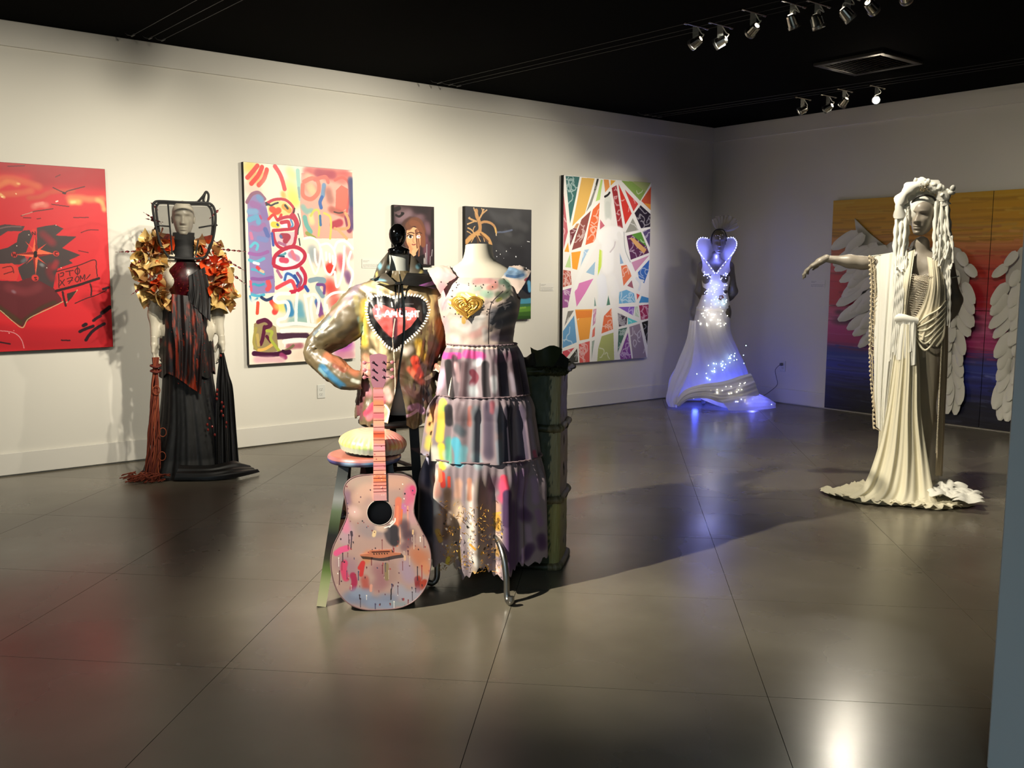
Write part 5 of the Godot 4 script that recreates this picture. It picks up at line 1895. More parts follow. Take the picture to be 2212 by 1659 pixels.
	drape(ct, [Vector3(0.185, 0.835, 0.06), Vector3(0.165, 0.72, 0.08), Vector3(0.15, 0.60, 0.10), Vector3(0.14, 0.35, 0.15), Vector3(0.13, 0.06, 0.24)], [Vector3(0.212, 0.835, 0.05), Vector3(0.24, 0.68, 0.06), Vector3(0.262, 0.58, 0.07), Vector3(0.275, 0.30, 0.10), Vector3(0.285, 0.05, 0.17)], 3.0, 0.02, 0.03, 50, 60, 1.0, Vector3(0.2, 0, 1))
	drape(ct, [Vector3(0.188, 0.84, 0.02), Vector3(0.17, 0.62, 0.0), Vector3(0.15, 0.3, 0.0), Vector3(0.14, 0.03, -0.02)], [Vector3(0.21, 0.84, 0.03), Vector3(0.255, 0.58, 0.0), Vector3(0.275, 0.3, 0.02), Vector3(0.285, 0.03, 0.04)], 2.0, 0.015, 0.0, 30, 30, 2.0)
	part("cloth", ct.mesh(), mat(Color(0.05, 0.042, 0.042), 0.45), cl)
	for q: Vector3 in [Vector3(0.158, 0.585, 0.135), Vector3(0.155, 0.555, 0.14), Vector3(0.153, 0.525, 0.145), Vector3(0.185, 0.50, 0.16), Vector3(0.195, 0.47, 0.16), Vector3(0.18, 0.44, 0.16), Vector3(0.19, 0.41, 0.165), Vector3(0.21, 0.36, 0.16), Vector3(0.205, 0.33, 0.165), Vector3(0.19, 0.815, 0.085), Vector3(0.10, 0.40, 0.205), Vector3(0.085, 0.36, 0.21), Vector3(0.115, 0.345, 0.215), Vector3(0.13, 0.29, 0.225), Vector3(0.088, 0.325, 0.215)]:
		var mb := MB.new()
		mb.ball(q, Vector3(0.008, 0.011, 0.008), 10, 8)
		part("bead", mb.mesh(), mat(Color(0.5, 0.16, 0.14), 0.15, 0.1), cl)


# ---------------------------------------------------------------- the glowing gown in the corner
func light_mannequin() -> void:
	var o := thing("glowing_mannequin", "dark grey mannequin in a white gown full of blue and white fairy lights, in the corner", "mannequin", Vector3(-0.70, 0, 0.72), deg_to_rad(-51.1))
	var body := MB.new()
	var bones := torso_bones(-0.055)
	bones.append_array(arm_bones(Vector3(-0.19, 1.455, -0.01), Vector3(-0.222, 1.20, -0.05), Vector3(-0.11, 1.06, -0.13)))
	bones.append_array(arm_bones(Vector3(0.085, 1.455, -0.01), Vector3(0.14, 1.20, -0.05), Vector3(0.03, 1.06, -0.13)))
	skin(body, bones, 0.014, 0.045)
	head(body, Transform3D(Basis(Vector3(1, 0, 0), 0.12) * Basis(Vector3.UP, 0.18), Vector3(-0.032, 1.715, 0.0)))
	hand(body, Transform3D(Basis(Vector3(0, 0, 1), 0.9), Vector3(-0.10, 1.05, -0.135)), 1.0, 0.4)
	hand(body, Transform3D(Basis(Vector3(0, 0, 1), -0.9), Vector3(0.02, 1.05, -0.135)), -1.0, 0.4)
	part("body", body.mesh(), mat(Color(0.36, 0.34, 0.30), 0.42), o)
	var tulle := mat(Color(0.93, 0.93, 0.95, 0.94), 0.7)
	tulle.transparency = BaseMaterial3D.TRANSPARENCY_ALPHA
	tulle.backlight_enabled = true
	tulle.backlight = Color(0.75, 0.75, 0.78)
	var satin := mat(Color(0.90, 0.89, 0.86), 0.5)
	satin.backlight_enabled = true
	satin.backlight = Color(0.35, 0.35, 0.35)
	# headband, dark ribbon, and a fan of stiff veil with a rosette
	var hb := MB.new()
	hb.tube(spline([Vector3(-0.108, 1.70, 0.0), Vector3(-0.106, 1.77, 0.02), Vector3(-0.075, 1.825, 0.03), Vector3(-0.03, 1.842, 0.03), Vector3(0.015, 1.828, 0.03), Vector3(0.042, 1.775, 0.02), Vector3(0.045, 1.72, 0.0)], 6), 0.006, 6)
	part("headband", hb.mesh(), M.black, o)
	var veil := group_part("veil", o)
	for k in 7:
		var a: float = [-0.35, -0.15, 0.02, 0.2, 0.42, 0.75, 1.1][k]
		var l: float = [0.13, 0.15, 0.145, 0.15, 0.16, 0.16, 0.13][k]
		var base := Vector3(-0.035 + 0.02 * k * 0.6, 1.83, 0.0)
		var tip := base + Vector3(sin(a), cos(a), 0.0) * l
		var sd := Vector3(cos(a), -sin(a), 0) * 0.036
		var mb := MB.new()
		drape(mb, [base - sd * 0.4, base.lerp(tip, 0.5) - sd, tip - sd * 0.9], [base + sd * 0.4, base.lerp(tip, 0.5) + sd, tip + sd * 0.8], 1.6, 0.007, 0.012, 14, 10, k)
		part("veil_fold", mb.mesh(), M.veil, veil)
	var ro := MB.new()
	var sp := []
	for j in 40:
		sp.append(Vector3(0.035 + 0.0009 * j * cos(j * 0.5), 1.87 + 0.0010 * j * sin(j * 0.5), 0.035 - 0.0004 * j))
	ro.tube(sp, 0.006, 6)
	part("rosette", ro.mesh(), M.veil, veil)
	var rb := MB.new()
	drape(rb, [Vector3(-0.085, 1.80, -0.02), Vector3(-0.11, 1.78, -0.02), Vector3(-0.13, 1.735, -0.03)], [Vector3(-0.075, 1.77, -0.02), Vector3(-0.09, 1.74, -0.02), Vector3(-0.105, 1.71, -0.03)], 1.0, 0.002, 0.005, 6, 8)
	part("ribbon", rb.mesh(), M.veil, veil)
	var pend := MB.new()
	for q: Vector3 in [Vector3(-0.062, 1.775, 0.083), Vector3(-0.045, 1.779, 0.087), Vector3(-0.03, 1.775, 0.089), Vector3(-0.012, 1.781, 0.087), Vector3(0.004, 1.782, 0.082), Vector3(-0.022, 1.76, 0.089), Vector3(-0.02, 1.742, 0.095)]:
		pend.ball(q, Vector3(0.0055, 0.0065, 0.004), 8, 6)
	part("brow_jewel", pend.mesh(), M.chrome, o).set_meta("kind", "stuff")
	# bodice with a wired fan collar open to a deep V
	var bod := MB.new()
	skirt(bod, [[1.41, -0.165, 0.06, 0.07, 0.08], [1.36, -0.20, 0.095, 0.115, 0.10], [1.30, -0.195, 0.092, 0.125, 0.10], [1.20, -0.182, 0.078, 0.095, 0.09], [1.10, -0.21, 0.095, 0.11, 0.10], [1.0, -0.245, 0.108, 0.135, 0.12]], 6.0, 0.012, 70, 40)
	part("bodice", bod.mesh(), satin, o)
	var collar := group_part("fan_collar", o)
	for s: float in [-1.0, 1.0]:
		var cx := -0.052
		var edge := [Vector3(cx + s * 0.008, 1.385, 0.128), Vector3(cx + s * 0.07, 1.47, 0.115), Vector3(cx + s * 0.15, 1.57, 0.09), Vector3(cx + s * 0.195, 1.65, 0.05), Vector3(cx + s * 0.198, 1.71, 0.02), Vector3(cx + s * 0.165, 1.748, -0.01), Vector3(cx + s * 0.10, 1.745, -0.06), Vector3(cx + s * 0.03, 1.735, -0.10)]
		var root_ := [Vector3(cx + s * 0.10, 1.36, 0.10), Vector3(cx + s * 0.145, 1.41, 0.06), Vector3(cx + s * 0.135, 1.46, 0.03), Vector3(cx + s * 0.12, 1.49, 0.0), Vector3(cx + s * 0.10, 1.51, -0.03), Vector3(cx + s * 0.08, 1.52, -0.06), Vector3(cx + s * 0.05, 1.53, -0.08), Vector3(cx + s * 0.02, 1.53, -0.10)]
		var mb := MB.new()
		drape(mb, root_, edge, 0.6, 0.002, 0.012, 14, 40, 0.0)
		part("collar_wing", mb.mesh(), tulle, collar)
		var rim := MB.new()
		rim.tube(spline(edge, 6), 0.009, 8)
		part("collar_edge", rim.mesh(), satin, collar)
	# the skirt swirls down, lifts in front and sweeps out to the right
	var sk := MB.new()
	var hem := func(an: float) -> float:
		var c := cos(an)
		var s := sin(an)
		return 0.012 + 0.115 * maxf(0.0, s) * bump(c, -0.45, 0.42)
	skirt(sk, [[1.04, -0.24, 0.105, 0.13, 0.12], [0.9, -0.262, 0.112, 0.14, 0.13], [0.76, -0.287, 0.128, 0.15, 0.14], [0.56, -0.345, 0.21, 0.18, 0.17], [0.42, -0.42, 0.285, 0.22, 0.20], [0.26, -0.50, 0.33, 0.26, 0.23], [0.10, -0.515, 0.43, 0.30, 0.25], [0.012, -0.50, 0.47, 0.33, 0.25]], 13.0, 0.03, 170, 90, hem, 0.4, null, 1.3)
	part("skirt", sk.mesh(), tulle, o)
	var sw := MB.new()
	drape(sw, [Vector3(-0.30, 0.90, 0.13), Vector3(-0.33, 0.70, 0.18), Vector3(-0.40, 0.50, 0.22), Vector3(-0.47, 0.30, 0.26), Vector3(-0.52, 0.10, 0.28), Vector3(-0.49, 0.012, 0.31)], [Vector3(-0.24, 0.9, 0.17), Vector3(-0.24, 0.70, 0.22), Vector3(-0.27, 0.45, 0.27), Vector3(-0.33, 0.28, 0.32), Vector3(-0.39, 0.13, 0.36), Vector3(-0.40, 0.012, 0.36)], 1.2, 0.012, 0.02, 24, 40)
	part("side_fold", sw.mesh(), tulle, o)
	var over := MB.new()
	drape(over, [Vector3(-0.44, 0.035, 0.33), Vector3(-0.34, 0.18, 0.33), Vector3(-0.18, 0.25, 0.33), Vector3(0.05, 0.29, 0.31), Vector3(0.24, 0.35, 0.25), Vector3(0.33, 0.37, 0.2)], [Vector3(-0.38, 0.02, 0.36), Vector3(-0.28, 0.10, 0.38), Vector3(-0.10, 0.12, 0.39), Vector3(0.06, 0.08, 0.41), Vector3(0.26, 0.10, 0.36), Vector3(0.42, 0.16, 0.28)], 2.6, 0.010, 0.035, 40, 50, 0.0, Vector3(0, 0.4, 0.9))
	part("hem_swathe", over.mesh(), satin, o)
	var tr := MB.new()
	drape(tr, [Vector3(-0.02, 0.12, 0.385), Vector3(0.16, 0.16, 0.36), Vector3(0.32, 0.19, 0.28), Vector3(0.46, 0.14, 0.18), Vector3(0.57, 0.06, 0.10)], [Vector3(0.12, 0.012, 0.46), Vector3(0.22, 0.012, 0.44), Vector3(0.38, 0.012, 0.36), Vector3(0.52, 0.012, 0.25), Vector3(0.595, 0.012, 0.14)], 2.2, 0.010, 0.04, 40, 46, 1.0, Vector3(0.2, 0.6, 0.7))
	part("train", tr.mesh(), tulle, o)
	var rose := MB.new()
	for k in 9:
		var an := k * 2.4
		var rr := 0.006 + 0.0022 * k
		drape(rose, [Vector3(0.007 + rr * cos(an - 0.8), 1.14 + rr * sin(an - 0.8), 0.118), Vector3(0.007 + rr * 1.4 * cos(an - 0.6), 1.14 + rr * 1.4 * sin(an - 0.6), 0.135 - 0.001 * k)], [Vector3(0.007 + rr * cos(an + 0.8), 1.14 + rr * sin(an + 0.8), 0.118), Vector3(0.007 + rr * 1.4 * cos(an + 0.6), 1.14 + rr * 1.4 * sin(an + 0.6), 0.135 - 0.001 * k)], 0.5, 0.0, 0.006, 8, 4)
	part("rose", rose.mesh(), mat(Color(0.45, 0.22, 0.10), 0.5), o, "copper fabric rose at the waist")
	# fairy lights
	var bulb := MB.new()
	bulb.ball(Vector3.ZERO, Vector3.ONE * 0.0042, 8, 6)
	var bm := bulb.mesh()
	var glow := []
	for e in [[Color(0.62, 0.66, 1.0), 14.0], [Color(0.75, 0.9, 1.0), 14.0], [Color(1.0, 0.97, 0.88), 9.0]]:
		var g := mat(Color(0.9, 0.9, 0.95), 0.4)
		g.emission_enabled = true
		g.emission = e[0]
		g.emission_energy_multiplier = e[1]
		glow.append(g)
	var lights := group_part("fairy_lights", o)
	var rg := RandomNumberGenerator.new()
	rg.seed = 23
	var add := func(q: Vector3, k: int) -> void:
		var b := part("bulb", bm, glow[k], lights)
		b.position = q
	for s: float in [-1.0, 1.0]:
		var edge := spline([Vector3(-0.052 + s * 0.012, 1.39, 0.14), Vector3(-0.052 + s * 0.07, 1.47, 0.127), Vector3(-0.052 + s * 0.15, 1.57, 0.10), Vector3(-0.052 + s * 0.195, 1.65, 0.062), Vector3(-0.052 + s * 0.20, 1.71, 0.032), Vector3(-0.052 + s * 0.165, 1.757, 0.004), Vector3(-0.052 + s * 0.10, 1.754, -0.05)], 3)
		for q: Vector3 in edge:
			add.call(q, 0)
	for k in 66:
		var y := rg.randf_range(1.07, 1.40)
		var x := -0.052 + rg.randf_range(-0.125, 0.125)
		if y > 1.3 and absf(x + 0.052) < (y - 1.3) * 0.9:
			continue
		var c := clampf((x + 0.052) / 0.15, -1.0, 1.0)
		add.call(Vector3(x, y, 0.128 * sqrt(1.0 - c * c * 0.85) + 0.006), 1 if y < 1.16 else 0)
	for k in 38:
		var y := rg.randf_range(0.84, 1.08)
		var x := -0.07 + rg.randf_range(-0.15, 0.15)
		var c := clampf((x + 0.07) / 0.18, -1.0, 1.0)
		add.call(Vector3(x, y, 0.145 * sqrt(1.0 - c * c * 0.85) + 0.008), 2)
	for k in 34:
		var q := rg.randf()
		add.call(Vector3(lerpf(-0.12, 0.22, q) + rg.randfn() * 0.05, lerpf(0.33, 0.60, q) + rg.randfn() * 0.035, 0.27 - 0.10 * q), 1)
	for k in 30:
		var q := rg.randf()
		add.call(Vector3(lerpf(-0.30, 0.34, q), lerpf(0.13, 0.26, q) + rg.randf_range(-0.04, 0.05), 0.41 - 0.12 * absf(q - 0.5)), 2)
	for k in 14:
		var q := rg.randf()
		add.call(Vector3(lerpf(0.18, 0.56, q), rg.randf_range(0.04, 0.13), lerpf(0.45, 0.2, q)), 2 if k % 3 == 0 else 0)
	# the strings' own light: one lamp behind each cluster
	for e in [[Vector3(-0.05, 1.56, 0.05), 0.055, Color(0.45, 0.48, 1.0)], [Vector3(-0.21, 1.60, 0.14), 0.02, Color(0.45, 0.48, 1.0)], [Vector3(0.11, 1.60, 0.14), 0.02, Color(0.45, 0.48, 1.0)], [Vector3(-0.06, 1.25, 0.24), 0.035, Color(0.50, 0.55, 1.0)], [Vector3(-0.05, 0.95, 0.28), 0.02, Color(1.0, 0.95, 0.85)], [Vector3(0.0, 0.52, 0.02), 0.20, Color(0.38, 0.46, 1.0)], [Vector3(0.05, 0.20, 0.12), 0.12, Color(0.30, 0.36, 1.0)], [Vector3(-0.22, 0.07, 0.20), 0.03, Color(0.25, 0.33, 1.0)], [Vector3(0.36, 0.07, 0.22), 0.04, Color(0.40, 0.42, 1.0)]]:
		var l := OmniLight3D.new()
		l.name = "string_lamp"
		l.light_color = e[2]
		l.light_energy = e[1]
		l.omni_range = 14.0
		l.omni_attenuation = 2.0
		l.light_size = 0.03
		l.shadow_enabled = true
		o.add_child(l, true)
		l.position = e[0]


# ---------------------------------------------------------------- the white gown in front of the wings
func white_mannequin() -> void:
	var o := thing("white_gowned_mannequin", "grey mannequin in a trailing white gown and padded headdress, one arm held out sideways", "mannequin", Vector3(-2.93, 0, 4.0), deg_to_rad(-61.6))
	var body := MB.new()
	var bones := torso_bones(0.05)
	bones.append_array(arm_bones(Vector3(-0.09, 1.465, -0.01), Vector3(-0.285, 1.462, 0.04), Vector3(-0.50, 1.487, 0.09)))
	bones.append_array(arm_bones(Vector3(0.195, 1.455, -0.02), Vector3(0.262, 1.235, -0.05), Vector3(0.205, 1.06, -0.10)))
	skin(body, bones, 0.013, 0.045)
	head(body, Transform3D(Basis(Vector3.UP, -0.42) * Basis(Vector3(0, 0, 1), -0.04), Vector3(0.052, 1.748, 0.0)))
	hand(body, Transform3D(Basis(Vector3(0, 0, 1), -1.05) * Basis(Vector3.UP, 1.7), Vector3(-0.515, 1.482, 0.095)), 1.0, 0.42)
	hand(body, Transform3D(Basis(Vector3(0, 0, 1), -0.4), Vector3(0.20, 1.045, -0.10)), -1.0, 0.4)
	part("body", body.mesh(), mat(Color(0.56, 0.525, 0.47), 0.42), o)
	var cream := mat(Color(0.90, 0.87, 0.76), 0.75)
	cream.backlight_enabled = true
	cream.backlight = Color(0.25, 0.24, 0.2)
	var white := mat(Color(0.92, 0.91, 0.86), 0.8)
	white.backlight_enabled = true
	white.backlight = Color(0.2, 0.2, 0.2)
	var sheer := mat(Color(0.80, 0.76, 0.66, 0.42), 0.75)
	sheer.transparency = BaseMaterial3D.TRANSPARENCY_ALPHA
	var lace := mat(Color(0.80, 0.74, 0.62), 0.85)
	# inner sheath over hips and legs, thin enough to see the leg through
	var sh := MB.new()
	skirt(sh, [[1.12, -0.07, 0.165, 0.115, 0.10], [0.98, -0.085, 0.195, 0.12, 0.115], [0.75, -0.08, 0.20, 0.12, 0.11], [0.45, -0.06, 0.205, 0.12, 0.10], [0.12, -0.07, 0.225, 0.15, 0.12]], 9.0, 0.025, 110, 50)
	part("sheer_skirt", sh.mesh(), sheer, o)
	# beaded corset: rows of small pearls on a fitted shell
	var co := MB.new()
	skirt(co, [[1.385, -0.05, 0.15, 0.135, 0.10], [1.32, -0.075, 0.175, 0.145, 0.10], [1.2, -0.06, 0.16, 0.108, 0.09], [1.08, -0.075, 0.175, 0.11, 0.10]], 5.0, 0.01, 70, 30)
	part("corset", co.mesh(), mat(Color(0.76, 0.71, 0.62), 0.6), o)
	var pe := MB.new()
	for r in 24:
		var y := 1.385 - r * 0.0125
		var hw := 0.068 * (1.0 - r / 27.0) + 0.008
		for k in 18:
			var x := 0.045 + (k / 17.0 - 0.5) * 2.0 * hw
			pe.ball(Vector3(x, y + 0.006 * sin(x * 90.0 + r * 0.6), 0.148 - 0.0022 * r * 0.6 + 0.006 - 1.2 * (x - 0.05) * (x - 0.05)), Vector3.ONE * 0.0036, 6, 4)
	part("beadwork", pe.mesh(), mat(Color(0.86, 0.82, 0.74), 0.3), o).set_meta("kind", "stuff")
	# front skirt panel: gathered at the knot, spreading to the floor
	var fp := MB.new()
	drape(fp, [Vector3(-0.055, 1.09, 0.14), Vector3(-0.075, 0.85, 0.17), Vector3(-0.10, 0.55, 0.20), Vector3(-0.145, 0.28, 0.24), Vector3(-0.21, 0.09, 0.30), Vector3(-0.30, 0.03, 0.36)], [Vector3(0.035, 1.09, 0.145), Vector3(0.075, 0.85, 0.165), Vector3(0.10, 0.55, 0.18), Vector3(0.15, 0.28, 0.20), Vector3(0.19, 0.10, 0.26), Vector3(0.22, 0.03, 0.33)], 3.4, 0.026, 0.05, 90, 80, 0.8)
	part("front_panel", fp.mesh(), cream, o)
	var bk := MB.new()
	drape(bk, [Vector3(-0.09, 1.10, 0.0), Vector3(-0.12, 0.8, 0.04), Vector3(-0.135, 0.45, 0.08), Vector3(-0.14, 0.2, 0.1), Vector3(-0.16, 0.03, 0.14)], [Vector3(-0.03, 1.10, 0.10), Vector3(-0.05, 0.8, 0.14), Vector3(-0.07, 0.45, 0.16), Vector3(-0.08, 0.2, 0.19), Vector3(-0.10, 0.03, 0.24)], 2.0, 0.014, 0.02, 30, 40, 0.0)
	part("under_panel", bk.mesh(), cream, o)
	# cape over the outstretched arm, edged with knotted lace
	var cp := MB.new()
	drape(cp, [Vector3(-0.235, 1.505, 0.04), Vector3(-0.205, 1.30, 0.06), Vector3(-0.19, 0.95, 0.09), Vector3(-0.175, 0.65, 0.10), Vector3(-0.155, 0.44, 0.10)], [Vector3(0.0, 1.54, 0.03), Vector3(-0.035, 1.30, 0.115), Vector3(-0.06, 0.95, 0.135), Vector3(-0.08, 0.65, 0.15), Vector3(-0.09, 0.40, 0.16)], 3.0, 0.013, 0.022, 60, 60, 0.3)
	drape(cp, [Vector3(-0.235, 1.508, 0.035), Vector3(-0.232, 1.45, -0.04), Vector3(-0.20, 1.1, -0.05), Vector3(-0.17, 0.7, -0.04), Vector3(-0.15, 0.44, -0.03)], [Vector3(0.02, 1.545, 0.0), Vector3(0.03, 1.45, -0.10), Vector3(0.03, 1.1, -0.13), Vector3(0.03, 0.7, -0.14), Vector3(0.03, 0.4, -0.15)], 3.0, 0.012, -0.02, 40, 40, 1.3)
	drape(cp, [Vector3(-0.238, 1.502, 0.05), Vector3(-0.12, 1.52, 0.05), Vector3(0.0, 1.555, 0.03)], [Vector3(-0.238, 1.49, -0.03), Vector3(-0.12, 1.515, -0.03), Vector3(0.0, 1.56, -0.03)], 1.0, 0.003, 0.008, 20, 20, 0.0, Vector3.UP)
	part("cape", cp.mesh(), white, o)
	var rg := RandomNumberGenerator.new()
	rg.seed = 77
	var le := group_part("lace_edge", o)
	for s in 6:
		var pts := []
		for j in 26:
			var q := j / 25.0
			var x := tab([Vector2(0, -0.245), Vector2(0.2, -0.225), Vector2(0.6, -0.212), Vector2(1, -0.165)], q) + 0.011 * s * (0.5 + 0.4 * q)
			pts.append(Vector3(x + rg.randf_range(-0.006, 0.006), lerpf(1.50, 0.425 + 0.03 * (s % 3), q), 0.06 + 0.045 * q + rg.randf_range(-0.006, 0.008) + 0.01 * sin(s * 2.0)))
		var mb := MB.new()
		mb.tube(spline(pts, 2), 0.0034, 5)
		part("lace_cord", mb.mesh(), lace, le)
	for j in 40:
		var q := j / 39.0
		var x := tab([Vector2(0, -0.245), Vector2(0.2, -0.225), Vector2(0.6, -0.212), Vector2(1, -0.165)], q)
		var y := lerpf(1.50, 0.43, q)
		var mb := MB.new()
		mb.tube([Vector3(x, y, 0.062 + 0.045 * q), Vector3(x + 0.028 * (0.6 + 0.5 * q), y - 0.012, 0.07 + 0.045 * q), Vector3(x + 0.05 * (0.6 + 0.5 * q), y + 0.004, 0.066 + 0.045 * q)], 0.0028, 5)
		mb.ball(Vector3(x, y, 0.066 + 0.045 * q), Vector3(0.008, 0.009, 0.007), 7, 5)
		part("lace_knot", mb.mesh(), lace, le)
	# right-hand side: long cape edge with a beaded strip
	var rc := MB.new()
	drape(rc, [Vector3(0.165, 1.44, 0.06), Vector3(0.185, 1.20, 0.09), Vector3(0.19, 0.9, 0.10), Vector3(0.195, 0.55, 0.10), Vector3(0.20, 0.16, 0.12)], [Vector3(0.225, 1.38, 0.0), Vector3(0.222, 1.18, 0.02), Vector3(0.235, 0.9, 0.03), Vector3(0.24, 0.55, 0.02), Vector3(0.245, 0.14, 0.02)], 1.6, 0.010, 0.01, 20, 60, 0.4)
	part("side_cape", rc.mesh(), lace, o)
	var bd := MB.new()
	for j in 90:
		var q := j / 89.0
		bd.ball(Vector3(0.192 + 0.008 * q, lerpf(1.10, 0.30, q), 0.108), Vector3(0.0048, 0.0042, 0.004), 6, 5)
	part("beaded_strip", bd.mesh(), mat(Color(0.84, 0.80, 0.70), 0.35), o).set_meta("kind", "stuff")
	# draped bodice: one lapel straight down, the other swept across the hip
	var dr := MB.new()
	drape(dr, [Vector3(-0.035, 1.52, 0.06), Vector3(-0.04, 1.36, 0.15), Vector3(-0.045, 1.22, 0.145), Vector3(-0.05, 1.10, 0.145)], [Vector3(0.015, 1.545, 0.05), Vector3(0.0, 1.36, 0.162), Vector3(-0.01, 1.22, 0.15), Vector3(-0.015, 1.10, 0.15)], 1.8, 0.006, 0.01, 24, 40, 0.2)
	part("lapel", dr.mesh(), cream, o)
	var d2 := MB.new()
	drape(d2, [Vector3(0.085, 1.50, 0.06), Vector3(0.098, 1.36, 0.15), Vector3(0.075, 1.22, 0.142), Vector3(0.03, 1.105, 0.15), Vector3(0.03, 1.02, 0.158)], [Vector3(0.165, 1.47, 0.055), Vector3(0.195, 1.30, 0.10), Vector3(0.205, 1.14, 0.10), Vector3(0.205, 1.02, 0.115), Vector3(0.17, 0.955, 0.135)], 3.0, 0.0085, 0.03, 60, 60, 1.1)
	part("hip_drape", d2.mesh(), mat(Color(0.84, 0.80, 0.69), 0.72), o)
	for k in 6:
		var mb := MB.new()
		var y := 1.16 - k * 0.035
		mb.tube(spline([Vector3(0.04, 1.08 - k * 0.012, 0.162), Vector3(0.10, y - 0.02 - k * 0.006, 0.172), Vector3(0.16, y + 0.02, 0.15), Vector3(0.203, y + 0.075, 0.105)], 6), [0.004, 0.0045, 0.005, 0.0055, 0.006, 0.0065, 0.0065, 0.0065, 0.0065, 0.0065, 0.006, 0.006, 0.0055, 0.0055, 0.005, 0.005, 0.0045, 0.004, 0.003], 6)
		part("drape_fold", mb.mesh(), cream, o)
	# the knot and its hanging ends
	var kn := MB.new()
	kn.tube(spline([Vector3(-0.085, 1.115, 0.13), Vector3(-0.04, 1.128, 0.168), Vector3(0.01, 1.118, 0.172), Vector3(0.05, 1.108, 0.158)], 6), [0.018, 0.021, 0.024, 0.026, 0.027, 0.027, 0.026, 0.025, 0.024, 0.023, 0.022, 0.022, 0.022, 0.022, 0.022, 0.022, 0.021, 0.02, 0.018], 14)
	part("waist_knot", kn.mesh(), white, o)
	for k in 3:
		var x0: float = [-0.02, 0.025, 0.005][k]
		var l: float = [0.24, 0.28, 0.20][k]
		var mb := MB.new()
		drape(mb, [Vector3(x0 - 0.018, 1.11, 0.175), Vector3(x0 - 0.028, 1.0, 0.19), Vector3(x0 - 0.032, 1.11 - l, 0.20)], [Vector3(x0 + 0.018, 1.11, 0.175), Vector3(x0 + 0.024, 1.0, 0.192), Vector3(x0 + 0.03, 1.13 - l, 0.202)], 1.3, 0.007, 0.012, 16, 20, k)
		part("knot_end", mb.mesh(), white, o)
	# headdress: padded roll over the crown, wadding locks down both sides
	var hd := group_part("headdress", o)
	var roll := MB.new()
	var nz := FastNoiseLite.new()
	nz.seed = 12
	nz.frequency = 16.0
	var rp := spline([Vector3(-0.075, 1.74, 0.03), Vector3(-0.085, 1.82, 0.045), Vector3(-0.06, 1.88, 0.05), Vector3(-0.01, 1.925, 0.055), Vector3(0.045, 1.935, 0.05), Vector3(0.10, 1.92, 0.045), Vector3(0.15, 1.875, 0.04), Vector3(0.168, 1.81, 0.03)], 6)
	var rr := []
	for j in rp.size():
		rr.append(0.036 + 0.010 * sin(j * 0.9) + 0.008 * nz.get_noise_1d(j * 0.11))
	roll.tube(rp, rr, 18)
	roll.ball(Vector3(0.03, 1.80, -0.03), Vector3(0.105, 0.12, 0.10), 28, 18)
	part("padded_roll", roll.mesh(), white, hd)
	for k in 30:
		var mb := MB.new()
		var q := rp[8 + k % (rp.size() - 10)] as Vector3
		var c := q + Vector3(rg.randf_range(-0.012, 0.02), rg.randf_range(0.0, 0.03), rg.randf_range(-0.01, 0.03))
		if k < 10:
			c = Vector3(0.165 + rg.randf_range(-0.03, 0.04), 1.885 + rg.randf_range(-0.04, 0.03), 0.05 + rg.randf_range(-0.03, 0.03))
		var bs := Basis.from_euler(Vector3(rg.randf() * 3.0, rg.randf() * 3.0, rg.randf() * 3.0))
		mb.ball(c, Vector3(0.022, 0.013, 0.017) * rg.randf_range(0.7, 1.2), 10, 7, bs)
		part("tuft", mb.mesh(), white, hd)
	var jw := MB.new()
	for k in 22:
		jw.ball(Vector3(0.052 + rg.randf_range(-0.028, 0.028), 1.912 + rg.randf_range(-0.022, 0.022), 0.098 + rg.randf_range(-0.004, 0.006)), Vector3.ONE * rg.randf_range(0.003, 0.0055), 7, 5)
	part("brooch", jw.mesh(), mat(Color(0.62, 0.55, 0.42), 0.15, 0.7), hd)
	var band := MB.new()
	band.tube(spline([Vector3(-0.02, 1.815, 0.045), Vector3(0.0, 1.852, 0.068), Vector3(0.05, 1.868, 0.078), Vector3(0.10, 1.855, 0.065), Vector3(0.122, 1.82, 0.04)], 6), 0.006, 8)
	part("brow_band", band.mesh(), mat(Color(0.12, 0.10, 0.08), 0.5), hd)
	var locks := []
	for k in 15:
		var q := k / 14.0
		locks.append([Vector3(lerpf(-0.10, -0.035, q), 1.78 + 0.03 * sin(k * 2.0), 0.03 + 0.03 * q), Vector3(lerpf(-0.105, -0.03, q), 1.62, 0.055 + 0.02 * sin(k * 1.3)), Vector3(lerpf(-0.10, -0.045, q) + 0.008 * sin(k), lerpf(1.40, 1.48, hsh(k * 1.7)), 0.10 + 0.015 * sin(k * 2.1)), Vector3(lerpf(-0.085, -0.04, q), lerpf(1.10, 1.44, hsh(k * 3.1)) - (0.10 if k % 4 == 0 else 0.0), 0.14 + 0.012 * sin(k * 0.7))])
	for k in 17:
		var q := k / 16.0
		locks.append([Vector3(lerpf(0.115, 0.185, q), 1.83 + 0.02 * sin(k * 1.1), 0.03 + 0.02 * sin(k)), Vector3(lerpf(0.115, 0.205, q), 1.66, 0.055 + 0.02 * sin(k * 1.9)), Vector3(lerpf(0.12, 0.225, q), lerpf(1.50, 1.60, hsh(k * 2.3)), 0.075 + 0.015 * sin(k * 2.7)), Vector3(lerpf(0.105, 0.228, q) + 0.012 * sin(k * 3.0), lerpf(1.40, 1.50, hsh(k * 5.3)), 0.09 + 0.012 * sin(k * 1.7))])
	for k in 5:
		locks.append([Vector3(0.16 + 0.012 * k, 1.52, 0.06), Vector3(0.17 + 0.012 * k, 1.36, 0.075), Vector3(0.175 + 0.013 * k, 1.22, 0.085), Vector3(0.18 + 0.013 * k, 1.06 + 0.04 * hsh(k), 0.09)])
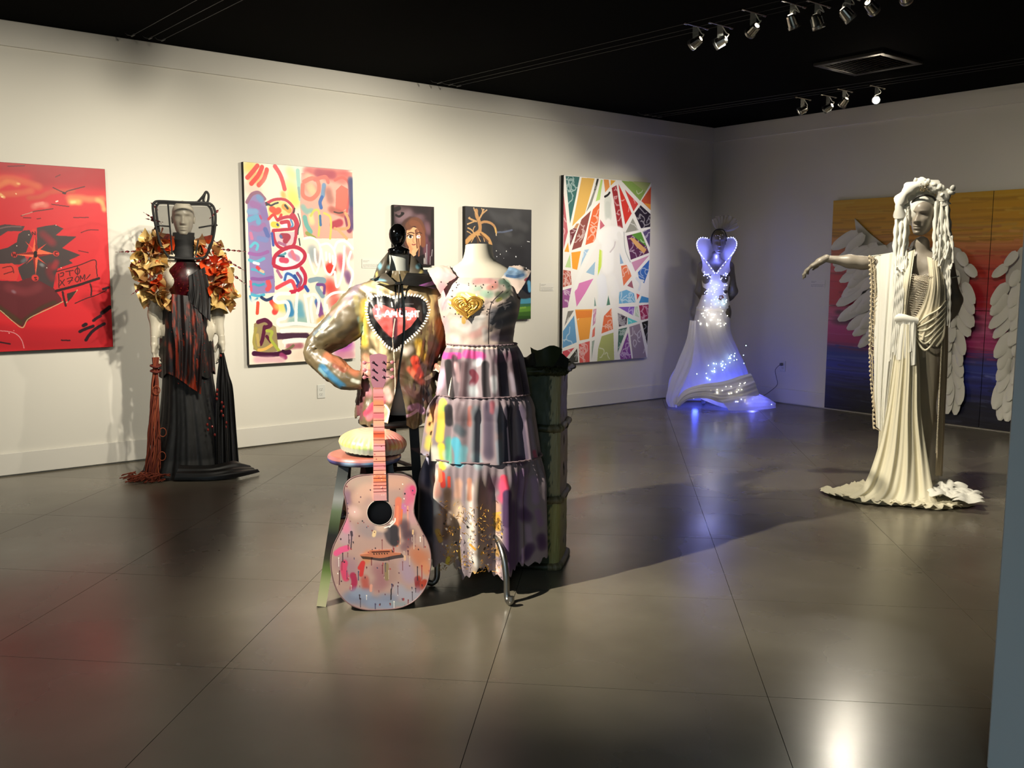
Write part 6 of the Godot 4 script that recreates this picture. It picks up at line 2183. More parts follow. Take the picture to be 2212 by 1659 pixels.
	for k in 6:
		locks.append([Vector3(-0.09 + 0.012 * k, 1.50, 0.10), Vector3(-0.085 + 0.010 * k, 1.33, 0.15), Vector3(-0.09 + 0.010 * k, 1.15, 0.16), Vector3(-0.095 + 0.010 * k, 0.86 + 0.07 * hsh(k * 7.0), 0.185)])
	for e in locks:
		var mb := MB.new()
		var pts := spline(e, 7)
		var rad := []
		for j in pts.size():
			var q := float(j) / (pts.size() - 1)
			rad.append((0.0088 + 0.0040 * sin(j * 1.9 + e[0].x * 90.0) + 0.0025 * nz.get_noise_2d(j * 0.3, e[0].x * 30.0)) * (1.0 - 0.45 * q * q))
		mb.tube(pts, rad, 8)
		part("lock", mb.mesh(), white, hd)
	var ab := MB.new()
	var ring := []
	for j in 21:
		ring.append(Vector3(0.226 + 0.044 * cos(TAU * j / 20), 1.372 + 0.010 * cos(TAU * j / 20), -0.035 + 0.044 * sin(TAU * j / 20)))
	ab.tube(ring, 0.004, 6, false)
	part("arm_band", ab.mesh(), white, o)
	# the train: low ruffled cloth spread over the floor
	var tr := group_part("train", o)
	var nn := FastNoiseLite.new()
	nn.seed = 4
	nn.frequency = 7.0
	var tm := MB.new()
	tm.sheet(120, 44, func(u: float, v: float) -> Vector3:
		var an := u * TAU
		var c := cos(an)
		var s := sin(an)
		var rx := tab([Vector2(-1, 0.43), Vector2(-0.3, 0.30), Vector2(0.3, 0.30), Vector2(1, 0.41)], c)
		var rz := 0.30 if s > 0.0 else 0.14
		rz *= 1.0 - 0.28 * bump(c, 0.05, 0.28) * (1.0 if s > 0.0 else 0.0)
		var w := 1.0 + 0.05 * sin(an * 9.0) + 0.03 * sin(an * 21.0)
		var x := 0.0 + c * rx * v * w
		var z := 0.13 - s * -rz * v * w
		var h := 0.062 * (1.0 - v * v) + 0.022 * sin(v * PI) + (nn.get_noise_2d(x * 3.0, z * 3.0) * 0.035 + nn.get_noise_2d(x * 9.0, z * 9.0) * 0.012) * sin(v * PI * 0.93)
		return Vector3(x, maxf(0.006, h + 0.008 * (1.0 - v)), z))
	part("spread", tm.mesh(), cream, tr)
	for k in 26:
		var q := k / 25.0
		var an := lerpf(-2.9, 0.25, q)
		var c := Vector3(cos(an) * lerpf(0.40, 0.37, q), 0.02, 0.13 - sin(an) * 0.24)
		if k > 17:
			c = Vector3(0.26 + rg.randf_range(-0.06, 0.13), 0.03 + rg.randf_range(0.0, 0.05), 0.20 + rg.randf_range(-0.10, 0.12))
		var mb := MB.new()
		var big := 0.075 if k > 17 else 0.06
		mb.sheet(22, 8, func(u: float, v: float) -> Vector3:
			var a := u * TAU
			var r := big * v * (1.0 + 0.25 * sin(a * 4.0 + k) * v)
			return c + Vector3(r * cos(a) * 1.25, (0.016 + 0.03 * float(k > 17)) * sin(v * 2.6) + 0.012 * v * sin(a * 5.0 + k * 2.0), r * sin(a)))
		part("ruffle", mb.mesh(), white if k > 17 else cream, tr)


# ---------------------------------------------------------------- brushwork of the paintings and garments, some painted highlight and shade: S/P = stroke/fill, colour, radius, softness, points in thousandths
const ART_RED := """
P d02830 0 0 52,-11 1138,-72 1066,1114 -33,1066
S a81e28 46 9 126,23 442,19 691,12 1042,15
S a81c26 58 9 520,73 773,68 1038,69
S b02029 47 9 54,939 456,966 892,966
S b8202a 47 9 137,877 544,921 986,913
S b02028 44 9 818,722 946,828 948,933
S d8603c 26 9 123,60 197,101 324,82 436,96 533,118
S e07848 20 9 133,122 225,137 323,101 386,111
S d86040 23 9 114,173 270,167 391,156 482,139
S c85038 18 9 454,179 538,170 615,141 769,128
S f0b878 7 7 387,106 399,107
S f0b878 8 7 270,167 293,182
S ffdca8 4 5 277,180 285,181
S ffd0a0 3 5 373,159 375,161
S e88858 26 9 732,169 810,166 871,171 978,167
S f4bc68 22 9 739,192 774,189 808,190
S ffd890 10 9 748,192 774,189
S f0b470 18 9 933,172 968,187 983,228
S e07868 20 8 484,224 526,213 576,214
S e88878 10 7 501,214 552,203
S 5a2626 3 3 398,277 482,251 541,242 617,231
S c88878 2 3 407,272 474,254
S 48161c 3 3 625,117 700,140 735,129 849,102
S 38100f 6 5 695,144 708,145
S 6a1a20 2 3 329,19 442,10
S 6a1a20 2 3 646,60 680,46
S 6a1820 2 3 414,285 463,284
S 6a1820 2 3 504,289 529,285
S 6a1820 3 3 806,356 860,341 931,338
S 6a1820 2 3 759,275 865,271
S 6a1820 2 3 782,456 852,466
S 6a1820 2 3 610,207 729,216
P 4a3a3c 0 0 160,374 226,335 290,323 419,330 401,356 304,359 254,385 203,425
S 7a5a5a 4 5 225,354 305,336 394,334
P 443738 0 0 152,483 249,456 297,446 360,416 374,373 409,353 450,350 466,381 436,434 408,487 418,520 372,534 147,541
P 443738 0 0 501,336 568,324 628,317 683,337 626,375 772,379 666,443 794,480 711,509 736,525 629,555 609,592 587,672 505,625 432,605 382,618 354,553 418,520 458,473 495,420
S 8a2c34 28 9 532,367 564,386 604,418
S 7a2a30 25 9 587,538 568,572 591,612
S a03036 20 9 623,518 603,552
S 6a6a70 13 9 389,520 414,506
S 8a8a8c 12 9 512,532 528,539
P 62242a 0 0 79,618 236,621 357,625 432,605 505,625 596,666 643,720 642,740 511,782 408,824 365,872 301,835 224,777 73,695
S 7c3238 32 9 282,657 393,684 495,658
S 4a3a24 17 9 179,741 271,795 357,849
S 4a3626 15 9 382,836 495,772 599,740
S 90707a 10 9 312,677 328,684
S c8b080 3 4 111,714 224,779 301,837 365,874 412,825 554,774 655,736
S c8b080 3 4 676,744 722,707 759,673
P 382a26 0 0 684,693 755,677 712,721 685,741
P d43c36 0 0 147,547 243,532 323,528 358,549 364,582 341,623 237,613 142,618
S 6a2020 2 3 257,553 314,546 328,579
S 6a2020 2 3 263,586 320,572
P c8302f 0 0 620,575 777,539 898,504 907,602 612,671
S 3a1418 3 3 619,572 777,537 894,506 904,550 908,599
S 2a1216 10 3 608,678 752,650 823,633 920,609
S 3a161a 8 3 654,683 660,720 671,761
S 3a161a 5 3 854,640 861,671 856,705
S 3a161a 3 3 737,748 818,722 899,702 973,675
S 43141a 3 3 633,585 630,659
S 43141a 3 3 644,582 666,578 662,595 643,600
S 43141a 3 3 683,572 736,565
S 43141a 3 3 710,569 712,595
S 43141a 3 3 767,551 749,568 761,585 779,578 780,558 767,551
S 43141a 3 3 768,544 766,592
S 43141a 3 3 641,619 669,649
S 43141a 3 3 672,615 638,647
S 43141a 3 3 689,612 729,605 700,639
S 43141a 3 3 694,626 728,619
S 43141a 3 3 760,599 747,616 758,629 772,619 773,602 760,599
S 43141a 3 3 784,626 786,595 800,612 816,588 816,619
S 43141a 3 3 829,612 857,588
P e04836 0 0 478,480 417,411 468,447
P e04836 0 0 478,480 560,420 501,450
P e04836 0 0 478,480 552,533 497,506
P e04836 0 0 478,480 414,531 457,506
P f06a48 0 0 485,381 501,450 609,475 498,493 473,595 463,496 343,481 460,463
P 8a2020 0 0 485,381 479,480 501,450
P 8a2020 0 0 609,475 479,480 498,494
P 8a2020 0 0 473,595 479,480 461,496
P 8a2020 0 0 343,481 479,480 462,464
S d43a34 22 2 621,473 624,475
S d43a34 21 2 336,482 339,484
S d43a34 25 2 468,605 470,608
S d43a34 20 2 479,355 480,357
S 4a1418 2 2 467,375 468,360 486,374 487,358
S 4a1418 3 2 633,466 616,467 617,481 632,481
S 4a1418 2 2 480,604 465,605 479,616 466,618
S 4a1418 2 2 327,473 331,492 338,478 344,491 352,474
S 140a0a 11 2 481,470 480,489
S 22101a 13 3 761,907 798,894 861,878
S 22101a 12 3 802,956 841,916 887,889 943,866
S 22101a 14 3 790,873 808,866
S 1e0c14 16 4 929,806 966,786 990,773
S 30141c 9 5 863,847 919,820
S 22101a 9 4 946,671 988,661
S 30141c 4 4 627,951 688,954
S 30141c 4 4 180,943 275,960
S d8a0a0 2 6 168,885 264,892 320,908 354,942 367,986
S f0c0b0 2 4 272,900 275,903
S f0c0b0 2 4 305,889 306,890
S fff0e0 3 4 551,551 553,551
S fff0e0 3 4 651,550 653,551
S fff0e0 3 4 632,320 633,320
S fff0e0 2 4 358,435 359,437
S fff0e0 2 4 442,375 443,376
S ffd8c8 4 5 641,192 654,188
"""

const ART_GRAF := """
P f8ead6 0 0 -28,-16 1078,-67 1045,1064 -83,1021
S f6c8b8 46 9 33,123 124,140
S f0cf58 52 9 26,27 84,18
S ffab60 30 8 94,50 63,87
S ffab60 26 8 157,47 115,95
S dd3a2c 20 2 121,13 71,48 30,75
S e02f22 20 2 160,18 122,62 62,103
S e2382c 20 2 201,29 173,76 125,108
S fff6dc 95 9 242,110 276,141
S ffe87a 56 9 398,97 433,136 444,169
S fff06a 41 9 408,150 455,189
S ffb050 22 9 336,139 347,159
S e0414a 20 2 273,10 322,54 355,119
S f4dc90 36 9 401,24 436,56
S 9cccc0 21 4 477,21 484,88 499,168
S 88a8a8 10 5 483,108 491,155
P 8f80b6 0 0 24,176 95,142 164,155 192,223 218,315 226,449 246,583 241,640 29,649 26,477 22,280
S 90607c 16 3 20,195 65,155 124,145 175,174
S 6f93c4 26 6 123,166 145,178
S 9a6aa8 28 6 63,200 120,212
S 7aa2cc 25 6 38,240 96,239
S 8a70b0 28 6 155,224 176,263
S 66a6cc 21 5 36,280 106,265 116,291
S a070a8 21 5 57,318 115,324 162,303
S c878a0 14 5 44,345 55,371
S b05080 10 4 130,258 141,271
S 5a6ab0 19 5 173,323 195,356
S 7a8ac4 23 6 113,370 182,376
S 62bcd4 13 3 41,411 77,392 105,403 92,425
S 62b4d0 14 3 26,477 83,486 154,469
S 9a62a8 16 4 28,444 109,450 191,435
S 56a8c8 13 3 47,523 93,529 151,546
S d8404c 16 3 94,513 111,523
S fff0f0 12 3 66,490 106,496
S f0c0a0 12 4 122,529 145,536
S 3aa0c0 10 3 25,609 55,596 101,603 148,596
S e0525a 24 3 184,583 195,610 177,623
S 8a5aa0 16 4 44,569 126,573 221,563
S d85a7a 13 4 32,582 36,629
S 52b0d0 14 4 40,649 98,656 146,650
S 3a90c0 9 3 23,656 39,682 86,669
S f0ece4 23 8 39,682 97,690
P f2d890 0 0 197,197 275,176 358,182 423,217 391,248 283,254 206,262
S e05030 31 3 237,222 272,234 296,227
S f2a048 26 3 345,206 393,225
S c02a40 13 2 189,196 263,174 359,173 424,204 431,230 404,251
S 24263a 8 2 185,192 226,204 262,195 292,189
S 24263a 8 2 188,203 214,199
S 2e3030 11 2 357,200 378,215
S 222222 5 2 442,213 426,244
S e03a34 13 2 205,272 250,250 288,277 319,248
S f4d048 29 3 245,298 281,301
S ffffff 41 3 341,293 389,295
S c83048 17 3 317,287 378,282 389,305
S 5a90c4 9 3 403,271 420,298 388,319
S c02846 14 2 282,274 379,257 439,271 438,311 328,323 244,328
S 3a4a70 10 2 281,297 287,301
S c22a4a 17 2 430,247 463,287 446,345 435,365
P e0c4cc 0 0 255,341 437,331 428,386 348,414 277,394
S a8304a 26 3 320,354 375,356 349,380
S 5a68a0 14 4 308,354 314,360
S b06a90 14 4 289,388 348,400
S be2a4a 15 2 241,335 256,381 288,408 348,419 422,399 445,358
S 3c58b0 12 4 231,342 240,402
P f2eef4 0 0 256,455 384,420 494,426 511,467 441,508 343,515 260,495
S d84a6a 27 3 309,475 357,478
S c88ab0 27 5 395,447 456,467
S 58a0b0 10 3 262,455 322,449 347,441
S 303a60 7 3 280,455 334,458
S e07a90 17 3 408,433 431,467
S be2446 18 2 238,495 256,455 348,417 446,409 519,436 517,473 441,509 331,521 245,505
P d8e8f4 0 0 325,529 491,515 520,563 486,618 363,617 304,583
S 3868b8 13 3 335,576 354,546 391,549 427,566
S 2a50a0 16 3 427,556 462,597 437,611
S a04a70 15 3 452,542 488,577 462,611
S e04a58 17 3 260,617 340,593 401,583 436,631
S b06a90 14 4 270,529 305,563
S c8284a 17 2 491,516 526,556 512,604 449,631 387,638
S 3458b0 18 4 524,611 548,632
S 30303a 4 2 471,239 490,283 472,317 467,344
S 30303a 5 2 475,365 483,399
P e8a898 0 0 510,33 996,10 992,357 522,364 491,202
S c85a5a 42 8 560,24 736,17 943,22
S d87068 38 8 735,37 915,51
S a83a50 30 7 660,27 812,31
S f0c0a0 27 7 559,44 609,53
S f2907e 37 7 557,98 631,116
S f0c898 32 7 588,97 618,130
S ef7462 19 2 533,76 609,56 664,71 666,122 598,161 524,147 520,93
S e06a60 18 3 633,62 735,44 760,71
S 6a90b8 20 6 721,86 706,141
S 2f62ac 17 3 699,148 679,176 689,203
S 85b8b0 22 7 516,201 552,227 602,219
S a86a60 33 8 758,112 782,166
P ee6c5c 0 0 835,109 888,80 953,98 948,196 884,219 826,206
S d46058 13 3 824,58 903,41 961,70 965,133 936,217
S b05a50 26 7 780,208 910,232
S b0384a 34 6 803,290 869,275
S 8a3a58 26 6 936,245 960,315
S 2a3a70 26 8 981,48 990,188
S 503a70 27 8 983,202 987,300
S 40302a 5 3 812,221 857,226 897,222
S f0a070 14 3 923,225 951,259 947,301 842,310 816,307
S f0a878 14 3 842,310 893,337 932,358
S f4e0a0 25 7 589,247 600,281
S 6ab0a8 20 5 532,255 549,295 585,329
S cccc62 11 3 589,247 627,218 665,224 669,293 658,348
S d0c860 11 3 716,230 773,249 780,304 769,360
S 3a70a0 13 4 677,245 681,293
S 98a050 15 6 548,336 622,362
S d84a4a 44 7 770,500 782,521
S d83a30 44 6 757,514 782,528
S d05060 39 8 863,457 887,513
S d84038 57 8 741,598 791,640
S 9aa8b0 38 7 595,418 605,466
S b8a8a8 33 8 644,445 655,493
S 7a5080 29 7 926,542 951,584
S e0a0a0 29 8 930,414 969,456
S 88a2b2 25 4 569,580 639,573 703,580 638,612 687,661
S 7a4a90 15 4 638,601 702,605 700,647
S fffaf4 11 1 522,365 584,358 647,376 673,417 661,493 621,545 585,501 556,446
S fffaf4 11 1 620,418 624,473 642,500
S fffaf4 11 1 674,396 748,388 805,423 816,478 775,545 724,535 694,472 681,417
S fffaf4 10 1 727,434 730,472
S fffaf4 10 1 759,440 764,482
S fffaf4 10 1 791,451 796,493
S fffaf4 13 1 805,419 839,379 918,373 990,410
S fffaf4 12 1 808,535 825,612 866,577 894,506 907,400
S fffaf4 12 1 970,428 941,492 986,542 950,620
S e84a44 31 4 215,684 250,718 237,739
S 2a3a60 14 4 122,663 168,677 228,664
S d8503a 16 4 91,690 82,743
S f4e070 36 7 262,705 322,719
S 3f8abf 37 6 360,699 382,748
S 60a8c0 37 7 458,700 480,770
S 4878b8 28 6 635,688 659,731
S 8a5090 26 6 647,702 670,766
S e05a50 52 8 789,697 868,705
S f0c070 23 7 696,773 644,794
S 9ac0b8 32 8 380,789 529,792
S fffdf8 16 1 374,646 277,647 237,671 269,690 348,691 364,734 332,769 269,780 282,806 429,800 605,814
S fffdf8 15 1 448,645 435,714 429,798
S fffdf8 15 1 516,654 533,715 548,800
S fffdf8 14 1 585,670 570,716 586,794
S fffdf8 14 1 535,660 611,653 648,688 632,751
S fffdf8 13 1 710,738 712,682 791,647 910,645 948,684
S fffdf8 13 1 724,710 722,767 630,815
S 4a2a40 27 5 243,862 389,865 526,868
S b06070 22 7 350,919 474,916
S fffcf6 19 1 295,837 428,835 629,841
S fffcf6 21 1 317,892 426,887 526,891
S fffcf6 6 1 320,898 323,917
P 9c8a60 0 0 50,796 116,771 245,814 264,938 143,948 38,924
S 5a1a3c 20 3 86,787 151,778 198,803 143,818
S 581838 17 3 144,812 123,872 104,899
S 581a38 14 3 159,860 194,888
S a89a50 15 3 67,817 46,891 85,936
S c0a860 14 3 77,851 86,905
S e8b860 15 3 85,929 144,924 205,905
S aeb84a 15 3 161,832 208,840 194,874 241,916 276,945
S 7a7050 13 3 276,945 349,933 400,914
S 451236 23 3 43,944 143,954 251,954 361,947
S 3c1030 12 3 300,939 349,954
S a04070 22 6 287,959 323,974
S e8b4c0 26 9 59,976 201,980 298,987
S f4e0cc 37 9 422,977 498,959
S c864b4 53 7 833,955 941,929
S d890a8 34 8 832,983 966,980
S a04aa8 27 7 887,927 941,914
S d8505a 39 8 705,866 810,854
"""

const ART_STAIN := """
P f2f0ea 0 0 -79,-20 1095,-74 1154,1094 -58,1042
P 2c6866 0 4 18,4 169,2 131,108 72,250
P e0b25a 0 0 191,5 335,3 282,103 232,193 94,264
P 30302a 0 3 360,3 382,3 353,61 328,68
P 8c8c84 0 0 328,68 353,61 302,144 243,187
P b8da7a 0 0 405,6 425,8 397,114 350,125
P e99a52 0 0 436,4 493,3 506,41 456,73
P f0b244 0 0 516,4 574,5 517,35
P 8cab58 0 1 641,3 998,-2 870,105
P a4b070 0 0 760,1 998,-2 929,53
P d85c3c 0 1 1005,16 1007,156 883,105
P f0a040 0 0 917,116 1007,156 1005,120
P a23034 0 5 529,47 584,29 630,153 669,262 607,255 571,155
P da3c32 0 2 607,21 693,100 770,178 695,242 646,132
P d84642 0 2 682,49 847,123 791,166
P 2a2232 0 3 875,129 1007,178 1001,247 886,258 804,176
P 9c9c92 0 2 784,204 856,269 697,287
P c4646e 0 2 -1,93 23,191 49,295 4,388
P 6f3036 0 2 70,287 111,274 149,274 75,369
P c08a60 0 0 140,250 170,247 149,273 113,273
P 8c4c44 0 3 298,176 251,278 195,372 94,390 141,307 194,226
P e46c3a 0 3 395,129 386,221 351,341 242,361 278,257 320,169
P f2a434 0 0 89,403 193,394 154,495 102,488
P f0a840 0 0 14,399 53,350 65,401
P a4c6e2 0 1 229,388 304,380 228,460 179,501
P bcd896 0 0 76,410 86,484 24,481
P a0c2da 0 0 252,508 354,449 345,524
P b45a4a 0 2 3,495 84,502 96,574 2,588
P da82ba 0 0 337,542 246,622 154,693 130,615 170,568
P 9c5c94 0 2 0,604 94,591 58,695 -1,698
P cae452 0 0 400,383 440,391 429,472 385,528
P d296b4 0 1 996,409 827,503 779,451
P 3c6cba 0 2 997,435 991,498 938,570 871,537 858,507
P e97a4a 0 1 654,471 734,464 782,528 688,583
P a4626e 0 2 786,552 809,598 733,583
P 72b2da 0 2 635,618 725,605 817,626 837,677 638,683
P 4a92ca 0 0 910,642 998,654 999,680 881,681
P da5452 0 0 847,627 888,636 858,663
P 5a2a4c 0 3 713,304 887,279 992,395 769,437
P 5c9438 0 1 772,295 887,279 966,363 865,329
P dca868 0 0 749,314 803,315 960,378 930,399 836,364
P 5c4e7a 0 2 906,276 1001,258 1000,364
P 94b4d2 0 0 636,401 683,457 644,461
P 84827c 0 2 124,713 23,796 59,716
P 6ca2ce 0 1 128,740 159,887 6,913 7,823
P f2a444 0 1 138,709 333,709 298,871 192,878
P ec8a38 0 0 141,716 331,716 323,753 153,757
P cc92ac 0 1 342,710 376,707 373,782 336,803
P ea7448 0 2 550,706 572,825 438,846 464,749
P 8c62c4 0 2 630,702 826,702 810,752
P 483e48 0 4 625,735 740,761 733,803 643,813
P 62d2d2 0 1 746,762 870,789 751,802
P a4325a 0 3 881,696 1000,692 997,773 910,780
P 1c1c1c 0 2 920,794 998,784 995,926
P 4c7462 0 3 637,827 742,818 633,959
P 9c8c9c 0 2 767,816 895,800 989,999 820,1000
P 8c4c9c 0 3 750,848 802,1000 668,999 658,973
P b4bc74 0 1 578,844 593,999 394,1003 403,929 441,861
P a2b2a2 0 0 330,886 361,880 328,989
P e2625a 0 2 184,898 305,884 308,1002 195,1002
P d25460 0 2 7,931 137,915 8,991
P 42423a 0 4 165,921 178,997 41,996
P cadcc2 0 1 832,702 866,700 887,764 835,755
P 54846e 0 1 512,635 535,687 491,691
P 7c9c92 0 0 354,644 373,692 350,693
P e27a6a 0 1 337,824 365,804 361,858 330,865
P ca6a7a 0 1 403,220 456,253 402,275
S dcdfd6 49 4 489,116 487,157 496,204
S d0d4cc 29 6 486,137 491,191
S f4f2ec 37 4 497,232 498,273
S 1c1c1c 9 2 453,96 485,86 507,72
S fbfaf6 57 5 421,315 506,293 623,291
S fbfaf6 72 5 493,341 496,410 498,479
S eef0f4 57 6 428,548 445,617 440,672
S f6f5f0 59 6 544,548 591,618
S f4f3ee 29 3 623,298 686,380 749,464 844,541
S f4f3ee 28 3 365,343 282,412 188,514 135,588
S dfe4ea 15 3 844,541 891,570 877,605
S dfe4ea 11 3 859,548 929,556
S d8d0d0 7 4 524,396 567,368 581,340
S b0b4b0 4 3 682,283 701,380 764,449
S f0efe8 20 4 410,880 369,935 356,997
S f0efe8 21 4 601,815 613,900 614,1000
S f0efe8 34 4 405,720 393,789 395,866
"""

const ART_PORT := """
P 2e2024 0 0 -131,-80 1154,-132 1145,1070 -151,1075
S 6a5458 121 8 67,77 187,141 331,123
S 846a72 93 8 105,241 268,180 392,135
S 7a5c64 104 8 558,157 683,209
S 805a66 85 8 808,304 850,431
S 6e4450 76 7 764,532 804,786
S 5a3642 64 7 869,643 888,928
S 241a1e 75 8 559,73 811,50
S 1c1416 64 6 981,73 977,499
S 241a1e 64 8 976,641 951,985
S 1a1214 44 5 26,78 128,47
S 1c1214 24 3 45,167 126,188 228,133
S 0c0808 31 3 192,130 208,141
S 4a302a 82 6 265,403 287,305 412,245
P dfa67a 0 0 306,415 472,355 681,392 704,561 614,704 529,790 533,874 408,876 353,736 287,597
S c88e64 41 7 344,652 426,763
S 6a4230 82 5 348,345 473,258 619,281 702,420
S 7a4a34 62 5 432,287 577,311 701,476 710,646
S 5a3628 33 4 265,416 263,598 323,708
S 8a5a40 21 4 555,395 595,535 614,704 602,846
S 6a3e2c 17 4 524,410 553,564 562,705
S fff2e8 33 3 367,523 429,519
S 2a1812 31 2 391,518 404,522
S 2a1812 10 2 309,513 367,487 460,501
S 4a2c20 10 2 326,468 409,448 492,461
S f4dcd8 38 3 575,516 616,515
S d0506a 15 3 612,507 616,513
S 4a2c20 10 2 544,463 617,443 680,457
S b88060 10 4 481,481 459,594 490,614
S b05a50 15 3 437,648 479,655 521,643
S 7a3a34 6 2 437,650 521,649
S e0aa80 37 5 467,762 477,847
P 120c0e 0 0 384,792 466,854 550,818 592,853 740,809 716,1015 381,1017
S c8c0c0 6 3 738,958 743,872
S d8d0d0 6 3 770,972 778,787
S a8a0a4 6 3 887,985 897,842
S 8a808a 9 5 802,972 809,644
S c8c0c8 6 4 931,842 949,727
S e8e0e0 6 3 735,887 738,972
"""

const ART_TREE := """
P 303034 0 0 -45,-26 1050,-66 1063,1027 -48,1002
S 46464a 62 9 343,77 594,99 787,56
S 4c4c4e 52 9 788,131 919,165
S 424244 63 9 531,249 724,290 854,258
S 26262a 62 9 281,71 405,178
S 4a4a4c 44 9 658,97 749,155
S 505052 33 9 595,210 672,231
S 28282c 52 9 673,351 856,394
S 3e3e42 51 9 494,339 596,397
S 2a2a2e 64 9 596,487 883,508
S 66708a 9 7 468,213 569,209 697,189
S b98a5a 31 3 14,310 62,273 135,242 208,212
S b98a5a 29 3 208,219 214,168 195,117 165,75 159,32
S c6965f 29 3 26,302 122,250 208,230 281,247 343,282 374,326
S b88a5c 16 3 208,142 281,126 368,135 430,166 453,213
S d8b060 9 3 437,177 456,225
S c49a6a 10 3 195,110 238,65 263,21
S c49a6a 7 3 171,67 135,32 123,11
S c49a6a 7 3 226,73 269,46 312,23
S c49a6a 6 3 238,65 250,36 238,11
S c49a6a 10 3 159,126 98,113 50,100
S c49a6a 8 3 135,126 74,142 32,154
S c49a6a 6 3 86,117 62,92
S c49a6a 7 3 135,235 86,200 38,186
S c49a6a 6 3 110,214 122,184 141,170
S c49a6a 6 3 86,236 50,222 26,216
S 5a3c28 10 4 159,256 183,299 177,329
S c49a6a 6 3 122,271 86,308
S c49a6a 6 3 171,241 220,299
S c49a6a 6 3 257,247 281,298
S 6a4a34 10 4 220,233 331,297
S f0dcc0 4 2 269,17 274,21
S f0dcc0 4 2 312,21 316,24
S f0dcc0 4 2 123,10 126,12
S f0dcc0 4 2 32,152 35,155
S f0dcc0 5 3 453,228 456,243
S ffffff 6 3 609,378 610,383
S ffffff 6 3 517,407 518,410
S ffffff 6 3 456,378 457,381
S e8e8f0 7 3 758,427 760,430
S e8e8f0 7 3 920,531 922,535
S e8e8f0 5 3 463,428 464,430
S ffffff 4 3 934,287 974,290
S c8c8d0 4 3 673,351 674,353
S c8c8d0 4 3 842,334 843,335
S c8c8d0 4 3 571,442 572,444
S 10182c 60 4 727,622 937,607
S 0c1424 53 4 858,684 965,738
S 5a9ac0 27 6 965,661 979,738
S 4a90a8 33 6 598,826 860,837 993,831
S 3a6a4a 21 6 599,872 994,877
S 5c8a34 34 5 599,902 794,913 994,909
S 3c6228 31 5 599,948 795,959 995,955
S 2c4a20 26 6 599,986 995,994
S 7aa040 11 5 807,898 914,893
"""

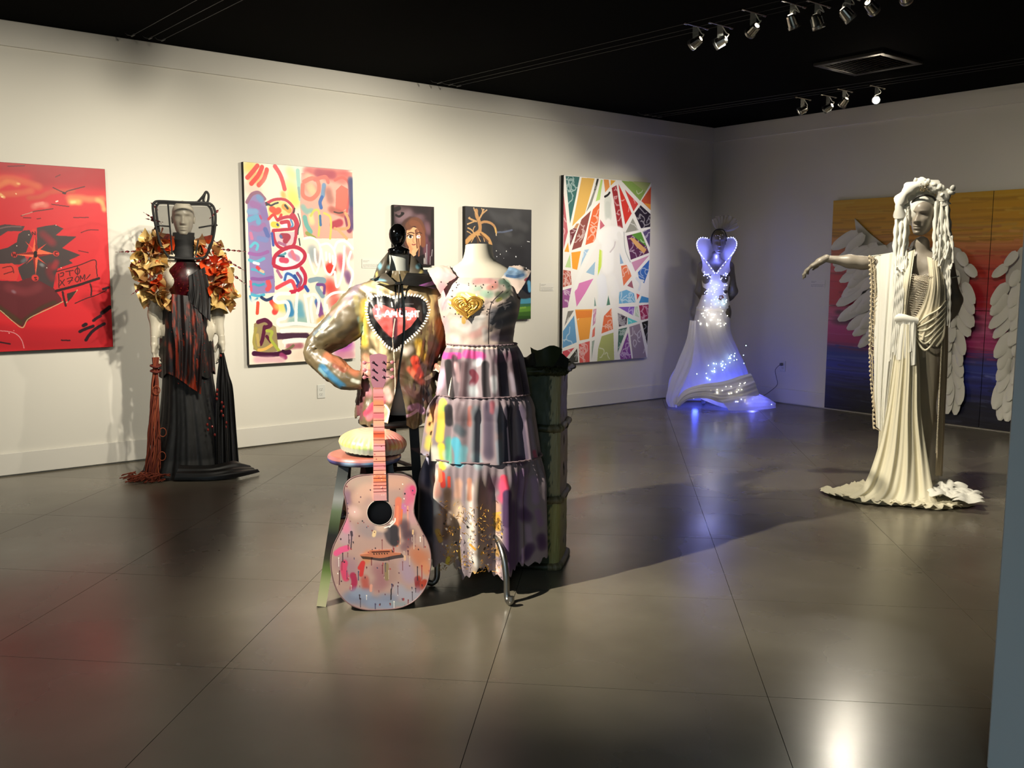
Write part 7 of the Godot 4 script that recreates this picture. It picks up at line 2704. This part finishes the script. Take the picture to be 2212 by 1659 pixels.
const ART_JACK := """
P 63563e 0 0 -267,-217 1430,-236 1440,1180 -314,1146
S 7a6a4c 32 9 -12,455 193,318 357,168
S b8a67e 24 8 413,202 486,195 584,212
S e8d8b0 13 7 421,202 502,222 575,250
S f0dcc8 8 7 389,195 437,222 469,250
S d8c49a 18 7 487,181 551,195 600,202
S 8a7886 24 8 389,175 356,229 314,277
S b88c84 15 7 323,277 273,311 224,346
S 6a7a88 16 8 216,359 166,407 117,448
S 4c4430 21 8 272,387 190,435 108,483
S 3a3224 21 8 369,387 336,428 270,456
S 968a5a 15 8 372,250 386,332
S 6f8f96 13 7 394,360 409,429
S 54482e 19 8 75,510 156,497 270,477 368,442
S c8a888 6 7 125,455 207,380 298,291
S b06a4c 21 7 187,552 268,587 373,640
S 8a4a38 11 7 235,601 299,629
S 3a78a4 19 7 162,607 209,650 289,709
S 78a4b4 10 7 145,621 185,656
S d8e0d4 11 7 347,675 388,686
S 4a4a40 11 7 289,720 371,724
S d2b44e 24 8 428,277 418,387 420,498
S a8c0a8 11 8 406,387 409,443
S e0cc9e 29 8 482,443 514,498 546,554
S f0e4c8 13 7 465,526 513,568
S e2a080 25 8 431,561 447,603 546,589
S f0a09a 21 8 414,602 430,651
S d8a4b0 25 8 479,666 511,694 553,652
S c07888 25 8 421,707 445,750
S ec4f6a 20 6 426,855 460,820 477,806
S f08090 18 7 442,876 509,821 543,765
S e4c0b8 21 8 552,723 576,779
S ccaa8c 22 6 543,821 559,864 541,920
S f4ead8 6 5 543,807 567,836 558,878 533,906
S 6e3a44 20 7 403,756 386,819 385,876
S c4a882 21 8 600,222 649,232 731,222
S b49a62 30 8 813,263 846,360 829,430
S 8a7a50 33 8 787,444 828,514
S c87a3a 25 8 887,374 895,458 912,486
S b05030 22 8 912,486 878,556
S a08050 17 8 855,222 871,277
S d8ac3a 23 7 754,479 770,535 811,584
S e8c86a 12 7 745,500 753,542
S e85038 27 6 728,569 744,619 760,654
S f07858 17 7 694,618 744,668 777,696
S ccc0b4 21 7 654,513 679,534 704,513
S 5c4030 30 8 645,590 627,667 626,751
S 48302a 30 8 828,570 844,634 869,683
S 6a4a44 28 8 676,724 743,760 826,789
S a87e9c 22 6 700,823 742,816 775,845
S d8b0cc 10 6 650,865 700,858 742,838
S 2a1e1c 28 8 785,732 826,761 843,825
S e8d8b8 13 6 802,675 844,655 877,613
S e87a68 12 6 861,605 877,620
P 100d0d 0 0 600,258 551,243 485,250 446,284 442,325 459,381 507,443 555,492 611,521 679,471 746,423 796,367 815,319 805,277 764,250 698,243 649,252
P d0605c 0 0 609,312 550,291 493,288 473,312 484,353 532,408 589,457 609,457 647,436 705,402 742,360 755,326 731,305 681,299
S e06a78 16 6 493,312 517,332
S c8504c 15 7 548,408 589,443
S 4a2430 13 7 611,360 609,457
S e88a78 7 7 672,360 714,346
S 1a1414 11 5 485,277 534,277 591,298
S 181212 16 5 649,277 714,277 755,305
S 4c4648 4 4 509,277 550,284
S 4c4648 4 4 657,284 723,284
S e8dcd8 4 3 591,277 595,298
S ffffff 6 1 499,312 515,312
S ffffff 6 1 507,315 507,343
S ffffff 6 1 494,346 521,347
S ffffff 5 1 549,346 566,320 582,348
S ffffff 4 1 556,338 576,338
S ffffff 5 1 589,348 594,321 605,339 615,321 621,348
S ffffff 5 1 642,319 642,345 666,346
S ffffff 5 1 678,330 679,345
S ffffff 4 1 679,320 679,321
S ffffff 4 1 704,334 691,331 691,344 704,345 706,331 704,360 687,364
S ffffff 5 1 716,323 717,348
S ffffff 5 1 734,321 735,348
S ffffff 4 1 715,335 735,334
S ffffff 5 1 740,323 758,321
S ffffff 5 1 749,323 750,348
S 201a18 5 3 614,195 618,250 615,319
S ecd8c0 3 3 611,360 597,457 605,597 607,709 602,808
S 181210 5 4 601,457 606,527
S fffef8 4 1 599,257 597,248
S fffef8 4 1 583,252 579,243
S fffef8 4 1 567,247 561,239
S fffef8 4 1 551,242 544,234
S fffef8 4 1 534,244 526,236
S fffef8 4 1 516,246 508,239
S fffef8 4 1 499,248 491,241
S fffef8 4 1 483,250 474,244
S fffef8 4 1 471,261 462,255
S fffef8 4 1 459,271 449,267
S fffef8 4 1 447,281 436,278
S fffef8 4 1 443,295 433,292
S fffef8 4 1 442,310 431,307
S fffef8 4 1 441,324 430,323
S fffef8 4 1 445,338 433,338
S fffef8 4 1 449,352 437,353
S fffef8 4 1 453,366 442,367
S fffef8 4 1 458,380 447,383
S fffef8 4 1 467,392 456,396
S fffef8 4 1 476,405 466,409
S fffef8 4 1 486,417 476,422
S fffef8 4 1 495,429 486,435
S fffef8 4 1 504,442 496,448
S fffef8 4 1 515,453 508,460
S fffef8 4 1 526,464 520,471
S fffef8 4 1 538,475 532,483
S fffef8 4 1 549,486 544,495
S fffef8 4 1 561,496 558,505
S fffef8 4 1 576,504 573,513
S fffef8 4 1 591,511 589,520
S fffef8 4 1 605,519 604,529
S fffef8 4 1 619,515 618,525
S fffef8 4 1 633,506 633,516
S fffef8 4 1 646,496 647,506
S fffef8 4 1 658,487 661,496
S fffef8 4 1 672,477 675,486
S fffef8 4 1 685,467 690,476
S fffef8 4 1 698,458 704,466
S fffef8 4 1 712,448 718,456
S fffef8 4 1 725,438 732,446
S fffef8 4 1 738,428 747,435
S fffef8 4 1 750,418 760,424
S fffef8 4 1 761,406 771,411
S fffef8 4 1 772,395 783,399
S fffef8 4 1 782,383 793,385
S fffef8 4 1 793,371 804,373
S fffef8 4 1 799,358 811,359
S fffef8 4 1 805,344 817,344
S fffef8 4 1 810,331 822,329
S fffef8 4 1 815,316 826,315
S fffef8 4 1 812,302 822,299
S fffef8 4 1 808,288 819,284
S fffef8 4 1 803,274 813,270
S fffef8 4 1 789,265 799,261
S fffef8 4 1 776,256 785,250
S fffef8 4 1 762,248 770,242
S fffef8 4 1 744,247 752,240
S fffef8 4 1 727,245 735,237
S fffef8 4 1 710,243 716,235
S fffef8 4 1 693,243 698,234
S fffef8 4 1 675,246 680,237
S fffef8 4 1 659,250 662,240
S fffef8 4 1 642,252 643,243
S fffef8 4 1 624,254 624,244
S fffef8 4 1 607,256 606,246
"""

const ART_DRESA := """
P c8b4a8 0 0 66,0 914,-2 919,271 61,272
S e8a8ac 31 8 171,38 227,44 291,50
S e09aa0 28 8 206,69 227,108 219,146
S dca0a4 24 8 226,178 240,217
S d8c8d0 21 8 305,76 376,82
S c48a88 18 7 433,63 518,59 582,66
S b87a70 17 7 532,82 582,75
S 8fae98 24 7 489,98 546,101
S a0b4a4 14 7 433,85 475,82
S d8d0cc 31 8 304,185 390,210 461,191
S e0dcd8 26 8 418,185 489,172
S cc9a94 24 8 418,230 461,223 504,210
S e8c4c0 26 8 290,236 332,249
S c8c0bc 19 8 504,210 511,243
S e2bc62 28 5 333,108 390,108 475,120
S d0a04a 24 5 276,127 361,133 461,139
S dcb45c 18 5 326,156 376,159 418,156
S c8a050 13 5 361,175 361,188
S f4dca0 10 4 347,101 390,111
S fff0cc 6 3 376,98 404,108 418,114
S fff0cc 6 3 447,101 461,120
S f0e0c0 10 4 255,124 290,133
S a07830 10 6 333,140 390,146
S 5a7a9a 28 7 652,30 709,37 766,40
S 7090b0 11 6 673,21 716,24 745,33
S 3a5a80 9 5 659,43 716,46 773,40
S 5a7866 18 7 617,62 652,62 674,81
S 4a5a44 21 7 596,101 631,107 674,94
S 8a8a40 10 7 589,120 617,114
S 6c6a70 31 8 589,159 632,146 703,139
S 585660 36 8 596,191 661,184 710,171
S 5a4a50 31 8 582,230 647,223 689,217
S 707078 21 8 561,152 554,191
S 7a6a74 21 8 561,236 675,242
S 34282c 3 3 631,91 560,123 539,152 534,191 532,256
S 8a3040 9 6 787,56 816,49
S 241c1c 3 2 394,72 395,73
S 241c1c 3 2 356,150 356,151
S 241c1c 4 2 413,153 413,153
S 241c1c 4 2 520,153 521,153
S 241c1c 4 2 319,72 319,73
S 241c1c 3 2 330,118 330,119
S 241c1c 4 2 579,63 580,64
S 241c1c 4 2 426,155 427,156
S 241c1c 4 2 310,80 311,81
S 241c1c 4 2 495,71 496,72
S 241c1c 3 2 411,139 412,140
S 241c1c 3 2 328,70 329,71
S 241c1c 4 2 266,144 267,145
S 241c1c 3 2 303,161 304,162
S 241c1c 3 2 479,76 479,76
S 241c1c 4 2 248,68 249,68
S 241c1c 4 2 309,65 309,65
S 241c1c 4 2 526,147 527,147
S 241c1c 3 2 528,94 528,95
S 241c1c 4 2 559,77 560,78
S 241c1c 3 2 427,68 428,68
S 241c1c 4 2 341,171 341,172
S 241c1c 3 2 636,74 637,75
S 241c1c 3 2 563,127 563,128
S 241c1c 3 2 430,171 431,172
S 241c1c 4 2 535,147 536,147
S 241c1c 3 2 274,107 275,108
S 241c1c 4 2 282,90 282,90
S 241c1c 4 2 205,63 205,64
S 241c1c 4 2 281,108 281,109
S 241c1c 4 2 411,170 412,171
S 241c1c 3 2 416,116 417,117
S 241c1c 4 2 168,76 168,77
S 241c1c 4 2 385,151 386,152
S 241c1c 4 2 521,163 521,164
S 241c1c 4 2 221,172 222,173
S 241c1c 3 2 446,135 447,136
S 241c1c 4 2 549,124 550,125
S 241c1c 3 2 302,163 303,164
S 241c1c 4 2 442,75 442,76
S 241c1c 4 2 486,80 487,81
S 241c1c 4 2 327,162 327,163
S 241c1c 4 2 435,123 436,124
S 241c1c 3 2 394,67 395,68
"""

const ART_DRESB := """
S d8489a 23 6 159,298 215,298 329,293
S d04890 29 6 374,287 487,293
S c8a8b8 29 8 136,349 169,380 158,411
S dcb0cc 29 8 215,349 192,391
S 282024 25 6 249,318 260,370 271,422
S 3a2830 18 7 295,298 294,349
S c4b4b8 23 8 351,349 351,401
S d8b0b4 16 7 306,318 328,370
S 503a40 23 7 362,318 351,422
S 702838 23 6 419,344 442,360 419,380
S c0c8cc 30 7 419,391 430,411
S d8dce0 23 7 442,318 476,308
S 30282e 27 6 510,318 510,370 521,417
S d4d4d8 20 7 567,360 578,401
S 44323e 30 7 623,308 635,365 624,411
S a89aa8 20 7 692,354 715,401
S 3c2a34 34 7 714,318 760,370 784,417
S 6a4a5a 27 7 589,303 714,292
S 48303c 25 7 157,437 157,458
S e0a860 27 7 145,474 122,516 110,547
S d88868 20 7 168,458 157,495
S c8b848 25 7 110,568 98,600
S e8c850 30 6 214,443 202,505 190,558
S b0c858 18 6 214,437 220,463
S f0d040 27 6 201,579 207,621 212,642
S d8dcc8 27 8 155,589 166,626
S c0d4c8 25 7 235,600 247,631
S 58a088 21 7 253,558 258,621
S 2e2a30 30 6 254,458 259,505
S 5a4a50 27 7 328,448 339,505
S 3c4a54 27 7 316,516 350,531
S 4aa0b8 34 6 304,558 327,594 327,626
S 78b8c4 25 7 361,579 350,621
S a0584e 16 7 407,453 402,505
S 7a8088 30 7 442,458 453,521 441,579
S 90a8b0 30 8 441,600 464,632
S 3c3044 30 7 533,443 533,505 533,600
S 8a404c 16 7 556,437 556,464
S 6a6a78 25 7 601,458 607,521
S 88909c 21 7 602,558 614,621
S 302838 30 6 670,458 670,521 671,621
S 564a60 27 7 761,458 774,537 786,621
S a890a0 21 7 808,505 832,579 844,621
S 48304a 25 7 740,621 775,627
S c0586c 12 7 855,600 867,621
S a8a8c0 30 8 86,631 74,673 74,705
S 4a4a64 27 7 109,652 108,716
S 30303e 41 7 84,758 84,812 94,876
S 262630 34 7 39,748 60,844
S d8d0c4 34 8 166,663 154,705 154,748
S e0a090 28 7 166,684 177,727
S d83c30 18 6 212,663 217,700
S f07c50 14 6 195,652 200,684
S e85038 11 6 258,674 257,705
S e8e0dc 25 7 153,758 176,791
S b09480 28 7 187,801 175,844
S c8a050 18 6 175,844 198,876
S 6a5240 23 7 246,716 245,791 233,866
S c89a84 25 7 326,684 315,737
S e8d8d0 16 7 262,791 256,823
S a08870 35 7 315,759 303,823 291,877
S d0b8a0 25 7 337,775 326,812
S b8a080 32 7 279,898 267,941 278,968
S d8c040 14 6 250,936 244,952
S a08450 12 6 325,909 337,941
S e4d8d0 25 7 407,695 401,748 407,791
S c8886c 14 7 401,674 401,738
S 8a7c70 39 8 476,684 476,759 476,845
S dcd4cc 30 7 407,812 406,866 418,898
S a89888 35 7 476,888 476,931 441,963
S e0dcd4 26 7 418,920 464,942
S c8a060 16 6 435,969 441,980
S c89030 10 4 406,882 441,893
S dc3c58 25 6 637,669 649,701
S d84870 30 7 602,685 649,717 626,738
S 6a5060 28 7 579,674 568,706
S cca088 25 7 591,759 592,802
S c8983c 23 5 592,797 592,834
S d8a848 9 4 568,791 615,781
S 8a6020 7 4 603,802 580,834
S e0c0b0 30 7 592,856 592,910
S b08850 14 6 604,888 592,920
S e4c4bc 26 7 592,953 592,980
S 523060 46 7 684,759 696,867 697,953
S 442850 30 6 660,717 661,813
S 6a4a74 35 8 741,685 753,738
S 8e7090 25 8 787,685 776,749 789,813
S 503058 35 7 765,792 812,813
S a88ca4 23 8 812,845 824,889
S 9c80a0 25 8 856,685 869,760
S 4a2a54 30 7 836,910 790,943 813,921
S 442450 30 7 906,878 918,910
S 8a6a90 21 8 881,792 905,835
S b898b8 12 7 778,910 779,953
S 7a5a80 28 8 718,674 787,658
S 2a2220 6 3 527,890 532,893
S e8dcc8 5 3 234,893 237,895
S e8dcc8 3 3 298,882 292,886
S e8dcc8 7 3 540,860 544,864
S f4ece0 6 3 225,956 231,959
S c89838 5 3 248,895 243,897
S 3a2c20 3 3 409,854 412,855
S e8dcc8 7 3 331,893 331,896
S f4ece0 5 3 374,846 380,849
S c89838 7 3 488,906 491,909
S e8dcc8 7 3 599,886 598,889
S c89838 5 3 453,977 453,980
S c89838 6 3 486,908 483,912
S 2a2220 7 3 486,958 489,962
S f4ece0 6 3 338,861 344,864
S 2a2220 6 3 421,933 426,937
S e8dcc8 3 3 265,900 268,905
S d8a848 5 3 248,913 249,917
S e8dcc8 5 3 327,965 332,969
S c89838 7 3 330,834 336,836
S c89838 7 3 369,945 368,946
S d8a848 6 3 277,892 274,894
S e8dcc8 6 3 210,886 211,889
S f4ece0 7 3 237,839 242,843
S c89838 5 3 262,835 268,837
S 3a2c20 6 3 536,919 529,921
S c89838 3 3 519,829 514,831
S d8a848 5 3 623,846 627,849
S d8a848 3 3 606,957 607,961
S 3a2c20 7 3 507,895 503,899
S f4ece0 5 3 405,803 410,805
S 8a6a30 7 3 365,919 362,922
S d8a848 3 3 379,796 377,800
S 3a2c20 3 3 235,812 231,815
S f4ece0 7 3 402,926 409,930
S e8dcc8 6 3 592,968 598,972
S 3a2c20 6 3 449,811 446,815
S 2a2220 5 3 582,904 579,909
S e8dcc8 6 3 481,848 485,850
S 2a2220 3 3 299,850 300,853
S 2a2220 5 3 621,857 623,861
S f4ece0 3 3 431,903 427,904
S d8a848 6 3 533,962 527,967
S 2a2220 3 3 551,887 556,890
S d8a848 3 3 464,794 457,798
S d8a848 6 3 289,837 293,840
S 2a2220 5 3 363,904 362,909
S c89838 6 3 520,953 525,957
S 2a2220 7 3 385,824 390,828
S e8dcc8 7 3 316,933 312,936
S 2a2220 7 3 307,886 303,888
S 8a6a30 6 3 589,816 584,821
S f4ece0 6 3 269,808 272,812
S c89838 3 3 411,812 411,817
S 8a6a30 3 3 269,836 263,841
S d8a848 5 3 324,897 330,899
S d8a848 3 3 560,824 564,829
S 3a2c20 6 3 488,840 489,844
S f4ece0 5 3 527,950 531,951
S 2a2220 6 3 221,821 224,824
"""

const ART_GUIT := """
P b4948a 0 0 -445,-113 1395,-79 1395,1142 -485,1070
S b8a090 67 9 243,111 350,90 488,117
S a8887e 61 8 196,158 178,252 222,348
S 8a6a7a 31 7 165,157 179,228
S d4aa96 61 8 271,207 334,137 487,176
S d0a08c 62 8 566,95 705,98
S c4a494 61 8 301,279 238,325
S e0b8b0 46 8 209,276 254,301
S e06a8c 53 7 767,147 766,219 750,266
S d8507c 25 6 782,135 797,171
S c878b4 34 7 680,264 703,289
S e07a60 31 6 649,216 640,311 631,383
S f08a68 12 4 641,263 631,407 629,539
S f0a080 11 4 734,266 735,410 730,566
S e87850 11 4 679,288 670,384
S f0b090 6 3 662,408 660,528
S cc9aa0 53 8 796,267 780,363
S 9a8a8a 55 8 298,398 359,435 483,427
S b898a0 52 8 175,395 142,489 190,443
S 50484c 56 6 561,429 575,478 606,502
S 3e383c 40 6 607,418 606,515
S 5a444c 41 7 701,385 731,482 763,459
S 7a5a60 38 7 762,507 699,553
S d8b8a4 31 7 452,408 514,416
S e8c898 19 6 421,437 414,461
S e05a88 34 4 64,577 110,554 164,544
S d8809a 31 7 146,346 159,418
S a07e88 68 8 108,644 200,659 183,731
S d0486a 31 6 139,645 130,693 152,754
S a83050 28 6 214,732 228,781 212,829
S c8885a 40 8 356,592 340,639
S c83a38 19 5 277,686 309,650 291,734
S b0544a 34 7 322,760 336,833
S 9a6a70 62 8 447,691 509,766 445,812
S a4847c 56 8 557,670 571,768
S 8e7a5a 22 6 526,669 532,767
S c07858 57 8 793,580 855,655 887,608
S d08862 41 7 886,681 917,730
S a8402e 32 6 822,776 837,838 885,803
S 8a3030 22 6 807,776 821,862
S a890a4 56 8 698,675 744,774
S 7a86a0 56 8 164,888 288,904 412,933
S 8c98b0 46 8 227,853 351,870
S 7e8aa4 53 8 475,911 600,915
S a0a0b0 56 8 633,843 726,907 821,874
S 8a94ac 41 8 365,931 568,963
S 90989e 22 7 568,939 694,955
S e0b88a 9 3 782,435 779,459
S e0b08a 13 3 698,614 701,638
S d89a88 14 3 383,810 379,847
S 4a3a44 12 3 205,431 208,455
S 4a3a44 6 3 208,455 199,551
S 2c2428 6 3 570,841 566,914
S f4f0ea 8 3 569,381 593,364
S f4f0ea 8 3 561,405 608,370 616,347
S f4f0ea 6 3 514,410 561,399
S 8a5a60 5 3 796,180 797,183
S a03a3a 5 3 461,563 462,567
S a03a3a 2 3 461,563 462,575
S 5a3038 3 3 419,437 421,441
S 8a5a60 5 3 175,266 177,270
S c8b0a0 6 3 806,927 808,931
S c8b0a0 3 3 806,927 808,940
S 8a5a60 5 3 518,179 520,183
S 5a3038 3 3 198,545 200,548
S c8b0a0 8 3 197,804 199,808
S c8b0a0 3 3 197,804 198,834
S f0e8e0 5 3 876,941 877,945
S c8b0a0 5 3 929,640 931,644
S 5a3038 6 3 438,199 439,202
S a03a3a 3 3 140,332 141,335
S a03a3a 3 3 457,947 459,951
S c8b0a0 8 3 787,300 788,304
S f0e8e0 5 3 689,105 691,108
S 7a3a40 8 3 166,111 168,114
S a03a3a 5 3 237,729 239,733
S a03a3a 8 3 684,913 685,917
S a03a3a 3 3 684,913 685,926
S a03a3a 3 3 266,370 268,373
S 8a5a60 6 3 168,576 170,580
S 8a5a60 3 3 168,576 169,606
S 4a4460 5 3 782,152 784,156
S 4a4460 3 3 158,701 159,705
S 4a4460 2 3 158,701 158,761
S 3a2c34 3 3 766,867 768,871
S 3a2c34 2 3 766,867 767,928
S 4a4460 3 3 173,228 174,232
S 8a5a60 6 3 453,849 454,853
S 8a5a60 3 3 453,849 454,861
S 5a3038 5 3 504,750 506,754
S 5a3038 2 3 504,750 506,762
S c8b0a0 8 3 863,129 865,132
S 3a2c34 5 3 798,843 799,846
S 3a2c34 2 3 798,843 799,873
S 5a3038 5 3 636,797 638,800
S 7a3a40 5 3 789,942 790,945
S 7a3a40 2 3 789,942 789,1040
S 3a2c34 3 3 856,914 857,918
S a03a3a 6 3 894,552 895,556
S 7a3a40 5 3 113,636 114,640
S 7a3a40 2 3 113,636 113,696
S 5a3038 3 3 660,139 661,142
S 3a2c34 8 3 430,199 431,202
S 7a3a40 8 3 490,671 491,674
S 7a3a40 3 3 490,671 490,731
S 3a2c34 8 3 136,638 137,641
S a03a3a 6 3 169,752 170,756
S a03a3a 3 3 169,752 170,764
S 7a3a40 8 3 557,942 559,946
S 7a3a40 3 3 557,942 559,954
S 4a4460 6 3 518,300 519,303
S 4a4460 8 3 912,985 914,989
S 8a5a60 5 3 552,587 553,590
S 8a5a60 2 3 552,587 553,647
S 6a4a58 5 3 644,729 645,733
S 2e2830 5 3 308,355 310,359
S 2e2830 5 3 221,501 222,505
S 2e2830 2 3 221,501 222,513
S 3a2c34 5 3 811,234 812,238
S 6a4a58 3 3 608,254 610,258
S 5a3038 8 3 74,77 76,81
S f0e8e0 6 3 237,290 239,294
S f0e8e0 5 3 594,928 595,932
S f0e8e0 2 3 594,928 594,990
S 3a2c34 5 3 107,771 108,774
S 7a3a40 6 3 398,425 399,428
S c8b0a0 5 3 694,580 696,584
S c8b0a0 2 3 694,580 695,641
S 5a3038 5 3 342,680 344,684
S 5a3038 2 3 342,680 343,693
S 8a5a60 6 3 123,405 124,409
S 3a2c34 6 3 877,474 879,478
S 8a5a60 3 3 114,412 115,416
S 6a4a58 6 3 295,187 296,191
S f0e8e0 5 3 338,878 340,882
S f0e8e0 2 3 338,878 339,908
S f0e8e0 3 3 629,876 631,880
S f0e8e0 2 3 629,876 630,888
S 3a2c34 6 3 822,966 823,970
S 3a2c34 3 3 822,966 823,997
S 8a5a60 8 3 922,417 923,421
S 3a2c34 5 3 180,450 182,453
S 3a2c34 2 3 180,450 180,510
S 8a5a60 8 3 57,846 59,850
S a03a3a 5 3 732,291 734,294
S 3a2c34 6 3 425,549 427,553
S c8b0a0 6 3 788,469 789,473
S c8b0a0 3 3 788,469 788,566
S c8b0a0 5 3 709,259 711,263
S 4a4460 6 3 266,709 267,713
S 4a4460 3 3 266,709 266,770
S f0e8e0 6 3 740,953 741,957
S f0e8e0 3 3 740,953 741,966
S 5a3038 6 3 586,812 588,816
S 5a3038 3 3 586,812 587,824
S a03a3a 5 3 561,698 563,702
S 4a4460 5 3 441,687 443,691
S c8b0a0 5 3 68,794 69,797
S c8b0a0 2 3 68,794 69,806
S 4a4460 5 3 763,835 765,839
S 4a4460 2 3 763,835 765,848
S 5a3038 6 3 745,681 746,685
S 8a5a60 6 3 679,652 681,656
S 8a5a60 3 3 679,652 680,713
S 7a3a40 5 3 87,612 89,616
S 8a5a60 5 3 801,543 803,547
S 2e2830 8 3 484,368 486,372
S c8b0a0 3 3 547,710 548,714
S c8b0a0 2 3 547,710 548,771
S c8b0a0 3 3 265,160 266,164
S 5a3038 6 3 90,699 91,703
S 5a3038 3 3 90,699 89,795
S 3a2c34 5 3 386,139 388,143
S f0e8e0 8 3 849,485 850,489
S f0e8e0 3 3 849,485 850,516
S 7a3a40 3 3 863,184 864,187
S a03a3a 6 3 598,555 599,559
S a03a3a 3 3 598,555 599,586
S 8a5a60 5 3 360,577 361,581
S 8a5a60 2 3 360,577 361,589
S 4a4460 5 3 548,317 550,321
S 3a2c34 5 3 282,898 283,902
S 3a2c34 2 3 282,898 282,959
S 7a3a40 6 3 728,922 729,926
S 7a3a40 3 3 728,922 728,1020
S 4a4460 5 3 518,658 520,662
S 4a4460 2 3 518,658 519,719
S 3a2c34 5 3 829,569 831,573
S 3a2c34 8 3 106,477 107,481
S 8a5a60 3 3 276,809 277,813
S 8a5a60 2 3 276,809 277,821
S 2e2830 3 3 558,320 559,323
S 7a3a40 6 3 388,608 390,612
S 7a3a40 3 3 388,608 389,669
S 8a5a60 6 3 829,393 831,397
S c8b0a0 3 3 175,749 177,752
S a03a3a 5 3 201,548 203,552
S 4a4460 8 3 575,807 577,811
S 4a4460 3 3 575,807 576,837
S c8b0a0 3 3 770,485 772,489
S c8b0a0 2 3 770,485 772,516
S 3a2c34 5 3 471,309 473,313
S 4a4460 8 3 418,941 420,944
S 4a4460 3 3 418,941 418,1038
S 3a2c34 5 3 463,940 465,943
S 3a2c34 2 3 463,940 465,952
S 2e2830 8 3 709,173 710,177
S 7a3a40 6 3 174,521 175,525
S 7a3a40 3 3 174,521 175,551
S 8a5a60 6 3 196,355 198,358
S 6a4a58 5 3 184,486 185,489
S 6a4a58 2 3 184,486 185,516
S 5a3038 8 3 277,460 278,463
S 5a3038 8 3 732,576 733,580
S 5a3038 3 3 732,576 733,607
S 5a3038 5 3 327,750 328,754
S 5a3038 2 3 327,750 328,762
S f0e8e0 5 3 74,715 76,719
S 4a4460 3 3 347,400 349,404
S f0e8e0 5 3 701,207 702,211
S 6a4a58 8 3 673,913 674,917
S 6a4a58 3 3 673,913 674,925
S 7a3a40 5 3 361,576 363,580
S 7a3a40 2 3 361,576 362,588
S 7a3a40 3 3 592,538 593,542
S 7a3a40 2 3 592,538 593,568
S 5a3038 5 3 631,821 633,825
S 5a3038 2 3 631,821 632,882
S 5a3038 6 3 696,960 697,964
S 5a3038 3 3 696,960 697,991
S 5a3038 3 3 280,222 282,226
S 2e2830 8 3 858,958 860,961
S 2e2830 3 3 858,958 860,988
S 3a2c34 5 3 860,821 861,825
S 3a2c34 2 3 860,821 861,834
S 6a4a58 5 3 511,875 513,879
S 2e2830 6 3 822,312 824,316
S f0e8e0 5 3 84,609 86,612
S f0e8e0 2 3 84,609 84,669
S 3a2c34 6 3 122,577 123,581
S 3a2c34 3 3 122,577 122,637
S 3a2c34 6 3 273,872 275,876
S 3a2c34 3 3 273,872 274,902
S 6a4a58 8 3 732,548 734,552
S 7a3a40 5 3 637,506 639,509
S 7a3a40 2 3 637,506 639,518
S 3a2c34 6 3 818,692 820,696
S 3a2c34 3 3 818,692 819,789
S a03a3a 5 3 495,656 496,660
S a03a3a 2 3 495,656 496,668
S a03a3a 6 3 930,722 932,726
S a03a3a 3 3 930,722 932,734
S c8b0a0 3 3 506,752 507,756
S c8b0a0 2 3 506,752 507,765
S a03a3a 5 3 737,495 739,499
S 4a4460 3 3 227,613 229,617
S 4a4460 2 3 227,613 229,625
S 6a4a58 5 3 882,463 884,467
S 6a4a58 2 3 882,463 883,560
S f0e8e0 5 3 411,228 412,232
S 7a3a40 5 3 833,794 835,797
S 7a3a40 2 3 833,794 834,824
S 3a2c34 6 3 884,268 885,272
S 4a4460 3 3 179,298 180,302
S 7a3a40 3 3 320,366 322,370
S 7a3a40 5 3 490,494 491,498
S 7a3a40 2 3 490,494 490,591
S a03a3a 3 3 360,394 361,397
S a03a3a 8 3 859,686 861,690
S a03a3a 3 3 859,686 860,783
S c8b0a0 6 3 473,190 475,194
S 6a4a58 8 3 781,947 782,951
S 6a4a58 5 3 874,289 876,293
S 2e2830 5 3 397,561 398,565
S 2e2830 2 3 397,561 397,622
S c8b0a0 5 3 747,619 748,623
S c8b0a0 2 3 747,619 748,680
"""
